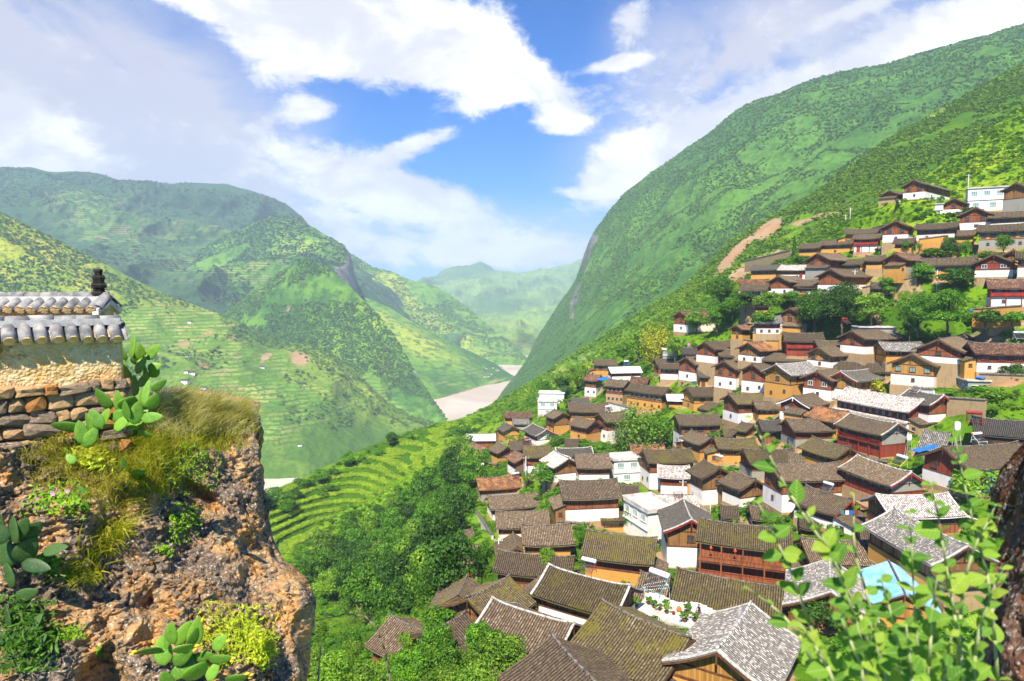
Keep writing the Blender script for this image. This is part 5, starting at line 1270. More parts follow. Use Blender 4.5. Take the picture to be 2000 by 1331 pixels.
def scatter(name, label, pts, sc, pr, squash=0.8, tilt=0.2):
    """a mass of alike small plants: one object, instanced on points"""
    n = len(pts)
    me = bpy.data.meshes.new(name); me.vertices.add(n)
    me.vertices.foreach_set('co', np.ascontiguousarray(pts, np.float32).ravel())
    set_attr(me, 'sc', sc); set_attr(me, 'rz', rng.random(n) * 6.283); set_attr(me, 'rx', rng.normal(size=n) * tilt)
    g = bpy.data.node_groups.new(name, 'GeometryNodeTree')
    g.interface.new_socket('Geometry', in_out='INPUT', socket_type='NodeSocketGeometry')
    g.interface.new_socket('Geometry', in_out='OUTPUT', socket_type='NodeSocketGeometry')
    N = g.nodes; L = g.links
    gi = N.new('NodeGroupInput'); go = N.new('NodeGroupOutput'); ip = N.new('GeometryNodeInstanceOnPoints'); oi = N.new('GeometryNodeObjectInfo')
    oi.inputs['Object'].default_value = pr; oi.inputs['As Instance'].default_value = True
    def attr(nm):
        a = N.new('GeometryNodeInputNamedAttribute'); a.data_type = 'FLOAT'; a.inputs['Name'].default_value = nm; return a.outputs['Attribute']
    cx = N.new('ShaderNodeCombineXYZ'); L.new(attr('rx'), cx.inputs[0]); L.new(attr('rz'), cx.inputs[2])
    cs = N.new('ShaderNodeCombineXYZ'); s = attr('sc'); L.new(s, cs.inputs[0]); L.new(s, cs.inputs[1])
    mm = N.new('ShaderNodeMath'); mm.operation = 'MULTIPLY'; L.new(s, mm.inputs[0]); mm.inputs[1].default_value = squash; L.new(mm.outputs[0], cs.inputs[2])
    L.new(gi.outputs[0], ip.inputs['Points']); L.new(oi.outputs['Geometry'], ip.inputs['Instance'])
    L.new(cx.outputs[0], ip.inputs['Rotation']); L.new(cs.outputs[0], ip.inputs['Scale']); L.new(ip.outputs[0], go.inputs[0])
    o = obj(name, me)
    md = o.modifiers.new('plants', 'NODES'); md.node_group = g
    tag(o, label, None, kind='stuff')
    return o

def sample_sheet(L, n, wfun=None, by_px=True, seed=0):
    """random points on a hillside; returns world points and photo pixels"""
    r = np.random.default_rng(seed)
    P, px, py = L['P'], L['px'], L['py']
    nr, nc = px.shape
    a = P[:-1, :-1]; b = P[:-1, 1:]; c = P[1:, :-1]
    ar = np.linalg.norm(np.cross(b - a, c - a), axis=-1)
    if by_px:   # even in the picture rather than on the ground
        par = np.abs((px[:-1, 1:] - px[:-1, :-1]) * (py[1:, :-1] - py[:-1, :-1]))
        ar = np.sqrt(ar / ar.sum()) * np.sqrt(par / par.sum())
    if wfun is not None: ar = ar * wfun(px[:-1, :-1], py[:-1, :-1])
    ar = ar.ravel(); ar = np.clip(ar, 0, None); ar /= ar.sum()
    k = r.choice(len(ar), n, p=ar); i, j = k // (nc - 1), k % (nc - 1)
    u, v = r.random(n)[:, None], r.random(n)[:, None]
    lerp = lambda A: (A[i, j] * (1 - u) + A[i, j + 1] * u) * (1 - v) + (A[i + 1, j] * (1 - u) + A[i + 1, j + 1] * u) * v
    Q = lerp(P); return Q, np.c_[lerp(px[..., None]), lerp(py[..., None])]

def clumped(X, scale, seed, lo, hi):
    return sstep(fbm(X / scale, 4, .55, seed), lo, hi)

far_bush = crown('far_bush', 701, 5, 90, .17, 'shrub')
near_bush = crown('near_bush', 702, 7, 420, .07, 'shrub')
maize = crown('maize', 703, 9, 120, .14, 'bamboo')

def cover(sheet_name, name, label, n, smin, smax, mesh, key, mat, scale, lo, hi, seed, wf=None, squash=.8):
    Q, pp = sample_sheet(LAND[sheet_name], n, wf, True, seed)
    keep = clumped(Q, scale, seed, lo, hi) > np.random.default_rng(seed).random(n) * .95 + .03
    Q = Q[keep]
    s = smin + (smax - smin) * np.random.default_rng(seed + 1).random(len(Q)) ** 2
    scatter(name, label, Q - (0, 0, .1 * smin), s, proto(key, mesh, mat), squash)
nfield = lambda nm: (lambda x, y: np.clip(1 - 1.1 * np.maximum(LAND[nm]['m'].get('field', np.zeros(LAND[nm]['px'].shape)), LAND[nm]['m'].get('soil', np.zeros(LAND[nm]['px'].shape)))[:-1, :-1], 0.0, 1) * (1 - np.clip(LAND[nm]['m'].get('rock', np.zeros(LAND[nm]['px'].shape))[:-1, :-1], 0, 1)))
cover('left_hillside', 'hillside_shrubs', 'dark shrubs dotting the terraced slope across the gorge', 34000, 3, 8, far_bush, 'hill', L_HILL, 80, -.3, .35, 31, nfield('left_hillside'))
cover('middle_spur', 'spur_shrubs', 'shrubs covering the pointed spur above the river', 24000, 3, 7, far_bush, 'hill', L_HILL, 110, -.45, .3, 32, nfield('middle_spur'))
cover('right_mountain', 'mountain_scrub', 'scrub covering the tall mountain on the right', 60000, 2.2, 5.5, far_bush, 'hill', L_HILL, 60, -.7, .4, 33, nfield('right_mountain'))
cover('right_ridge', 'ridge_scrub', 'bright scrub on the ridge behind the village', 44000, 1.3, 3.2, far_bush, 'bright', L_BRIGHT, 40, -.55, .2, 34, nfield('right_ridge'))
cover('right_ridge', 'ridge_dark_scrub', 'darker bushes on the ridge behind the village', 14000, 1.4, 3.6, far_bush, 'mid', L_MID, 30, -.2, .35, 44, nfield('right_ridge'))
VH = LAND['village_hillside']
w_open = (np.clip(1 - 1.6 * VH['near'], 0, 1) * np.clip(1 - 1.3 * VH['fieldmask'], 0, 1) * np.clip(1 - VH['m']['soil'], 0, 1))[:-1, :-1]
cover('village_hillside', 'hill_bushes', 'green bushes between the houses and terraces', 17000, .7, 2.4, near_bush, 'nmid', L_MID, 12, -.45, .25, 35, lambda x, y: w_open)
cover('village_hillside', 'hill_grass_tufts', 'bright grass tufts on the open village slope', 24000, .5, 1.5, near_bush, 'nlime', L_BRIGHT, 9, -.5, .25, 36, lambda x, y: w_open * np.where((y < 640) | (x < 1000), 1, .7), .6)
w_field = (np.clip(VH['fieldmask'] - .3, 0, 1) * VH['m']['tread'])[:-1, :-1] + 1e-9
cover('village_hillside', 'terrace_crops', 'maize and crops standing on the terraces', 22000, .8, 1.3, maize, 'maize', L_CROP, 60, -.9, -.4, 37, lambda x, y: w_field, .8)
cover('left_massif', 'massif_forest', 'forest patches on the big mountain on the left', 24000, 6, 14, far_bush, 'far', L_FAR, 300, -.3, .4, 41, nfield('left_massif'), .6)
cover('gorge_slope', 'gorge_forest', 'forest patches on the slope deep in the gorge', 13000, 5, 11, far_bush, 'hill', L_HILL, 200, -.2, .4, 42, nfield('gorge_slope'), .6)
cover('cliff_ridge', 'ridge_forest', 'forest patches on the ridge with the grey cliff', 12000, 5, 11, far_bush, 'far', L_FAR, 180, -.25, .4, 43, nfield('cliff_ridge'), .6)
# weeds in the lanes between the houses
w_lane = (np.clip(VH['near'] * 1.4, 0, 1) * sstep(VH['py'], 560, 640))[:-1, :-1]
cover('village_hillside', 'lane_weeds', 'weeds and vines in the lanes between houses', 3800, .5, 1.6, near_bush, 'nmid', L_MID, 8, -.1, .4, 38, lambda x, y: w_lane)
# ------------------------------------------------------------------ trees of the wood and the village
WOODL = [
    ('dark green broadleaf tree in the dense wood below the terraces', L_DARK), ('mid green broadleaf tree in the dense wood below the terraces', L_MID)]
def in_poly(x, y, poly):
    c = False; j = len(poly) - 1
    for i in range(len(poly)):
        xi, yi = poly[i]; xj, yj = poly[j]
        if (yi > y) != (yj > y) and x < (xj - xi) * (y - yi) / (yj - yi) + xi: c = not c
        j = i
    return c
wr = random.Random(5)
wood = [(670, 1070), (740, 1030), (800, 995), (850, 955), (900, 925), (925, 950), (920, 985), (890, 1040), (880, 1120), (885, 1190), (830, 1230), (700, 1230), (620, 1200), (615, 1140), (635, 1090)]
pts = []
for _ in range(6000):
    x, y = wr.uniform(590, 930), wr.uniform(870, 1240)
    if in_poly(x, y, wood) and all(hypot(x - q[0], (y - q[1]) * 1.2) > 25 * (1 + (y - 900) / 900) for q in pts): pts.append((x, y))
ORD = ['first', 'second', 'third', 'fourth', 'fifth', 'sixth', 'seventh', 'eighth', 'ninth', 'tenth', 'eleventh', 'twelfth', 'thirteenth', 'fourteenth', 'fifteenth', 'sixteenth', 'seventeenth', 'eighteenth', 'nineteenth', 'twentieth']
def rows_of(pp, n):
    ys = sorted(p[1] for p in pp); cuts = [ys[min(len(ys) - 1, len(ys) * (k + 1) // n)] for k in range(n - 1)]
    out = {}
    for k in range(n):
        grp = sorted(p for p in pp if sum(p[1] >= c for c in cuts) == k)
        for q, p in enumerate(grp): out[p] = (k, q)
    return out
RW = ['farthest', 'second farthest', 'middle', 'second nearest', 'nearest']
rk = rows_of(pts, 5)
for i, (x, y) in enumerate(pts):
    h = wr.uniform(8.5, 13.5); w = h * wr.uniform(.66, .88); Yt = float(D(x, y)); P = at(x, y, Yt)
    q_ = wr.random(); tone, mt = ('dark green', L_DARK) if q_ < .3 else (('mid green', L_MID) if q_ < .8 else ('light green', L_LIME))
    k, q = rk[(x, y)]
    tree_at(P, h, w, 'round', mt, '%s tree, %s from the left in the %s row of the dense wood' % (tone, ORD[q], RW[k]), 'trees of the dense wood', sink=1.2)
low = [(600, 1250), (700, 1235), (860, 1250), (960, 1290), (1000, 1331), (1000, 1420), (600, 1420)]
pts2 = []
for _ in range(3000):
    x, y = wr.uniform(590, 1010), wr.uniform(1235, 1420)
    if in_poly(x, y, low) and all(hypot(x - q[0], (y - q[1]) * 1.2) > 46 for q in pts2): pts2.append((x, y))
rk = rows_of(pts2, 3)
for (x, y) in pts2:
    h = wr.uniform(2.6, 4.4) * 1.25; P = at(x, y, float(D(x, y)))
    k, q = rk[(x, y)]; lim = wr.random() < .5
    tree_at(P, h, h * wr.uniform(.85, 1.1), 'round', L_LIME if lim else L_MID, '%s treetop at the bottom edge, %s from the left in the %s row' % ('lime' if lim else 'mid green', ORD[q], ['upper', 'middle', 'lowest'][k]), 'treetops at the bottom edge', sink=.6)
crest = [(505, 1000), (530, 985), (548, 975), (575, 968), (600, 950), (625, 940), (650, 925), (680, 915), (705, 902), (735, 890), (765, 872), (800, 860), (640, 960), (560, 1000), (885, 850), (930, 845), (905, 870)]
crest.sort()
for i, (x, y) in enumerate(crest):
    h = wr.uniform(4.5, 8); P = at(x, y, float(D(x, y)))
    kd = 'shrub' if i % 3 else 'round'
    tree_at(P, h * (.7 if kd == 'shrub' else 1.15), h * wr.uniform(.9, 1.9), kd, L_MID if i % 4 else L_DARK, 'bushy tree, %s from the left along the terrace rim above the river' % ORD[i], 'trees on the terrace rim', sink=.8)
TREES = [
    (1252, 893, 105, 110, 'bamboo', L_LIME, 'big feathery bright green bamboo clump in mid village'),
    (1292, 880, 70, 60, 'round', L_MID, 'rounder darker tree at the right side of the bamboo clump'),
    (1215, 880, 50, 46, 'bamboo', L_MID, 'dark bamboo fringe at the left foot of the big clump'),
    (1716, 772, 44, 58, 'shrub', L_YELLOW, 'lime-yellow rounded bush beside the long pale-roofed hall'),
    (1746, 780, 26, 34, 'shrub', L_YELLOW, 'small yellow bush at the right of the lime-yellow one'),
    (1590, 652, 92, 92, 'big', L_DARK, 'large dark green tree left part above the red balcony house'),
    (1645, 650, 100, 104, 'big', L_DARK, 'largest dark green tree above the broad red house'),
    (1700, 640, 70, 80, 'round', L_LIME, 'bright green tree right of the largest dark tree'),
    (1793, 650, 80, 86, 'big', L_MID, 'leafy tree left of the pale-trunked tree'),
    (1850, 655, 95, 110, 'big', L_MID, 'tall tree with spreading crown and pale forked trunk'),
    (1776, 662, 48, 34, 'round', L_DARK, 'slim dark tree below the pale-trunked tree'),
    (1925, 640, 48, 80, 'shrub', L_DARK, 'dark shrub mass under the blue tarpaulin'),
    (1975, 640, 44, 70, 'shrub', L_MID, 'green shrub mass at the right edge under the red balcony house'),
    (1285, 712, 80, 70, 'bamboo', L_YELLOW, 'yellow-green willowy tree by the small grey block'),
    (1248, 708, 66, 60, 'round', L_LIME, 'light green tree left of the willowy one'),
    (1218, 712, 44, 44, 'round', L_MID, 'green tree behind the square ochre tower house'),
    (1318, 705, 50, 40, 'round', L_LIME, 'small light tree right of the willowy one'),
    (1408, 605, 66, 62, 'round', L_MID, 'tree with thin trunk left of the orange-roofed low house'),
    (1360, 655, 48, 56, 'round', L_LIME, 'bright tree right of the lone white house'),
    (1400, 650, 52, 60, 'round', L_MID, 'tree in the thicket above the white-cornered house'),
    (1430, 622, 44, 60, 'round', L_MID, 'tree in the thicket left of the tiny ochre shed'),
    (1456, 608, 40, 56, 'round', L_DARK, 'dark tree under the red house with pale windows'),
    (1500, 612, 44, 64, 'round', L_LIME, 'light tree under the white house with red door'),
    (1545, 600, 34, 50, 'round', L_MID, 'small tree left of the large dark tree group'),
    (1490, 640, 34, 50, 'round', L_MID, 'tree between the tiny ochre shed and the red-fronted house'),
    (1551, 500, 40, 20, 'conifer', L_DARK, 'dark conifer by the landslide'),
    (1562, 522, 30, 60, 'shrub', L_DARK, 'dark bushes right of the conifer'),
    (1800, 562, 50, 60, 'round', L_MID, 'rounded tree in front of the longest ochre house, left of the pole'),
    (1866, 572, 52, 74, 'round', L_DARK, 'dark rounded shrub in front of the longest ochre house'),
    (1735, 580, 40, 44, 'round', L_MID, 'leafy tree beside the white tank wall'),
    (1852, 505, 44, 34, 'round', L_DARK, 'dark tree left of the yellow timber house'),
    (1885, 508, 40, 30, 'round', L_MID, 'thin tree against the yellow timber house'),
    (1960, 498, 42, 34, 'round', L_MID, 'thin tree in front of the yellow timber house'),
    (1920, 510, 26, 60, 'shrub', L_LIME, 'bright bushes below the yellow timber house'),
    (1830, 505, 26, 60, 'shrub', L_MID, 'bushes on the bank below the long pale pink house'),
    (1770, 492, 30, 34, 'shrub', L_MID, 'bush at the right foot of the white house with ochre foot'),
    (1752, 418, 30, 26, 'conifer', L_DARK, 'dark conifer left of the small dark red house'),
    (1765, 408, 22, 24, 'shrub', L_MID, 'round bush between the two topmost white houses'),
    (1700, 432, 34, 50, 'shrub', L_MID, 'bushes below the topmost houses'),
    (1660, 450, 30, 50, 'shrub', L_LIME, 'bright bushes above the ochre houses'),
    (1880, 425, 24, 50, 'shrub', L_DARK, 'dark bushes below the little red house'),
    (1066, 952, 52, 66, 'round', L_MID, 'round tree in front of the broad white house'),
    (1032, 945, 34, 34, 'shrub', L_LIME, 'yellowish bush left of the round tree'),
    (1100, 835, 40, 40, 'round', L_MID, 'tree right of the white terrace house'),
    (1128, 770, 60, 56, 'round', L_LIME, 'light tree at the left end of the stone row'),
    (1100, 775, 44, 44, 'round', L_DARK, 'dark tree behind the white terrace house'),
    (1060, 772, 30, 34, 'round', L_MID, 'small tree above the upper white block'),
    (1020, 868, 30, 46, 'shrub', L_LIME, 'green shrub in front of the bright ochre gable'),
    (1095, 870, 26, 44, 'shrub', L_MID, 'shrub with purple hue by the big white house'),
    (950, 915, 40, 40, 'round', L_MID, 'tree between the village edge and the wood'),
    (905, 905, 60, 66, 'round', L_LIME, 'light green tree at the top corner of the wood'),
    (1236, 1050, 70, 46, 'round', L_MID, 'tree growing beside the small mossy ochre hut'),
    (1136, 1075, 60, 34, 'round', L_MID, 'narrow tree right of the tidy ochre brick house'),
    (942, 1145, 92, 56, 'round', L_MID, 'leafy tree beside the lower ochre hut'),
    (1068, 1125, 62, 44, 'round', L_LIME, 'young tree growing across the long dark ribbed roof'),
    (1040, 1195, 46, 40, 'round', L_MID, 'tree between the thick mossy roof and the white house'),
    (935, 1290, 90, 70, 'round', L_MID, 'dark leafy tree left of the house with the pink awning'),
    (1130, 1010, 20, 24, 'shrub', L_LIME, 'weeds sprouting by the patched white house'),
    (1395, 880, 40, 40, 'round', L_MID, 'small tree in front of the ochre and white house'),
    (1665, 868, 38, 50, 'shrub', L_MID, 'bush against the shaded red gallery'),
    (1900, 985, 90, 100, 'shrub', L_LIME, 'yellow-green shrub under the blue balcony panel'),
    (1900, 770, 26, 120, 'shrub', L_MID, 'row of shrubs along the bank under the low grey shed'),
    (1960, 780, 30, 80, 'shrub', L_LIME, 'shrubs on the bank at the right edge'),
    (1985, 745, 46, 50, 'shrub', L_DARK, 'dark bush right of the low grey shed'),
    (1950, 800, 20, 60, 'shrub', L_LIME, 'low shrub above the long dark shed'),
    (1345, 1235, 22, 44, 'shrub', L_LIME, 'planting along the edge of the terrace with pots'),
    (1620, 1230, 70, 90, 'shrub', L_DARK, 'dark bushes below the pale slate roof'),
]
for (x, y, h, w, k, m, lab) in TREES:
    tree(x, y, h, w, k, m, lab, name='tree' if k != 'shrub' else 'bush', cat='tree' if k != 'shrub' else 'bush', sink=.4)

# ------------------------------------------------------------------ the near cliff
def rock_mat(name, red=(0.40, 0.155, 0.04), tan=(0.50, 0.32, 0.15), dark=(0.085, 0.062, 0.045), pale=(0.50, 0.45, 0.38), f_dark=(0.46, 0.58), sp=1.0, spot=0.0):
    m, t, out = material(name)
    v = t.new('ShaderNodeTexCoord').outputs['Object']
    n1 = t.noise(v, 1.1 * sp, 6, 0.6, 0.6); n2 = t.noise(v, 4.0 * sp, 6, 0.65, 0.3); n3 = t.noise(v, 22 * sp, 4, 0.7)
    vo = t.new('ShaderNodeTexVoronoi', {'Vector': t.vmath('ADD', v, t.vmath('SCALE', t.noise(v, 9 * sp, 2, out='Color'), 0.05)), 'Scale': 26 * sp}, feature='F1')
    vo2 = t.new('ShaderNodeTexVoronoi', {'Vector': v, 'Scale': 9 * sp}, feature='F1')
    col = t.mix(t.step(n2, 0.38, 0.64), red, tan)
    dk = t.step(t.math('ADD', t.math('MULTIPLY', n1, 0.6), t.math('MULTIPLY', n2, 0.4)), *f_dark)
    dcol = t.mix(t.step(n3, 0.35, 0.7), t.vmath('SCALE', dark, 0.5), t.vmath('SCALE', dark, 1.9))
    col = t.mix(dk, col, dcol)
    peb = t.math('MULTIPLY', t.step(vo.outputs['Distance'], 0.42, 0.25), t.step(t.new('ShaderNodeSeparateColor', {0: vo.outputs['Color']}).outputs[0], 0.72, 0.8))
    col = t.mix(t.math('MULTIPLY', peb, 0.8), col, pale)
    lich = t.math('MULTIPLY', t.step(n3, 0.56, 0.66), t.step(t.noise(v, 2.3 * sp, 4, 0.7), 0.54 - spot, 0.66 - spot))
    col = t.mix(t.math('MULTIPLY', lich, 0.85), col, pale)
    h = t.math('ADD', t.math('ADD', t.math('MULTIPLY', n2, 1.0), t.math('MULTIPLY', n3, 0.45)), t.math('MULTIPLY', t.math('SUBTRACT', 0.5, vo.outputs['Distance']), 0.5))
    h = t.math('ADD', h, t.math('MULTIPLY', t.math('SUBTRACT', 0.5, vo2.outputs['Distance']), 0.5))
    finish(t, out, col, 0.95, h, 0.8, 0.05 / sp, 0.04)
    return m
M_ROCK = rock_mat('cliff_rock', (0.45, 0.23, 0.07), (0.56, 0.41, 0.21), (0.165, 0.128, 0.096), (0.58, 0.52, 0.42), (0.395, 0.545), 1.1, 0.04)
M_BOULDER = rock_mat('boulder_rock', (0.13, 0.06, 0.038), (0.22, 0.14, 0.10), (0.075, 0.05, 0.04), (0.46, 0.44, 0.40), (0.45, 0.62), 1.6, 0.17)

CLC = TPS([(-350, 900, 5.4), (0, 900, 6.35), (200, 865, 7.15), (330, 800, 8.3), (420, 800, 8.9), (492, 830, 9.0), (492, 960, 8.5), (300, 900, 7.5), (300, 1000, 7.15), (100, 1000, 6.3), (100, 1150, 6.0), (300, 1150, 6.6), (450, 1100, 7.4),
           (520, 1060, 8.2), (600, 1150, 7.6), (600, 1331, 7.0), (450, 1331, 6.2), (250, 1331, 5.8), (0, 1331, 5.5), (-350, 1331, 5.0), (-350, 1520, 4.8), (250, 1520, 5.4), (590, 1520, 6.4)], 1e-4)
CE_Y = [820, 860, 900, 960, 1000, 1040, 1060, 1090, 1110, 1130, 1170, 1220, 1260, 1300, 1331, 1520]
CE_X = [490, 494, 494, 492, 500, 508, 512, 532, 560, 580, 588, 586, 582, 578, 574, 566]
CT_X = [-350, 0, 120, 230, 290, 320, 360, 420, 470, 492]; CT_Y = [880, 880, 862, 842, 815, 800, 795, 800, 815, 828]
CLIFF = {}
def cliff():
    nc, nr, nbk = 380, 400, 26
    s = np.linspace(0, 1, nc)[None]; tt = np.linspace(0, 1, nr)[:, None]
    pxt = -350 + s * (492 + 350)
    yt = np.interp(pxt, CT_X, CT_Y)
    py = yt + (1520 - yt) * tt
    px = -350 + s * (np.interp(py, CE_Y, CE_X) + 350)
    P = at(px, py, CLC(px, py))
    CLIFF['P0'] = P.copy(); CLIFF['px'] = px; CLIFF['py'] = py
    # right flank and top going back into the hill
    h = P / np.linalg.norm(P, axis=-1, keepdims=True)
    fl = []
    for k in np.linspace(0.03, 1, nbk):
        fl.append(P[:, -1] + h[:, -1] * (2.6 * k) + np.array([1, 0, 0]) * (.16 * sin(pi * min(1, k * 1.6)) - .5 * k * k) + np.array([0, 0, -.05 * k]))
    P = np.concatenate([P, np.stack(fl, 1)], 1)
    tp = []
    hh = P[0] / np.linalg.norm(P[0], axis=-1, keepdims=True); hh[:, 2] = 0
    for k in np.linspace(1, .04, 14):
        tp.append(P[0] + hh * 2.6 * k + np.array([0, 0, 1]) * (.05 * sin(pi * k) - .10 * k))
    P = np.concatenate([np.stack(tp, 0), P], 0)
    # rough rock: ledges, hollows, lumps
    q = P
    d = .22 * fbm(q / .9, 5, .55, 301, True) + .10 * fbm(q / .28, 4, .55, 302) + .05 * fbm(q * (1, 1, 2.2) / .10, 3, .5, 303, True)
    hol = np.clip(fbm(q * (1, 1, .6) / .7, 3, .5, 309) - .28, 0, 1) * 1.1
    n = P / np.linalg.norm(P, axis=-1, keepdims=True)
    amt = np.ones(P.shape[:2]); amt[:14] *= .35
    P = P - n * ((d - hol) * amt)[..., None] * np.array([1, 1, .8]) + np.array([0, 0, 1]) * (d * .25 * amt)[..., None]
    wv_ = np.stack([fbm(q / .55 + 40 * k, 4, .55, 310 + k) for k in range(3)], -1)
    P = P + wv_ * np.array([.16, .10, .10]) * amt[..., None]
    CLIFF['P'] = P[14:, :nc]
    me = mesh_np('cliff', P.reshape(-1, 3), grid_faces(P.shape[0], P.shape[1]), True)
    o = obj('cliff', me, M_ROCK); tag(o, 'orange and grey rock cliff with dry grass at the left', None, kind='structure')
cliff()
def cliff_pt(x, y):
    d2 = (CLIFF['px'] - x) ** 2 + (CLIFF['py'] - y) ** 2
    i = np.unravel_index(np.argmin(d2), d2.shape)
    return CLIFF['P'][i]

def pebbles():
    r = np.random.default_rng(77)
    P = CLIFF['P'].reshape(-1, 3); w = np.clip(fbm(P / .5, 3, .5, 71) + .35, .02, 1); w *= (CLIFF['py'].ravel() > 900) + .25; w /= w.sum()
    for key, mt, n, a, b in (('pale', 0, 2200, .012, .06), ('grey', 1, 1100, .012, .075), ('rust', 2, 500, .012, .06)):
        k = r.choice(len(P), n, p=w); sc = a + (b - a) * r.random(n) ** 3
        scatter('cliff_stones_' + key, {'pale': 'pale tan', 'grey': 'grey brown', 'rust': 'rusty'}[key] + ' stones bedded in the near cliff face', P[k] + r.normal(size=(n, 3)) * .004, sc, proto('stone' + key, STONES[mt][mt], M_STONES[mt]), .75, .5)
# boulder at the right edge
def boulder():
    nr, nc = 240, 160
    ey = [850, 880, 905, 940, 1000, 1060, 1120, 1200, 1280, 1340, 1560]; ex = [2050, 2025, 2002, 1997, 1988, 1968, 1940, 1918, 1915, 1908, 1890]
    py = np.linspace(850, 1560, nr)[:, None]; s = np.linspace(0, 1, nc)[None]
    x0 = np.interp(py, ey, ex); px = x0 + (2500 - x0) * s ** 1.3
    Y = 2.75 - .55 * np.sin(np.clip(s * 2.2, 0, 1) * pi / 2) - .35 * (py - 850) / 700
    P = at(px, py, Y)
    h = P / np.linalg.norm(P, axis=-1, keepdims=True)
    left = np.stack([P[:, 0] + h[:, 0] * 1.3 * k + np.array([.25 * k * k, 0, 0]) for k in np.linspace(1, .06, 14)], 1)
    P = np.concatenate([left, P], 1)
    top = np.stack([P[0] + np.array([.1 * k, .5 * k, -.55 * k * k]) for k in np.linspace(1, .08, 8)], 0)
    P = np.concatenate([top, P], 0)
    P = np.concatenate([P, np.stack([P[-1] + np.array([-.15 * k, .1 * k, -3.0 * k]) for k in np.linspace(.05, 1, 10)], 0)], 0)
    d = .10 * fbm(P / .35, 5, .6, 401, True) + .03 * fbm(P / .07, 3, .5, 402)
    P = P - P / np.linalg.norm(P, axis=-1, keepdims=True) * d[..., None] + np.array([1, 0, .6]) * (.09 * fbm(P / .22, 5, .6, 405))[..., None]
    me = mesh_np('boulder', P.reshape(-1, 3), grid_faces(*P.shape[:2]), True)
    o = obj('boulder', me, M_BOULDER); tag(o, 'dark lichen-spotted boulder at the right edge', 'boulder')
boulder()

# ------------------------------------------------------------------ walls with tiled coping on the cliff
M_TILE_F = mottled('coping_tile', (0.13, 0.135, 0.14), (0.34, 0.33, 0.32), 7.0, 0.8, bstr=.3, bdist=.01, rnd=.25)
M_TILE_W = mottled('verge_tile', (0.42, 0.41, 0.39), (0.66, 0.65, 0.63), 7.0, 0.85, bstr=.3, bdist=.01, rnd=.15)
M_PLAS = rock_mat('ochre_plaster', (0.66, 0.43, 0.17), (0.76, 0.58, 0.32), (0.50, 0.27, 0.08), (0.80, 0.68, 0.46), (0.53, 0.66), 1.2)
M_STONES = [rock_mat('wall_stone_%s' % k, a, b, c, (0.5, 0.46, 0.4), (.5, .65), 2.0) for k, a, b, c in
            (('tan', (0.56, 0.34, 0.15), (0.70, 0.50, 0.28), (0.36, 0.21, 0.11)), ('grey', (0.26, 0.19, 0.125), (0.46, 0.36, 0.25), (0.15, 0.105, 0.075)), ('rust', (0.46, 0.19, 0.05), (0.58, 0.31, 0.11), (0.26, 0.12, 0.045)))]
M_FIN = mottled('finial_clay', (0.018, 0.014, 0.012), (0.05, 0.04, 0.034), 6.0, 0.8)
def half_tile(L, r, th=.012):
    mb = MB(); n = 7
    vs = []
    for x in (0, L):
        for rr in (r, r - th):
            for i in range(n + 1):
                a = pi * i / n; k = 1.0 if x == 0 else 1.06
                vs.append((x, rr * cos(a) * k, rr * sin(a) * k))
    m = n + 1; f = []
    for i in range(n):
        f += [(i, i + 1, 2 * m + i + 1, 2 * m + i), (m + i + 1, m + i, 3 * m + i, 3 * m + i + 1), (2 * m + i, 2 * m + i + 1, 3 * m + i + 1, 3 * m + i), (i + 1, i, m + i, m + i + 1)]
    mb.add(vs, f); me = mb.mesh('roof_tile', True); return me
TILE = half_tile(.27, .058); TILE.materials.append(M_TILE_F)
RTILE = half_tile(.20, .062); RTILE.materials.append(M_TILE_F)
PLUG = MB().lathe([(.002, 0), (.052, 0), (.052, .012), (.002, .014)], 10, axis='x').mesh('tile_end'); PLUG.materials.append(M_PLAS)

def stone_mesh(seed):
    r = np.random.default_rng(seed)
    import bmesh
    bm = bmesh.new(); bmesh.ops.create_icosphere(bm, subdivisions=2, radius=1)
    for v in bm.verts:
        p = np.array(v.co); p = np.sign(p) * np.abs(p) ** .42
        p = p * (1 + .26 * float(vnoise(p * 1.5 + seed * 3.1, seed)))
        v.co = p * .5
    me = bpy.data.meshes.new('stone'); bm.to_mesh(me); bm.free()
    return me
STONES = [[None] * 3 for _ in range(6)]
for i in range(6):
    for j in range(3):
        me = stone_mesh(i) if j == 0 else STONES[i][0].copy()
        me.materials.clear(); me.materials.append(M_STONES[j]); STONES[i][j] = me

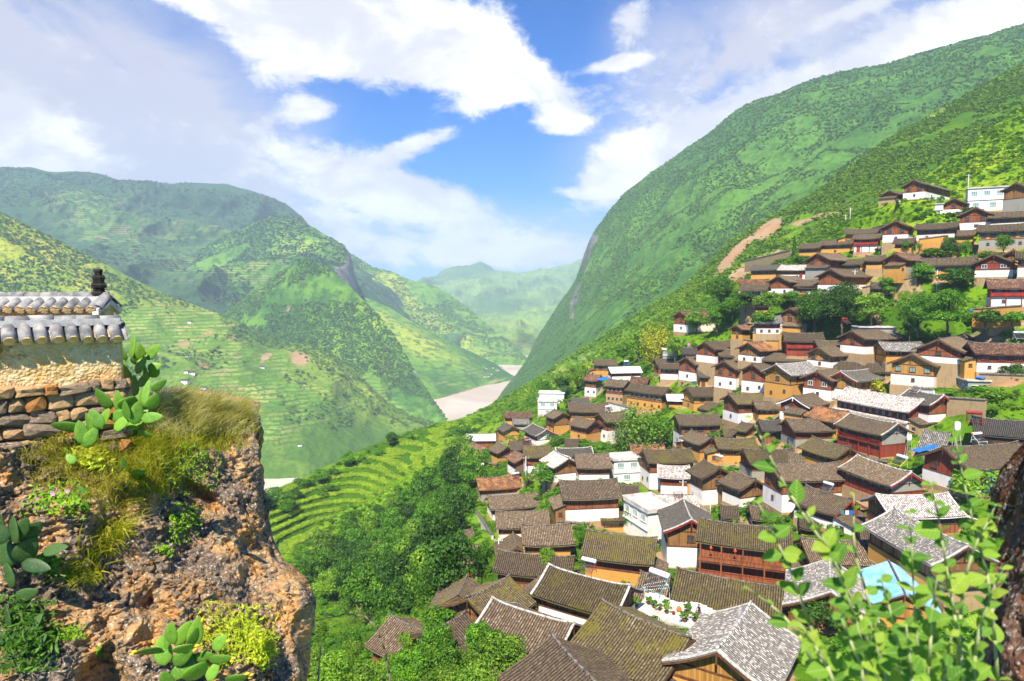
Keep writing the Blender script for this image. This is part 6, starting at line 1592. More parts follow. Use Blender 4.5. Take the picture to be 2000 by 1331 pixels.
pebbles()
def coped_wall(name, label, A, B, z_eave, z_bot, th, run, drop, n_t, curve=0.0, stones=None, finial=False, front=1):
    """wall from A to B (world xy, B = right end); its face looks to the right of A->B ... toward the viewer"""
    A = Vector((A[0], A[1], 0)); B = Vector((B[0], B[1], 0)); d = (B - A); L = d.length
    ang = atan2(d.y, d.x)
    o = thing(name, label, 'wall', (A.x, A.y, z_eave), ang)
    r = random.Random(n_t)
    # plaster body
    nx = 40; V = []; 
    mb = MB(); 
    xs = np.linspace(0, L, nx)
    zs = np.linspace(z_bot - z_eave, .02, 14)
    X, Zg = np.meshgrid(xs, zs, indexing='ij')
    Yf = -th / 2 + .02 * fbm(np.stack([X * 3, Zg * 3, X * 0 + n_t], -1), 4)
    Pf = np.stack([X, Yf, Zg], -1).reshape(-1, 3); Pb = np.stack([X, np.full_like(X, th / 2), Zg], -1).reshape(-1, 3)
    g = grid_faces(nx, 14)
    k = len(Pf); side = []
    for i in range(13):
        side.append(((nx - 1) * 14 + i, (nx - 1) * 14 + i + 1, k + (nx - 1) * 14 + i + 1, k + (nx - 1) * 14 + i)); side.append((i + 1, i, k + i, k + i + 1))
    me = mesh_np('plaster', np.concatenate([Pf, Pb]), np.concatenate([g[:, ::-1], g + k, np.array(side)]), True)
    obj('plaster', me, M_PLAS, o)
    zr = drop
    # bedding under the tiles
    MB().add([(0, -th / 2 - run * .8, .015), (L, -th / 2 - run * .8, .015), (L, 0, zr - .03), (0, 0, zr - .03), (L, th / 2 + run * .8, .015), (0, th / 2 + run * .8, .015)],
             [(0, 1, 2, 3), (3, 2, 4, 5), (0, 5, 4, 1), (1, 4, 2), (0, 3, 5)]).build('bedding', M_PLAS, o)
    sl = atan2(zr, th / 2 + run)
    for i in range(n_t):
        x = L * (i + .5) / n_t; cz = curve * (x / L) ** 3
        for sgn in (-1, 1):
            if sgn == 1 and not front == 2 and i % 1: continue
            for seg in (0,):
                t0 = .10
                q = obj('roof_tile', TILE, None, o)
                q.location = (x + r.uniform(-.006, .006), sgn * (th / 2 + run) * t0, zr * (1 - t0) + .012 + .012 * (1 - seg) - cz)
                q.rotation_euler = (0, sl + r.uniform(-.03, .03), sgn * pi / 2 + r.uniform(-.03, .03))
                q.scale = ((th / 2 + run) * 1.0 / cos(sl) / .27, .9 + .12 * r.random(), .95)
                if sgn == -1: obj('tile_end', PLUG, None, q, (.262, 0, .012), scl=(1, 1, 1))
        # trough tile between rows
        if i < n_t:
            tr = obj('trough_tile', TILE, None, o, (x + L / n_t / 2, 0, zr * .98 + .035 - cz), (pi, 0, 0))
            tr.rotation_euler = (Matrix.Rotation(-pi / 2, 4, 'Z') @ Matrix.Rotation(sl, 4, 'Y') @ Matrix.Rotation(pi, 4, 'X')).to_euler()
            tr.scale = ((th / 2 + run) * 1.06 / cos(sl) / .27, .9, .5)
    nr_ = max(3, int(L / .19))
    for i in range(nr_):
        x = L * i / nr_
        obj('ridge_tile', RTILE, None, o, (x, 0, zr + .045 - curve * (x / L) ** 3 + .006 * (i % 2)), (r.uniform(-.04, .04), r.uniform(-.02, .02), r.uniform(-.03, .03)), (L / nr_ * 1.04 / .2, 1, .9))
    mbv = MB().box(0, L, -.075, .075, zr - .02, zr + .05); mbv.build('ridge_bed', M_TILE_W, o)
    if stones:
        z0, z1 = stones; z = z1; row = 0
        while z > z0:
            hh = r.uniform(.06, .15); x = L + r.uniform(-.02, .03)
            while x > -.1:
                w = r.uniform(.07, .30)
                j = r.choices([0, 1, 2], [.5, .33, .17])[0]
                obj('stone', STONES[r.randrange(6)][j], None, o, (x - w / 2, -th / 2 - .015 + r.uniform(-.03, .02), z - hh / 2 - z_eave + r.uniform(-.012, .012)),
                    (r.uniform(-.08, .08), r.uniform(-.26, .26), r.uniform(-.1, .1)), (w * 1.04, .2, hh * r.uniform(.7, 1.2)))
                x -= w
            for yy in (0.02, .14):
                obj('stone', STONES[r.randrange(6)][r.randrange(3)], None, o, (L + .01, -th / 2 + yy + .05, z - hh / 2 - z_eave), (0, 0, r.uniform(-.2, .2)), (.14, .15, hh))
            z -= hh; row += 1
    if finial:
        f = MB()
        for (w, d_, a, b) in ((.17, .12, 0, .05), (.13, .10, .05, .09), (.17, .12, .09, .15), (.13, .10, .15, .18), (.14, .11, .18, .24), (.09, .09, .24, .27), (.10, .10, .27, .31)):
            f.lathe([(w / 2 * .9, a), (w / 2, (a + b) / 2), (w / 2 * .85, b)], 8, (L - .10, 0, zr + .06))
        f.build('finial', M_FIN, o)
        for sgn in (-1, 1):
            vt = obj('verge_tile', RTILE, M_TILE_W, o, (L - .02, 0, zr + .06))
            vt.rotation_euler = (0, sl + .1, sgn * pi / 2); vt.scale = ((th / 2 + run) * 1.15 / .2, 1.0, .8)
            b2 = MB().box(L - .05, L + .03, min(0, sgn * (th / 2 + run) * 1.1), max(0, sgn * (th / 2 + run) * 1.1), -.02, .02)
            MB().add([(L - .05, 0, zr + .03), (L + .02, 0, zr + .03), (L + .02, 0, zr - .04), (L - .05, 0, zr - .04),
                      (L - .05, sgn * (th / 2 + run) * 1.1, .03), (L + .02, sgn * (th / 2 + run) * 1.1, .03), (L + .02, sgn * (th / 2 + run) * 1.1, -.04), (L - .05, sgn * (th / 2 + run) * 1.1, -.04)],
                     [(0, 1, 5, 4), (1, 2, 6, 5), (2, 3, 7, 6), (3, 0, 4, 7), (4, 5, 6, 7)]).build('verge_board', M_TILE_W, o)
    return o
wA = at(-330, 660, 6.0); wB = at(234, 662, 7.45)
coped_wall('coped_wall', 'low ochre wall with grey tiled coping on a rough stone base', wA[:2], wB[:2], float(wB[2]) + .02, -2.1, .24, .07, .16, 17, .03, stones=(-2.0, -.99))
bA = at(-330, 600, 8.0); bB = at(212, 604, 8.0)
coped_wall('gable_wall', 'ochre wall end with tiled coping and dark clay finial, behind the low wall', bA[:2], bB[:2], float(at(200, 608, 8.0)[2]), -1.6, .20, .11, .12, 24, 0, finial=True)

# ------------------------------------------------------------------ prickly pears
def pad_mat(name, c1, c2, c3):
    m, t, out = material(name)
    v = t.new('ShaderNodeTexCoord').outputs['Object']
    n = t.noise(v, 2.5, 4, 0.6)
    vo = t.new('ShaderNodeTexVoronoi', {'Vector': v, 'Scale': 7.5, 'Randomness': 0.55})
    dots = t.step(vo.outputs['Distance'], 0.17, 0.09)
    scar = t.step(t.noise(v, 3.5, 5, .7), .60, .70)
    rnd = t.new('ShaderNodeObjectInfo').outputs['Random']
    col = t.mix(t.step(t.math('ADD', t.math('MULTIPLY', n, .6), t.math('MULTIPLY', rnd, .4)), .3, .7), c1, c2)
    col = t.mix(t.math('MULTIPLY', scar, .45), col, (0.26, 0.22, 0.09))
    col = t.mix(t.math('MULTIPLY', dots, .85), col, c3)
    finish(t, out, col, .5, t.math('SUBTRACT', n, t.math('MULTIPLY', dots, .4)), .25, .02, .35)
    return m
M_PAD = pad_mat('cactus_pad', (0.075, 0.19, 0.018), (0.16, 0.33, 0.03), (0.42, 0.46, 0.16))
M_PAD_SHADED = pad_mat('cactus_pad_shaded', (0.020, 0.058, 0.014), (0.05, 0.11, 0.028), (0.17, 0.20, 0.09))  # darker copy of the pad: shade of the left corner painted in
M_FRUIT = mottled('cactus_fruit', (0.62, 0.33, 0.03), (0.80, 0.55, 0.06), 6, .5)
def pad_mesh():
    V = []; nu, nv = 20, 10
    for i in range(nv + 1):
        t_ = i / nv
        for j in range(nu):
            a = 2 * pi * j / nu
            # outline: narrow at the foot, round at the tip
            z = t_
            w = .5 * (sin(pi * t_ ** .72)) ** .62 if 0 < t_ < 1 else .02
            V.append((w * cos(a) * .92, w * sin(a) * .20, z))
    Q = [(i * nu + j, i * nu + (j + 1) % nu, (i + 1) * nu + (j + 1) % nu, (i + 1) * nu + j) for i in range(nv) for j in range(nu)]
    return mesh_np('pad', np.array(V), np.array(Q), True)
PAD = pad_mesh(); PAD.materials.append(M_PAD)
PAD_SHADED = PAD.copy(); PAD_SHADED.materials.clear(); PAD_SHADED.materials.append(M_PAD_SHADED)
FRUIT = MB().lathe([(.01, 0), (.45, .15), (.5, .55), (.3, .95), (.02, 1)], 8).mesh('fruit', True); FRUIT.materials.append(M_FRUIT)
def cactus(label, Y, pads, dark=False, fruits=(), on=True):
    """pads: foot px,py, length px, width px, angle (degrees, 90 = up, 0 = right)"""
    if on: Y = float(cliff_pt(pads[0][0], pads[0][1])[1]) - .06
    p0 = at(pads[0][0], pads[0][1], Y)
    o = thing('prickly_pear', label, 'cactus', tuple(map(float, p0)), 0)
    r = random.Random(int(pads[0][0] * 7))
    made = []
    for i, (x, y, l, w, a) in enumerate(pads):
        Yp = Y + r.uniform(-.12, .12)
        p = at(x, y, Yp) - p0; s = Yp / F
        q = obj('pad', PAD_SHADED if dark else PAD, None, o, tuple(map(float, p)))
        tilt = radians(90 - a); yaw = r.uniform(-.75, .75)
        R = Matrix.Rotation(tilt, 4, 'Y') @ Matrix.Rotation(yaw, 4, 'Z') @ Matrix.Rotation(r.uniform(-.25, .35), 4, 'X')
        q.rotation_euler = R.to_euler(); k = 1.08
        q.scale = (w * s / cos(yaw) * 1.05, w * s, l * s * k)
        made.append(q)
    for (i, u) in fruits:
        q = obj('fruit', FRUIT, None, made[i], (u * .36, 0, .93 - abs(u) * .16), (0, u * .9, 0))
        sx, sy, sz = made[i].scale; q.scale = (.026 / sx, .026 / sy, .05 / sz)
    return o
cactus('prickly pear rising beside the end of the tiled wall', 7.9, [(262, 775, 40, 26, 95), (256, 742, 44, 26, 110), (246, 705, 36, 22, 95), (256, 700, 44, 22, 85), (266, 730, 42, 24, 70), (275, 706, 36, 22, 80), (282, 700, 40, 24, 35), (270, 755, 36, 20, 50), (250, 760, 40, 24, 120), (288, 722, 26, 20, 20), (285, 745, 30, 16, 80), (243, 728, 34, 22, 110), (296, 738, 24, 16, 60), (262, 712, 30, 20, 60)], on=False)
cactus('broad prickly pear clump in front of the stone wall', 6.45, [(165, 868, 46, 26, 100), (163, 838, 54, 26, 160), (168, 872, 40, 24, 60), (186, 845, 46, 26, 85), (194, 836, 46, 26, 50), (182, 850, 44, 24, 110), (217, 800, 46, 32, 112), (233, 806, 44, 26, 80), (240, 802, 42, 30, 55), (214, 818, 46, 22, 20), (222, 838, 44, 24, 30), (250, 838, 48, 26, 50), (262, 830, 44, 22, 75), (250, 822, 40, 22, 85), (276, 818, 44, 22, 5), (290, 800, 36, 20, 60), (282, 795, 34, 16, 95), (296, 764, 34, 16, 35), (280, 790, 46, 18, 85), (268, 842, 30, 16, -20), (160, 872, 36, 20, 30), (200, 836, 40, 26, 120)], on=False)
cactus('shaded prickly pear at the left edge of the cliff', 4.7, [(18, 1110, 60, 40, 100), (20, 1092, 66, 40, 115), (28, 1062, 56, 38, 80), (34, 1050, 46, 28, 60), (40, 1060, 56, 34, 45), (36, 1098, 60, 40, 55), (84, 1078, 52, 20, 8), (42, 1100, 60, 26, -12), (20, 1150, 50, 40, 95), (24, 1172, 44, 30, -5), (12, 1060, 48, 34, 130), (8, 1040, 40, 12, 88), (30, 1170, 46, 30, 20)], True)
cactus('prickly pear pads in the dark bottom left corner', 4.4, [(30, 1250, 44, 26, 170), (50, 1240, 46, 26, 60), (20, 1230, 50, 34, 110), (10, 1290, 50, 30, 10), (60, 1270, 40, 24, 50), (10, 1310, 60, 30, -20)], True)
cactus('large prickly pear with yellow fruits at the bottom of the cliff', 4.6, [(330, 1345, 46, 34, 88), (322, 1300, 56, 32, 95), (318, 1268, 50, 26, 172), (333, 1258, 54, 32, 72), (342, 1262, 52, 28, 55), (372, 1262, 46, 18, 72), (376, 1268, 62, 30, 78), (340, 1300, 56, 30, 45), (335, 1325, 60, 34, 48), (365, 1330, 64, 36, 55), (380, 1288, 48, 24, 25), (415, 1268, 44, 26, 40), (408, 1290, 56, 24, 18), (440, 1330, 54, 24, 22), (405, 1330, 40, 24, 60), (340, 1275, 46, 26, 30), (325, 1270, 40, 12, 88)],
       False, [(2, 0), (2, .6), (7, .5), (11, .7), (12, .2), (12, .7), (13, .0), (13, .6), (13, -.5), (15, .5), (1, -.9), (6, .6), (14, -.3)])
cactus('single upright prickly pear in the dry grass', 6.4, [(246, 960, 30, 18, 92), (243, 934, 44, 12, 92), (254, 932, 34, 18, 25)])
cactus('small pale prickly pear left of the dark rock', 6.0, [(170, 1002, 32, 16, 88), (168, 976, 30, 16, 118)])
cactus('small prickly pear under the yellow ferny weed', 6.5, [(146, 905, 22, 14, 130), (136, 894, 20, 14, 110)])

# ------------------------------------------------------------------ grass and plants on the cliff
def grass(name, label, mat, sel, n, lmin, lmax, lean, seed, width=.0035):
    r = np.random.default_rng(seed)
    w = sel(CLIFF['px'], CLIFF['py']); w = w.ravel() / w.sum()
    k = r.choice(len(w), n, p=w)
    B = CLIFF['P'].reshape(-1, 3)[k] + r.normal(size=(n, 3)) * (.02, .02, .01)
    L = lmin + (lmax - lmin) * r.random(n)
    cl = fbm(B / .22, 3, .5, seed)
    ld = np.array(lean)[None] + r.normal(size=(n, 3)) * (.55, .5, .35) + cl[:, None] * (1.3, .6, .5)
    up = np.array([0, 0, 1.0])
    sd = np.cross(ld + up, B); sd /= np.linalg.norm(sd, axis=1, keepdims=True); sd *= width * (.6 + .8 * r.random(n))[:, None]
    V = []
    for t_, ww in ((0, 1), (.4, .85), (.75, .55), (1, .05)):
        c = B + up * (L * t_ * (1 - .45 * t_ * t_))[:, None] + ld * (L * t_ * t_ * .75)[:, None]
        V += [c - sd * ww, c + sd * ww]
    V = np.stack(V, 1).reshape(-1, 3)
    q = np.arange(n)[:, None] * 8
    Q = np.concatenate([q + np.array([[0, 1, 3, 2]]), q + np.array([[2, 3, 5, 4]]), q + np.array([[4, 5, 7, 6]])])
    o = obj(name, mesh_np(name, V, Q, False), mat); tag(o, label, None, kind='stuff')
M_STRAW = leaf_mat('dry_grass', (0.42, 0.38, 0.07), (0.60, 0.57, 0.17), (0.84, 0.80, 0.46), .55, 3.0, vary=False)
M_GRASSY = leaf_mat('yellow_green_grass', (0.24, 0.27, 0.013), (0.40, 0.42, 0.022), (0.72, 0.68, 0.10), .55, 3.0, vary=False)
M_GRASSD = leaf_mat('brown_grass', (0.22, 0.21, 0.02), (0.40, 0.38, 0.04), (0.62, 0.58, 0.11), .5, 3.0, vary=False)
grass('feathery_grass', 'pale feathery dry grass on the rim of the cliff', M_STRAW, lambda x, y: ell(x, y, [(400, 815, 85, 26, 8, 1), (300, 800, 50, 20, 0, .7), (350, 840, 70, 24, 0, .6)]) * np.where(np.arange(x.shape[0])[:, None] < 5, 4.0, 1.0) + 1e-7, 11000, .06, .28, (.45, -.1, .35), 1)
grass('yellow_grass', 'yellow-green grass hanging over the upper cliff', M_GRASSY, lambda x, y: ell(x, y, [(270, 880, 110, 45, 0, 1), (380, 860, 80, 30, 0, .9), (300, 935, 70, 45, 0, .8), (470, 838, 25, 14, 0, .6)]) + 1e-7, 6500, .05, .18, (.25, -.25, .1), 2)
grass('brown_grass', 'olive brown grass below the stone wall', M_GRASSD, lambda x, y: ell(x, y, [(160, 920, 90, 50, 0, 1), (230, 970, 80, 45, 0, .9), (150, 880, 60, 20, 0, .6)]) + 1e-7, 4000, .05, .15, (.2, -.3, -.1), 3)
grass('hanging_grass', 'tuft of long yellow-green blades hanging on the rock face', M_GRASSY, lambda x, y: ell(x, y, [(220, 1075, 32, 26, -30, 1), (165, 1120, 30, 22, -40, .9)]) + 1e-9, 500, .14, .34, (-.3, -.5, -.6), 4, .007)

def leafy(label, px, py, rx, ry, n, size, mat, seed, name='rock_plant', aspect=1.3, out_=.12, flowers=0):
    r = np.random.default_rng(seed)
    x = px + rx * np.clip(r.normal(size=n) * .5, -1, 1); y = py + ry * np.clip(r.normal(size=n) * .5, -1, 1)
    P = np.array([cliff_pt(a, b) for a, b in zip(x, y)])
    c0 = P.mean(0)
    d = -P / np.linalg.norm(P, axis=1, keepdims=True)
    P = P + d * (out_ * r.random(n))[:, None]
    V, Q = leaf_quads(P - c0, d + r.normal(size=(n, 3)) * .6 + (0, 0, .5), size, r, aspect)
    o = thing(name, label, 'plant', tuple(map(float, c0)))
    obj('foliage', mesh_np('foliage', V, Q, False), mat, o)
    st = MB()
    for i in range(0, n, max(1, n // 14)): st.bar((0, 0, -.05), tuple(P[i] - c0), .004, 0, 3)
    st.build('stem', M_BARK, o)
    for i in range(flowers):
        j = r.integers(n); q = P[j] - c0 + d[j] * .04
        fl = MB(); 
        for k in range(6):
            a = 2 * pi * k / 6; fl.add([(0, 0, 0), (.022 * cos(a - .4), -.005, .022 * sin(a - .4)), (.03 * cos(a), -.008, .03 * sin(a)), (.022 * cos(a + .4), -.005, .022 * sin(a + .4))], [(0, 1, 2, 3)])
        fl.build('flower', M_PINK, o, loc=tuple(map(float, q)))
    return o
M_PINK = mottled('pink_petals', (0.70, 0.20, 0.42), (0.85, 0.40, 0.60), 5, .6)
L_FRESH = leaf_mat('fresh_leaves', (0.12, 0.30, 0.012), (0.22, 0.44, 0.016), (0.40, 0.58, 0.03), .35, 2.5)
L_FERN = leaf_mat('yellow_fern', (0.25, 0.36, 0.012), (0.42, 0.50, 0.018), (0.58, 0.62, 0.04), .35, 2.5)
leafy('climbing light green plant on the upper cliff face', 375, 915, 45, 55, 700, .016, L_FRESH, 1)
leafy('narrow light green creeper hanging down the rock', 355, 1025, 28, 36, 420, .015, L_FRESH, 2)
leafy('little green rosette on the dark rock', 320, 1082, 17, 12, 130, .014, L_FRESH, 3)
leafy('green weed with pink flowers near the left edge', 110, 985, 55, 40, 600, .015, L_FRESH, 4, flowers=8)
leafy('lime ferny weed below the prickly pear clump', 178, 898, 34, 18, 420, .017, L_FERN, 5, aspect=2.2)
leafy('yellow feathery bush above the large prickly pear', 470, 1245, 75, 60, 1500, .013, L_FERN, 6, aspect=2.0, out_=.3)
leafy('yellow-green sprig right of the feathery bush', 520, 1275, 30, 40, 500, .012, L_FERN, 7, aspect=2.0, out_=.2)
leafy('dark ferns in the bottom left corner', 50, 1250, 55, 70, 900, .018, L_DARK, 8, aspect=2.0, out_=.3)
leafy('small green weeds on the lower rock', 125, 1240, 30, 20, 200, .013, L_FRESH, 9)
leafy('tiny weed tuft low on the rock face', 195, 1290, 14, 14, 110, .013, L_FRESH, 10)
leafy('bright weeds growing out of the stone wall foot', 175, 790, 30, 30, 160, .013, L_FERN, 11)
leafy('dark weed under the shaded prickly pear', 100, 1115, 30, 24, 220, .014, L_MID, 12)

# dead twig in front of the wood
def twig(label, pts, r0, Y):
    P = [tuple(map(float, at(x, y, Y))) for x, y in pts]
    o = MB().tube(P, [r0 * (1 - .75 * i / len(P)) for i in range(len(P))], 0, 5).build('dead_twig', M_BARK, smooth=True)
    tag(o, label, 'twig')
def branch(label, Y):
    r = random.Random(9); main = [(764, 1345), (760, 1315), (755, 1290), (751, 1268), (741, 1246), (738, 1230), (722, 1213), (712, 1203), (697, 1202), (676, 1199), (655, 1205), (634, 1208), (612, 1214)]
    mb = MB(); P = [at(x, y, Y) for x, y in main]; n = len(P)
    mb.tube([tuple(p) for p in P], [.021 * (1 - .8 * i / n) for i in range(n)], 0, 5)
    for i in (2, 4, 5, 7, 8, 9, 10):
        a = P[i]; e = a + np.array([r.uniform(-.25, .3), r.uniform(-.1, .1), r.uniform(.08, .3)]) * r.choice((.6, 1.0, 1.2)); m_ = (a + e) / 2 + np.array([r.uniform(-.04, .04), 0, r.uniform(-.03, .05)])
        mb.tube([tuple(a), tuple(m_), tuple(e)], [.008, .006, .002], 0, 4)
    o = mb.build('dead_twig', M_BARK, smooth=True); tag(o, label, 'twig')
branch('bare crooked twig arching over the bottom foliage', 11)
twig('short upright dead stick at the bottom', [(621, 1345), (623, 1300), (627, 1262)], .02, 11)

# ------------------------------------------------------------------ leafy bush in front, bottom right
def leaf_shape():
    V = []; n = 8
    for i in range(n + 1):
        t_ = i / n; w = .29 * (sin(pi * t_ ** .8)) ** .8 if 0 < t_ < 1 else 0.0
        bend = -.16 * t_ * t_
        V += [(t_, -w, bend + w * .35 + .015 * sin(i * 2.2)), (t_, 0, bend), (t_, w, bend + w * .35 + .015 * sin(i * 1.7 + 1))]
    Q = []
    for i in range(n):
        a = i * 3; Q += [(a, a + 1, a + 4, a + 3), (a + 1, a + 2, a + 5, a + 4)]
    return mesh_np('leaf', np.array(V), np.array(Q), True)
m, t, out = material('bush_leaf')
v = t.new('ShaderNodeTexCoord').outputs['Object']
xyz = t.new('ShaderNodeSeparateXYZ', {0: v})
rnd = t.new('ShaderNodeObjectInfo').outputs['Random']
vein = t.step(t.math('ABSOLUTE', xyz.outputs['Y']), .03, .0)
sv = t.math('ABSOLUTE', t.math('SUBTRACT', t.math('FRACT', t.math('MULTIPLY', t.math('SUBTRACT', xyz.outputs['X'], t.math('MULTIPLY', t.math('ABSOLUTE', xyz.outputs['Y']), .9)), 7)), .5))
col = t.ramp(rnd, [(0, (0.06, 0.17, 0.02)), (.45, (0.14, 0.30, 0.03)), (.8, (0.26, 0.42, 0.04)), (1, (0.42, 0.50, 0.06))])
col = t.mix(t.math('MULTIPLY', t.noise(v, 4, 3), .5), col, (0.16, 0.36, 0.05))
col = t.mix(t.math('ADD', t.math('MULTIPLY', vein, .5), t.math('MULTIPLY', t.step(sv, .1, .02), .18)), col, (0.42, 0.55, 0.16))
finish(t, out, col, .6, sv, .35, .02, .18, trans=.4)
M_LEAF = m
LEAF = leaf_shape(); LEAF.materials.append(M_LEAF)
M_STEM = mottled('green_stem', (0.22, 0.26, 0.10), (0.40, 0.42, 0.20), 6, .6)
bush = thing('leafy_bush', 'sunlit green leafy bush close to the viewer at bottom right', 'bush', tuple(map(float, at(1760, 1500, 1.9))))
b0 = at(1760, 1500, 1.9)
lr = random.Random(3)
def bstem(pts, Y0, Y1, step=22, lsz=(34, 56), r0=.0055, start=0.0, both=True):
    pts = np.array(pts, float); n = len(pts)
    Ys = np.linspace(Y0, Y1, n)
    W3 = at(pts[:, 0], pts[:, 1], Ys) - b0
    st = MB().tube([tuple(p) for p in W3], [r0 * (.25 + .75 * i / (n - 1)) for i in range(n)], 0, 6).build('stem', M_STEM, bush, smooth=True)
    seg = np.r_[0, np.cumsum(np.linalg.norm(np.diff(pts, axis=0), axis=1))]
    d = start; k = 0
    while d < seg[-1]:
        i = min(n - 2, int(np.searchsorted(seg, d) - 1)); i = max(i, 0)
        f = (d - seg[i]) / max(1e-6, seg[i + 1] - seg[i])
        p = W3[i] * (1 - f) + W3[i + 1] * f; Yp = Ys[i] * (1 - f) + Ys[i + 1] * f
        dirp = W3[i] - W3[i + 1]; dirp /= np.linalg.norm(dirp)      # toward the tip
        young = min(1.0, .45 + d / 160)
        e1 = Vector(dirp).cross(Vector((0, 1, 0))).normalized(); e2 = Vector(dirp).cross(e1)
        for sd in range(2 if both else 1):
            if lr.random() < .1: continue
            ph = k * 1.9 + sd * pi + lr.uniform(-.5, .5)
            ln = lr.uniform(lsz[0] * .55, lsz[1] * .95) * young * Yp / F
            out_ = e1 * cos(ph) + e2 * sin(ph) * .8
            xa = (out_ + Vector(dirp) * lr.uniform(.1, 1.3) + Vector((0, 0, lr.uniform(-.35, .25)))).normalized()
            za = (Vector(dirp) * 1.0 - out_ * .3 + Vector((lr.uniform(-.5, .5), -.5 + lr.uniform(-.5, .3), lr.uniform(-.2, .5)))); ya = za.cross(xa).normalized(); za = xa.cross(ya)
            R = Matrix((xa, ya, za)).transposed()
            obj('leaf', LEAF, None, st, tuple(map(float, p)), R.to_euler(), (ln, ln * lr.uniform(.9, 1.35), ln * lr.uniform(.6, 1.6)))
        d += step * lr.uniform(.95, 1.6); k += 1
bstem([(1466, 812), (1484, 850), (1503, 890), (1524, 930), (1545, 968), (1566, 1000), (1590, 1035), (1612, 1068), (1640, 1110), (1668, 1175), (1700, 1250), (1725, 1340)], 1.75, 1.85, 30, (34, 52), start=4, both=False)
bstem([(1480, 980), (1500, 1020), (1520, 1062), (1540, 1105), (1560, 1160), (1580, 1215), (1600, 1270), (1618, 1340)], 1.6, 1.7, 24, (34, 52), start=2)
bstem([(1454, 1145), (1480, 1163), (1505, 1182), (1530, 1203), (1560, 1240), (1590, 1300), (1605, 1350)], 1.55, 1.65, 30, (30, 44), start=2, both=False)
bstem([(1668, 965), (1668, 1000), (1667, 1040), (1672, 1090), (1690, 1150), (1710, 1220), (1730, 1340)], 1.9, 1.95, 30, (26, 42), start=2, both=False)
bstem([(1776, 998), (1780, 1060), (1783, 1126), (1786, 1180), (1789, 1231), (1795, 1290), (1800, 1350)], 1.65, 1.75, 26, (36, 56), start=2)
bstem([(1818, 945), (1825, 975), (1832, 1005), (1840, 1055), (1848, 1105), (1856, 1150), (1864, 1200), (1874, 1260), (1884, 1340)], 1.7, 1.8, 22, (36, 58), start=2)
bstem([(1866, 855), (1874, 900), (1884, 945), (1893, 990), (1903, 1030), (1915, 1075), (1928, 1120), (1936, 1180), (1943, 1250), (1950, 1340)], 1.8, 1.9, 24, (36, 56), start=2)
bstem([(1945, 985), (1930, 1020), (1912, 1050), (1898, 1085), (1885, 1130), (1876, 1200), (1870, 1300)], 1.75, 1.8, 26, (32, 48), start=2)
bstem([(1960, 1110), (1945, 1140), (1930, 1175), (1915, 1220), (1905, 1280), (1900, 1350)], 1.6, 1.7, 24, (36, 52), start=2)
bstem([(1575, 1000), (1600, 1040), (1625, 1085), (1650, 1140), (1680, 1200), (1700, 1270), (1715, 1340)], 1.5, 1.6, 24, (36, 54), start=10)
bstem([(1620, 1090), (1650, 1150), (1670, 1210), (1690, 1280), (1700, 1350)], 1.45, 1.5, 22, (38, 58), start=6)
bstem([(1720, 1130), (1735, 1180), (1748, 1230), (1756, 1290), (1762, 1350)], 1.5, 1.6, 20, (38, 58), start=4)
bstem([(1830, 1130), (1822, 1180), (1818, 1240), (1815, 1300), (1815, 1350)], 1.45, 1.55, 20, (40, 60), start=4)
bstem([(1640, 1200), (1660, 1250), (1680, 1300), (1690, 1350)], 1.35, 1.4, 18, (40, 60), start=2)
bstem([(1770, 1220), (1775, 1270), (1780, 1320), (1782, 1360)], 1.35, 1.4, 16, (42, 62), start=2)
bstem([(1700, 1215), (1710, 1260), (1725, 1300), (1735, 1350)], 1.4, 1.45, 16, (42, 62), start=2)
bstem([(1560, 1215), (1590, 1260), (1615, 1300), (1635, 1350)], 1.4, 1.45, 18, (38, 56), start=2)
bstem([(1860, 1240), (1850, 1280), (1845, 1320), (1840, 1360)], 1.4, 1.45, 16, (40, 60), start=2)
# ------------------------------------------------------------------ small things among the houses
M_TANK = mottled('tank_white', (0.72, 0.72, 0.71), (0.84, 0.84, 0.83), 1.5, .35)
M_TUBE = mottled('heater_tubes', (0.02, 0.022, 0.03), (0.06, 0.06, 0.075), 3, .25)
M_YEL = mottled('yellow_frame', (0.55, 0.42, 0.06), (0.68, 0.55, 0.12), 2, .5)
M_ORANGE = mottled('orange_cap', (0.62, 0.14, 0.02), (0.75, 0.22, 0.04), 2, .5)
M_POLE = mottled('pole_concrete', (0.48, 0.44, 0.38), (0.66, 0.62, 0.55), 2, .9)
M_WIRE = mottled('cable', (0.10, 0.10, 0.10), (0.2, 0.2, 0.2), 3, .6)
M_WIREW = mottled('pale_cable', (0.55, 0.54, 0.52), (0.7, 0.69, 0.67), 3, .6)
M_PINKC = mottled('pink_cloth', (0.62, 0.03, 0.11), (0.80, 0.08, 0.20), 1.0, .8)
M_POT = mottled('clay_pot', (0.12, 0.065, 0.04), (0.22, 0.12, 0.07), 4, .8)
M_PURPLE = mottled('purple_paint', (0.45, 0.10, 0.30), (0.6, 0.2, 0.42), 2, .5)
def roof_pt(label, u, v=.3):
    """a point on the front slope of a house: u along the ridge (-1..1), v down the slope (0 ridge .. 1 eave)"""
    h, L, W, H, h1, ht, ar, Y = HOUSES[label]
    x, y = u * L / 2, -v * W / 2
    z = H + .1 - v * (W / 2) * .52 + .12
    c, s_ = cos(ar), sin(ar)
    return Vector((h.location.x + x * c - y * s_, h.location.y + x * s_ + y * c, h.location.z + z)), ar
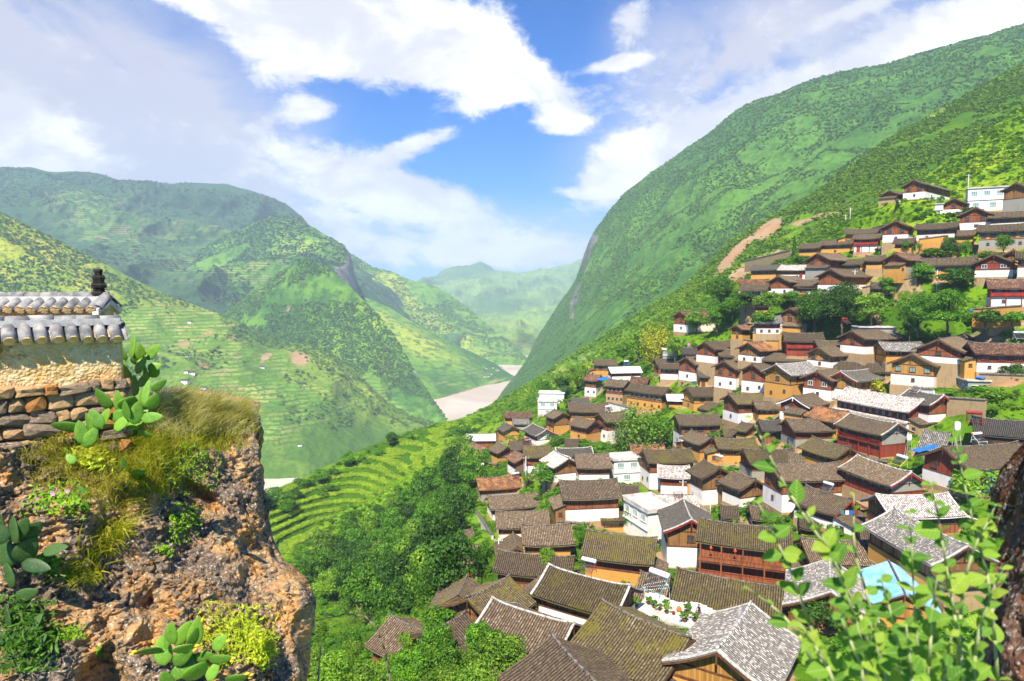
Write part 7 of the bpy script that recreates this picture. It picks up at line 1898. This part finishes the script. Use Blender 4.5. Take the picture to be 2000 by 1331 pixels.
def heater(label, P, rz, fm, tank=None, cap=None, s=1.0, tilt=.5):
    o = thing('solar_heater', label, 'water heater', tuple(P), rz, 'rooftop water heaters')
    t_ = MB().lathe([(.02, -.95), (.24, -.93), (.26, -.9), (.26, .9), (.24, .93), (.02, .95)], 12, (0, .35, 1.25), 0, 'x')
    t_.build('tank', tank or M_TANK, o, True)
    if cap is not None: 
        for sx in (-1, 1): MB().lathe([(.02, sx * .94), (.25, sx * .94), (.25, sx * 1.0), (.02, sx * 1.01)], 12, (0, .35, 1.25), 0, 'x').build('tank_cap', cap, o, True)
    tb = MB()
    for i in range(11):
        x = -.85 + i * .17; tb.bar((x, .25, 1.1), (x, -.85, .18), .035, 0, 6)
    tb.build('glass_tubes', M_TUBE, o, True)
    f = MB()
    for x in (-.9, .9):
        f.bar((x, .35, 1.05), (x, .55, -.25), .035).bar((x, .3, 1.05), (x, -.95, .05), .035).bar((x, -.95, .1), (x, -.95, -.25), .035).bar((x, -.2, .55), (x, .5, .1), .03)
    f.bar((-.9, -.95, .1), (.9, -.95, .1), .03).bar((-.9, .5, .15), (.9, .5, .15), .03)
    f.build('frame', fm, o)
    o.scale = (s, s, s)
    return o
def on_house(lab, u, v, *a, rz=0, **k):
    P, ar = roof_pt(lab, u, v); return heater(a[0], P, ar + rz, *a[1:], **k)
on_house('mossy roofed white house with dragon-like ridge end and red water heater', -.05, -.2, 'red-framed heater with white tank on the mossy white house', M_RED)
on_house('dark red house with black and white striped roof behind the slate ridge', .1, .2, 'red-framed water heater above the black and white striped roof', M_RED)
on_house('brown timber house with its gable and doorway turned to the right', .2, -.3, 'red and white heater on the ridge of the brown timber house', M_RED, rz=.3)
on_house('long dark red house with light brown roof carrying a yellow-framed heater', .45, -.3, 'yellow-framed heater with cream tank on the long dark red house', M_YEL, M_TANK, s=1.1)
on_house('dark grey roofed house with red gable where washing hangs', -.1, -.1, 'heater with white tank and teal frame on the dark grey roof', M_TEAL)
on_house('large red house with a bright blue balcony panel', .05, -.2, 'heater with orange cap on the large red house', M_TANK, M_TANK, M_ORANGE)
on_house('white-gabled house with dark roof right behind the long pale-roofed hall', -.45, .1, 'lying tank with orange cap behind the long pale roof', M_STEEL, M_STEEL, M_ORANGE)
on_house('mossy ribbed roof in front of the planted terrace', -.15, -.75, 'long white tank heater with teal frame beside the planted terrace', M_TEAL, s=1.15)
on_house('big pale house with yellow glazed gable and a single square window', .0, .0, 'grey-green heater on the big pale house', M_STEEL)
on_house('long white and red house with brown striped roof at the right edge', .55, -.5, 'shiny steel heater above the brown striped roof', M_STEEL, M_STEEL, s=1.1)
on_house('big white house with red upper storey left of the bamboo', -.1, -.2, 'bare white heater frame left of the bamboo', M_TANK, s=1.1)
on_house('grey roof behind the red solar tank, left cluster', .5, .3, 'red solar tank in the left cluster', M_RED, M_RED, s=1.1)
on_house('house with bright orange-brown roof and long red band, left edge', .85, .2, 'red and white heater at the end of the orange-brown roof', M_RED, s=1.0)
on_house('ochre house with grey roof beside the white-sheeted hut', -.55, -.3, 'grey heater between two ochre houses', M_STEEL)
on_house('red house with a white sheet roof and a blue rooftop heater', .2, -.3, 'blue heater on the white sheet roof', M_BLUE, s=1.0)
on_house('red house with broad grey roof under the pale flat shed', -.75, -.9, 'red heater left of the broad grey roof', M_RED, M_RED, s=1.0)
on_house('long dark shed with overhanging roof at the right edge', -.95, .3, 'red water heater beside the long dark shed', M_RED, M_RED, s=1.35)
def upright_tank(label, px, py, dY=-1.0, hm=2.2, s=1.0, m=None):
    Y = float(D(px, py)) + dY; P = at(px, py, Y)
    o = thing('water_tank', label, 'water tank', tuple(map(float, P)))
    f = MB()
    for a in range(4):
        c, q = cos(a * pi / 2 + .6), sin(a * pi / 2 + .6); f.bar((.75 * c, .75 * q, -2), (.4 * c, .4 * q, hm * .5), .05)
    f.build('stand', M_STEEL, o)
    MB().lathe([(.02, hm * .5), (.42, hm * .5), (.44, hm * .55), (.44, hm * .95), (.3, hm), (.02, hm + .05)], 14).build('tank', m or M_TANK, o, True)
    o.scale = (s,) * 3
upright_tank('pale upright water tank on legs beside the red heater', 1869, 858, -2, 2.8, 1.2)
upright_tank('white upright water tank left of the blue awning', 1775, 872, -2, 2.4, 1.0)
upright_tank('purple tank above the dark-roofed shed', 1345, 684, 3, 2.0, 1.1, M_PURPLE)

def pole(label, px, top, bot, Y=None):
    Y = float(D(px, bot)) - .5 if Y is None else Y
    P = at(px, bot, Y); h = (bot - top) * Y / F
    o = thing('utility_pole', label, 'pole', tuple(map(float, P)), 0, 'utility poles')
    MB().bar((0, 0, -1.5), (0, 0, h), .15, 0, 8, .10).build('shaft', M_POLE, o, True)
    MB().box(-.8, .8, -.05, .05, h - .5, h - .4).build('crossarm', M_STEEL, o)
    for x in (-.7, 0, .7): MB().lathe([(.03, 0), (.07, .05), (.05, .18), (.01, .2)], 6, (x, 0, h - .4)).build('insulator', M_WHITE, o, True)
    return Vector((float(P[0]), float(P[1]), float(P[2] + h - .25)))
p1 = pole('tall pole beside the white two-storey block on top', 1890, 342, 385)
p2 = pole('pole on the slope above the ochre houses, left one of two', 1651, 420, 446)
p3 = pole('pole above the ochre houses, right one of two', 1660, 406, 436)
p4 = pole('pale pole in front of the broad white house above the dark tree', 1669, 528, 556)
p5 = pole('pole among the shrubs below the longest ochre house', 1829, 528, 572)
p6 = pole('slim pole left of the willowy yellow-green tree', 1247, 678, 706)
p7 = pole('pole by the white terrace house at the far left', 1051, 775, 828)
p8 = pole('pole in front of the white house with red band', 1027, 890, 948)
p9 = pole('wooden pole in the lane behind the slate ridge', 1387, 958, 1010)
p10 = pole('pole at the corner of the long dark ribbed roof', 974, 1050, 1082)
p11 = pole('pole at the edge of the wood beside the left roofs', 933, 885, 930)
p12 = pole('pole beside the house with white striped roof and white base', 1333, 936, 985)
def wire(a, b, label, sag=.04, r=.02, mat=None):
    n = 9; L = (b - a).length
    pts = [tuple(a.lerp(b, i / (n - 1)) - Vector((0, 0, sag * L * 4 * (i / (n - 1)) * (1 - i / (n - 1))))) for i in range(n)]
    o = MB().tube(pts, r, 0, 4).build('cable', mat or M_WIRE); tag(o, label, 'cable')
wire(p6, p7, 'overhead cable sloping down along the left rows')
wire(p7, p11, 'overhead cable from the far left terrace house toward the wood')
wire(p11, p8, 'overhead cable across the left cluster')
wire(p8, p10, 'overhead cable over the tan roofs')
wire(p4, p5, 'overhead cable across the shrubs below the ochre house', .015)
wire(p12, p9, 'short cable in the lane behind the slate ridge')
# white hoses lying over the bottom roofs
def hose(label, pts, Y0, Y1, r=.022):
    n = len(pts); P = [tuple(map(float, at(x, y, Y0 + (Y1 - Y0) * i / (n - 1)))) for i, (x, y) in enumerate(pts)]
    o = MB().tube(P, r, 0, 5).build('hose', M_WIREW, smooth=True); tag(o, label, 'hose')
hose('white hose looping down the large slate roof', [(1463, 1192), (1440, 1205), (1400, 1222), (1380, 1240), (1368, 1262), (1350, 1268), (1330, 1272), (1305, 1258), (1290, 1240), (1262, 1222), (1240, 1212), (1226, 1205)], 70, 68)

# two-storey red gallery house: galleries, posts, lanterns
h, L, Wd, H, h1, ht, ar, Yh = HOUSES['two-storey dark red gallery house with lanterns']
for lev, z in enumerate((h1 * .30, h1 * .95)):
    MB().box(-L * .46, L * .46, -Wd / 2 - 1.3, -Wd / 2, z - .15, z).build('gallery_floor', M_WOOD, h)
    rl = MB().box(-L * .46, L * .46, -Wd / 2 - 1.28, -Wd / 2 - 1.2, z + .85, z + .95).box(-L * .46, L * .46, -Wd / 2 - 1.28, -Wd / 2 - 1.2, z + .12, z + .2)
    n = int(L / .3)
    for i in range(n):
        x = -L * .46 + L * .92 * (i + .5) / n; rl.box(x - .03, x + .03, -Wd / 2 - 1.26, -Wd / 2 - 1.22, z + .2, z + .85)
    rl.box(-L * .46, L * .46, -Wd / 2 - 1.22, -Wd / 2 - 1.2, z + .2, z + .55)
    rl.build('railing', M_RAIL if 'M_RAIL' in globals() else WALLS['R'], h)
for i in range(5):
    x = -L * .44 + L * .88 * i / 4
    MB().box(x - .1, x + .1, -Wd / 2 - 1.34, -Wd / 2 - 1.16, -1, ht).build('post', WALLS['R'], h)
M_LANT = mottled('lantern_red', (0.62, 0.03, 0.02), (0.75, 0.06, 0.03), 3, .6)
for i, x in enumerate((-L * .33, -L * .08)):
    c, s_ = cos(ar), sin(ar); y = -Wd / 2 - 1.25
    P = (h.location.x + x * c - y * s_, h.location.y + x * s_ + y * c, h.location.z + ht - .55)
    o = thing('lantern', ('left' if i == 0 else 'right') + ' red paper lantern hanging on the dark red gallery', 'lantern', P, 0, 'gallery lanterns')
    MB().lathe([(.06, -.22), (.2, -.12), (.24, 0), (.2, .12), (.06, .22)], 12).build('shade', M_LANT, o, True)
    MB().lathe([(.07, .22), (.07, .28), (.01, .3)], 8).bar((0, 0, .28), (0, 0, .55), .012).build('hanger', M_YEL, o)
    MB().bar((0, 0, -.22), (0, 0, -.45), .03).build('tassel', M_YEL, o)

# planted roof terrace with pots and a seated person
tY = 80.0
tc = at(1318, 1200, tY)
ter = thing('roof_terrace', 'pale roof terrace with potted plants between mossy roofs', 'terrace', tuple(map(float, tc)), radians(-30))
MB().box(-4.6, 4.6, -2.3, 2.3, -3.5, 0).build('slab', M_CONC, ter)
wv = MB()
for i in range(14):
    x0, x1 = -4.6 + i * 9.2 / 14, -4.6 + (i + 1) * 9.2 / 14; hz = .75 + .25 * sin(i * .8)
    wv.box(x0, x1, 2.1, 2.3, 0, hz)
wv.build('parapet', WALLS['W'], ter)
def tpt(x, y, z=0.0):
    a = radians(-30); return (float(tc[0]) + x * cos(a) - y * sin(a), float(tc[1]) + x * sin(a) + y * cos(a), float(tc[2]) + z)
POTM = MB().lathe([(.12, 0), (.16, .02), (.22, .3), (.25, .34), (.22, .36), (.2, .3)], 12).mesh('pot', True); POTM.materials.append(M_POT)
POTG = crown('foliage', 801, 6, 260, .10, 'shrub')
for i, (x, y, sc, lab) in enumerate([(-3.6, .9, 1.0, 'first potted plant at the heater end of the terrace'), (-2.7, .3, 1.1, 'second potted plant from the heater end'), (-1.9, .0, .95, 'third potted plant from the heater end'), (-1.4, .9, 1.2, 'leafy potted plant near the red bucket'), (-.9, -.3, 1.0, 'potted plant in the middle of the terrace'), (1.3, .9, 1.3, 'tall potted shrub left of the seated person'), (2.6, -.6, 1.2, 'bushy planter in front of the seated person'), (1.6, -1.3, 1.2, 'trailing plant on the front edge of the terrace'), (3.3, -1.3, 1.1, 'trailing plant at the right corner of the terrace')]):
    o = thing('potted_plant', lab, 'potted plant', tpt(x, y), i * 1.3, 'pots on the roof terrace')
    obj('pot', POTM, None, o, scl=(sc,) * 3)
    k = ('pot', i % 2); me = POTG.copy(); me.materials.clear(); me.materials.append(L_MID if i % 2 else L_LIME)
    obj('foliage', me, None, o, (0, 0, .28 * sc), scl=(1.0 * sc, 1.0 * sc, 1.0 * sc))
bk = MB().lathe([(.15, 0), (.2, .35), (.21, .36)], 12); o = bk.build('bucket', M_RED, smooth=True, loc=tpt(-.1, -.2)); tag(o, 'red bucket lying among the pots on the terrace', 'bucket')
jar = MB().lathe([(.12, 0), (.3, .2), (.32, .4), (.2, .6), (.16, .66)], 14); o = jar.build('jar', M_ORANGE, smooth=True, loc=tpt(.25, .9)); tag(o, 'big orange-red jar near the green basin', 'jar')
o = MB().lathe([(.25, 0), (.34, .2), (.36, .21)], 14).build('basin', mottled('green_plastic', (0.01, 0.20, 0.08), (0.02, 0.3, 0.12), 3, .5), smooth=True, loc=tpt(.9, .5)); tag(o, 'green plastic basin on the roof terrace', 'basin')
# drying frame over the terrace end
fr = MB()
for (a, b) in (((-4.4, 1.6, 2.1), (-2.2, 3.2, 2.4)), ((-4.4, .6, 2.1), (-1.6, 2.4, 2.4)), ((-4.4, -.4, 2.1), (-1.2, 1.6, 2.4)), ((-4.4, -.4, 2.1), (-4.4, 1.6, 2.1)), ((-2.2, 3.2, 2.4), (-1.2, 1.6, 2.4)), ((-4.4, -.4, 0), (-4.4, -.4, 2.1)), ((-4.4, 1.6, 0), (-4.4, 1.6, 2.1)), ((-1.2, 1.6, 0), (-1.2, 1.6, 2.4))):
    fr.bar(a, b, .035)
o = fr.build('drying_frame', M_WIREW, loc=tuple(map(float, tc)), rot=(0, 0, radians(-30))); tag(o, 'pale pole drying frame over the end of the terrace', 'frame')

def skin_figure(name, verts, edges, radii, mat, parent):
    me = bpy.data.meshes.new(name); me.from_pydata(verts, edges, [])
    o = obj(name, me, mat, parent)
    md = o.modifiers.new('skin', 'SKIN')
    for v, r in zip(me.skin_vertices[0].data, radii): v.radius = (r, r)
    me.skin_vertices[0].data[0].use_root = True
    ss = o.modifiers.new('smooth', 'SUBSURF'); ss.levels = 1; ss.render_levels = 1
    return o
M_SKIN = mottled('skin', (0.36, 0.20, 0.13), (0.45, 0.27, 0.18), 3, .6)
M_HAIR = mottled('dark_hair', (0.01, 0.008, 0.007), (0.025, 0.02, 0.018), 5, .5)
M_CLOTH = mottled('dark_clothes', (0.015, 0.015, 0.03), (0.04, 0.035, 0.06), 4, .9)
M_TROU = mottled('grey_trousers', (0.06, 0.06, 0.075), (0.11, 0.11, 0.13), 4, .9)
per = thing('person', 'person in dark clothes sitting on the roof terrace by the white parapet', 'person', tpt(2.6, 1.35), radians(-60))
st_ = MB().box(-.22, .22, -.2, .2, .34, .40)
for x in (-.18, .18):
    for y in (-.16, .16): st_.box(x - .025, x + .025, y - .025, y + .025, 0, .34)
o = st_.build('stool', M_WOOD, loc=tpt(2.6, 1.35), rot=(0, 0, radians(-60))); tag(o, 'low wooden stool under the seated person', 'stool')
# pelvis, spine, neck, head, arms resting on the knees, bent legs
bv = [(0, .02, .50), (0, .0, .68), (0, -.05, .90), (0, -.07, 1.03), (0, -.09, 1.12), (0, -.11, 1.22), (0, -.11, 1.32),
      (-.17, -.04, .97), (-.25, -.13, .74), (-.16, -.36, .62), (-.13, -.43, .58), (.17, -.04, .97), (.25, -.13, .74), (.16, -.36, .62), (.13, -.43, .58),
      (-.10, .0, .49), (-.15, -.42, .50), (-.15, -.40, .08), (-.15, -.56, .04), (.10, .0, .49), (.15, -.42, .50), (.15, -.40, .08), (.15, -.56, .04)]
be = [(0, 1), (1, 2), (2, 3), (3, 4), (4, 5), (5, 6), (2, 7), (7, 8), (8, 9), (9, 10), (2, 11), (11, 12), (12, 13), (13, 14), (0, 15), (15, 16), (16, 17), (17, 18), (0, 19), (19, 20), (20, 21), (21, 22)]
br = [.15, .145, .15, .065, .06, .095, .08, .065, .05, .038, .04, .065, .05, .038, .04, .095, .072, .045, .045, .095, .072, .045, .045]
m, t, out = material('seated_person')
z_ = t.new('ShaderNodeSeparateXYZ', {0: t.new('ShaderNodeTexCoord').outputs['Object']})
hz = t.step(z_.outputs['Z'], 1.02, 1.05); leg = t.step(z_.outputs['Z'], .57, .55)
hand = t.step(z_.outputs['Y'], -.385, -.40)
c_ = t.mix(leg, (0.025, 0.022, 0.045), (0.08, 0.08, 0.10)); c_ = t.mix(hz, c_, (0.42, 0.25, 0.17)); c_ = t.mix(t.math('MULTIPLY', hand, t.step(z_.outputs['Z'], .56, .57)), c_, (0.42, 0.25, 0.17))
finish(t, out, c_, .75)
skin_figure('body', bv, be, br, m, per)
MB().lathe([(.02, 1.40), (.07, 1.385), (.105, 1.33), (.112, 1.27), (.10, 1.21), (.06, 1.20)], 12, (0, -.085, 0)).build('hair', M_HAIR, per, True)
for sx in (-1, 1):      # hands with fingers over the knees
    hd = MB().lathe([(.01, -.03), (.04, -.02), (.042, .02), (.01, .035)], 8, (sx * .13, -.45, .585))
    for k in range(4): hd.bar((sx * .13 - .03 + k * .02, -.46, .59), (sx * .13 - .033 + k * .022, -.52 + .008 * abs(k - 1.5), .56), .009, 0, 5, .007)
    hd.bar((sx * .13 - sx * .035, -.45, .59), (sx * .13 - sx * .06, -.49, .575), .010, 0, 5, .008)
    hd.build('hand', M_SKIN, per, True)

# terrace with a rusty red railing at the bottom edge
rc = at(1335, 1318, 63.0)
tr = thing('balcony_terrace', 'stained concrete terrace with rust-red railing at the bottom edge', 'terrace', tuple(map(float, rc)), radians(-32))
MB().box(-2.6, 4.2, -2.4, 1.5, -4, 0).build('slab', M_CONC, tr)
M_RUST = mottled('rust_red_paint', (0.26, 0.055, 0.02), (0.42, 0.11, 0.04), 3, .6)
for (a, b) in (((-2.5, -2.3), (-2.5, 1.4)), ((-2.5, 1.4), (.6, 1.4)), ((-2.5, -2.3), (0.5, -2.3))):
    rl = MB(); d = Vector((b[0] - a[0], b[1] - a[1], 0)); n = int(d.length / .16)
    rl.bar((*a, .95), (*b, .95), .04).bar((*a, .12), (*b, .12), .03)
    for i in range(n + 1):
        q = Vector((*a, 0)) + d * (i / n); rl.bar((q.x, q.y, .1), (q.x, q.y, .95), .014)
    rl.build('railing', M_RUST, tr)
o = thing('potted_cactus', 'dry potted plant on the stained concrete terrace', 'potted plant', (tr.location.x + .3, tr.location.y + .5, tr.location.z))
obj('pot', POTM, None, o); me = POTG.copy(); me.materials.clear(); me.materials.append(L_DARK); obj('foliage', me, None, o, (0, 0, .3), scl=(.6, .6, .7))

# pink awning, blue tarps, blue awning, washing
def sheet_cloth(name, label, cat, corners, mat, seed=1, amp=.08):
    c = [np.array(k, float) for k in corners]; n = 12
    u, v_ = np.meshgrid(np.linspace(0, 1, n), np.linspace(0, 1, n), indexing='ij')
    P = (c[0] * (1 - u)[..., None] + c[1] * u[..., None]) * (1 - v_)[..., None] + (c[3] * (1 - u)[..., None] + c[2] * u[..., None]) * v_[..., None]
    P[..., 2] += amp * fbm(P * 1.1 + seed * 9, 3) + amp * .5 * np.sin(u * 9)
    Pb = P - (0, 0, .03)
    g = grid_faces(n, n); k = n * n
    ed = [(i, i + 1) for i in range(n - 1)] + [(k - n + i, k - n + i + 1) for i in range(n - 1)] + [(i * n, i * n + n) for i in range(n - 1)] + [(i * n + n - 1, i * n + 2 * n - 1) for i in range(n - 1)]
    Q = np.concatenate([g, g[:, ::-1] + k, np.array([(a, b, b + k, a + k) for a, b in ed])])
    o = obj(name, mesh_np(name, np.concatenate([P.reshape(-1, 3), Pb.reshape(-1, 3)]), Q, True), mat); tag(o, label, cat); return o
A = lambda x, y, Y: at(x, y, Y * float(np.interp(y, [700, 800, 900, 1000, 1150, 1300], [1.0, 1.05, 1.12, 1.16, 1.22, 1.26])))
sheet_cloth('awning', 'bright pink awning at the foot of the white and red timber house', 'awning', [A(958, 1287, 58), A(985, 1268, 60), A(1012, 1276, 60), A(992, 1300, 57)], M_PINKC)
sheet_cloth('tarpaulin', 'crumpled blue tarpaulin on the ochre bank at the right', 'tarpaulin', [A(1888, 606, 172), A(1956, 597, 173), A(1954, 603, 171), A(1900, 611, 170)], M_BLUE, 2, .3)
sheet_cloth('awning', 'blue sheet awning left of the large red house', 'awning', [A(1776, 880, 108), A(1822, 868, 111), A(1834, 873, 109), A(1795, 884, 105)], M_BLUE, 3)
sheet_cloth('tarpaulin', 'blue tarpaulin roof in the stone row', 'tarpaulin', [A(1165, 741, 232), A(1180, 736, 236), A(1192, 738, 234), A(1176, 744, 230)], M_BLUE, 4, .1)
sheet_cloth('tarpaulin', 'grey-blue sheet on the low grey shed', 'tarpaulin', [A(1905, 737, 143), A(1925, 731, 146), A(1938, 735, 144), A(1920, 741, 141)], M_BLUE, 5, .2)
cols = [('teal shirt', M_TEAL), ('white towel', M_WHITE), ('dark blue trousers', M_BLUE), ('red cloth', M_RED)]
for i, (nm, mt) in enumerate(cols):
    x = 1642 + i * 9
    sheet_cloth('washing', nm + ' hung to dry under the red gable', 'washing', [A(x, 997, 82), A(x + 7, 997, 82), A(x + 7, 1006, 81.8), A(x, 1006, 81.8)], mt, 7 + i, .03)

# yard walls and retaining walls of stones and earth
def yard_wall(label, x1, y1, x2, y2, hpx, m, dY=-1.5, cap=True, name='yard_wall'):
    a = at(x1, y1, float(D(x1, y1)) + dY); b = at(x2, y2, float(D(x2, y2)) + dY)
    d = Vector(b - a); L = Vector((d.x, d.y, 0)).length; Ym = float(D((x1 + x2) / 2, (y1 + y2) / 2)); hh = hpx * Ym / F
    o = thing(name, label, 'wall', tuple(map(float, a)), atan2(d.y, d.x))
    dz = d.z
    MB().add([(0, -.2, -3), (L, -.2, dz - 3), (L, .2, dz - 3), (0, .2, -3), (0, -.2, hh), (L, -.2, dz + hh), (L, .2, dz + hh), (0, .2, hh)],
             [(0, 3, 2, 1), (4, 5, 6, 7), (0, 1, 5, 4), (1, 2, 6, 5), (2, 3, 7, 6), (3, 0, 4, 7)]).build('wall_body', m, o)
    if cap:
        MB().add([(-.1, -.4, hh + .002), (L + .1, -.4, dz + hh + .002), (L + .1, .4, dz + hh + .002), (-.1, .4, hh + .002), (-.1, 0, hh + .28), (L + .1, 0, dz + hh + .28)],
                 [(0, 1, 5, 4), (2, 3, 4, 5), (0, 4, 3), (1, 2, 5), (0, 3, 2, 1)]).build('coping', M_RIDGE, o)
Wl = WALLS
for a in [
    ('long ochre yard wall stepping down beside the mossy roofs', 1334, 880, 1400, 905, 16, Wl['O']), ('ochre retaining wall under the red-fronted house', 1470, 662, 1530, 664, 12, Wl['O']),
    ('ochre terrace wall below the pink tower house', 1452, 672, 1520, 674, 8, Wl['O']), ('stone bank wall above the path on the upper slope', 1684, 580, 1790, 560, 18, Wl['S']),
    ('grey yard wall with pale face in front of the dark red house', 1438, 945, 1475, 955, 18, Wl['G']), ('white lane wall below the big pale house', 1752, 775, 1824, 778, 18, Wl['W']),
    ('stone terrace wall under the row of shrubs', 1850, 800, 1925, 806, 24, Wl['S']), ('ochre bank wall under the blue tarpaulin', 1900, 618, 1995, 612, 14, Wl['O']),
    ('stone retaining wall under the long white and red house', 1886, 745, 2010, 750, 16, Wl['S']), ('low ochre wall in the left cluster', 956, 915, 1010, 925, 10, Wl['O']),
    ('curved pale wall at the foot of the landslide', 1455, 520 + 0, 1545, 500, 10, Wl['S']), ('white courtyard wall right of the long ochre house', 1190, 800, 1235, 812, 14, Wl['W']),
    ('ochre courtyard wall below the mossy ochre house', 1690, 905, 1735, 912, 9, Wl['O']), ('earth wall among roofs left of the red heater', 1200, 1010, 1240, 1000, 14, Wl['O']),
    ('cream lane wall on the left edge of the tan roofs', 930, 1010, 962, 1060, 14, Wl['P']), ('ochre wall below the long dark ribbed roof', 1140, 1150, 1240, 1165, 12, Wl['O']),
    ('pale yard wall under the red gallery', 1300, 1085, 1350, 1100, 22, Wl['W']), ('stone wall below the patched white house', 1090, 1030, 1150, 1035, 12, Wl['S']),
    ('mud wall beside the small all-red house', 1445, 716, 1490, 718, 9, Wl['O']), ('stone terrace wall high on the grassy slope', 1700, 452, 1760, 440, 6, Wl['S']),
    ('stone terrace wall below the topmost white house', 1765, 402, 1825, 396, 6, Wl['S']), ('ochre bank under the long pale pink house', 1795, 476, 1870, 466, 8, Wl['O']),
]: yard_wall(*a)

# houses far across the gorge
FARW = [M_WHITE, WALLS['O']]
def far_house(px, py, wpx, sheet_name, label, group, roofm, s=1.0):
    Ls = LAND[sheet_name]; d2 = (Ls['px'] - px) ** 2 + (Ls['py'] - py) ** 2; i = np.unravel_index(np.argmin(d2), d2.shape)
    P = Ls['P'][i]; w = wpx * P[1] / F
    o = thing('farmhouse', label, 'house', tuple(map(float, P)), wr.uniform(-.4, .4), group)
    MB().box(-w / 2, w / 2, -w * .28, w * .28, -w * .3, w * .34).build('wall', M_WHITE, o)
    MB().add([(-w * .55, -w * .36, w * .32), (w * .55, -w * .36, w * .32), (w * .55, w * .36, w * .32), (-w * .55, w * .36, w * .32), (-w * .55, 0, w * .52), (w * .55, 0, w * .52)], [(0, 1, 5, 4), (2, 3, 4, 5), (0, 4, 3), (1, 2, 5), (0, 3, 2, 1)]).build('roof', roofm, o)
    for k in (-1, 1): MB().box(k * w * .25 - w * .05, k * w * .25 + w * .05, -w * .29, -w * .27, w * .08, w * .2).build('window', M_GLASS, o)
for (x, y, w, lab) in [(364, 737, 9, 'white farmhouse across the gorge, upper left of a pair'), (377, 738, 10, 'white farmhouse across the gorge, right of a pair'), (361, 757, 13, 'long white farmhouse across the gorge below the pair'), (398, 767, 10, 'white farmhouse across the gorge by dark trees'), (392, 777, 8, 'small farmhouse below the one by dark trees'), (411, 778, 10, 'lowest white farmhouse of the far hamlet'), (371, 635, 8, 'lone white farmhouse by the bright green far fields'), (513, 724, 9, 'white farmhouse on the bare red soil across the gorge'), (369, 700, 9, 'white farmhouse beside a far green field'), (586, 884, 8, 'tiny hut near the river bank across the gorge')]:
    far_house(x, y, w, 'left_hillside', lab, 'farmhouses across the gorge', M_SLATE)
for k in range(16):
    x, y = 944 + wr.uniform(0, 45), 716 + wr.uniform(0, 14)
    if k > 8: x, y = 938 + wr.uniform(0, 26), 734 + wr.uniform(0, 8)
    far_house(x, y, wr.uniform(3.2, 5), 'gorge_foot', 'tiny house of the riverside hamlet deep in the gorge', 'riverside hamlet houses', M_SLATE)
for k in range(12):
    far_house(405 + wr.uniform(0, 34), 519 + wr.uniform(0, 11), wr.uniform(2.6, 4), 'left_massif', 'tiny house of the hamlet high on the left mountain', 'mountain hamlet houses', M_SLATE)
# ------------------------------------------------------------------ haze
def build_haze():
    m, t, out = material('haze_air')
    v = t.new('ShaderNodeVolumePrincipled', {'Color': (0.62, 0.84, 1.0), 'Density': HAZE, 'Anisotropy': -0.1})
    t.l.new(v.outputs[0], out.inputs['Volume'])
    mb = MB().box(-9000, 9000, -600, 9000, -320, 735)
    o = mb.build('haze', m); tag(o, 'pale blue daytime haze filling the gorge', None, kind='stuff')
HAZE = 0.00014
build_haze()
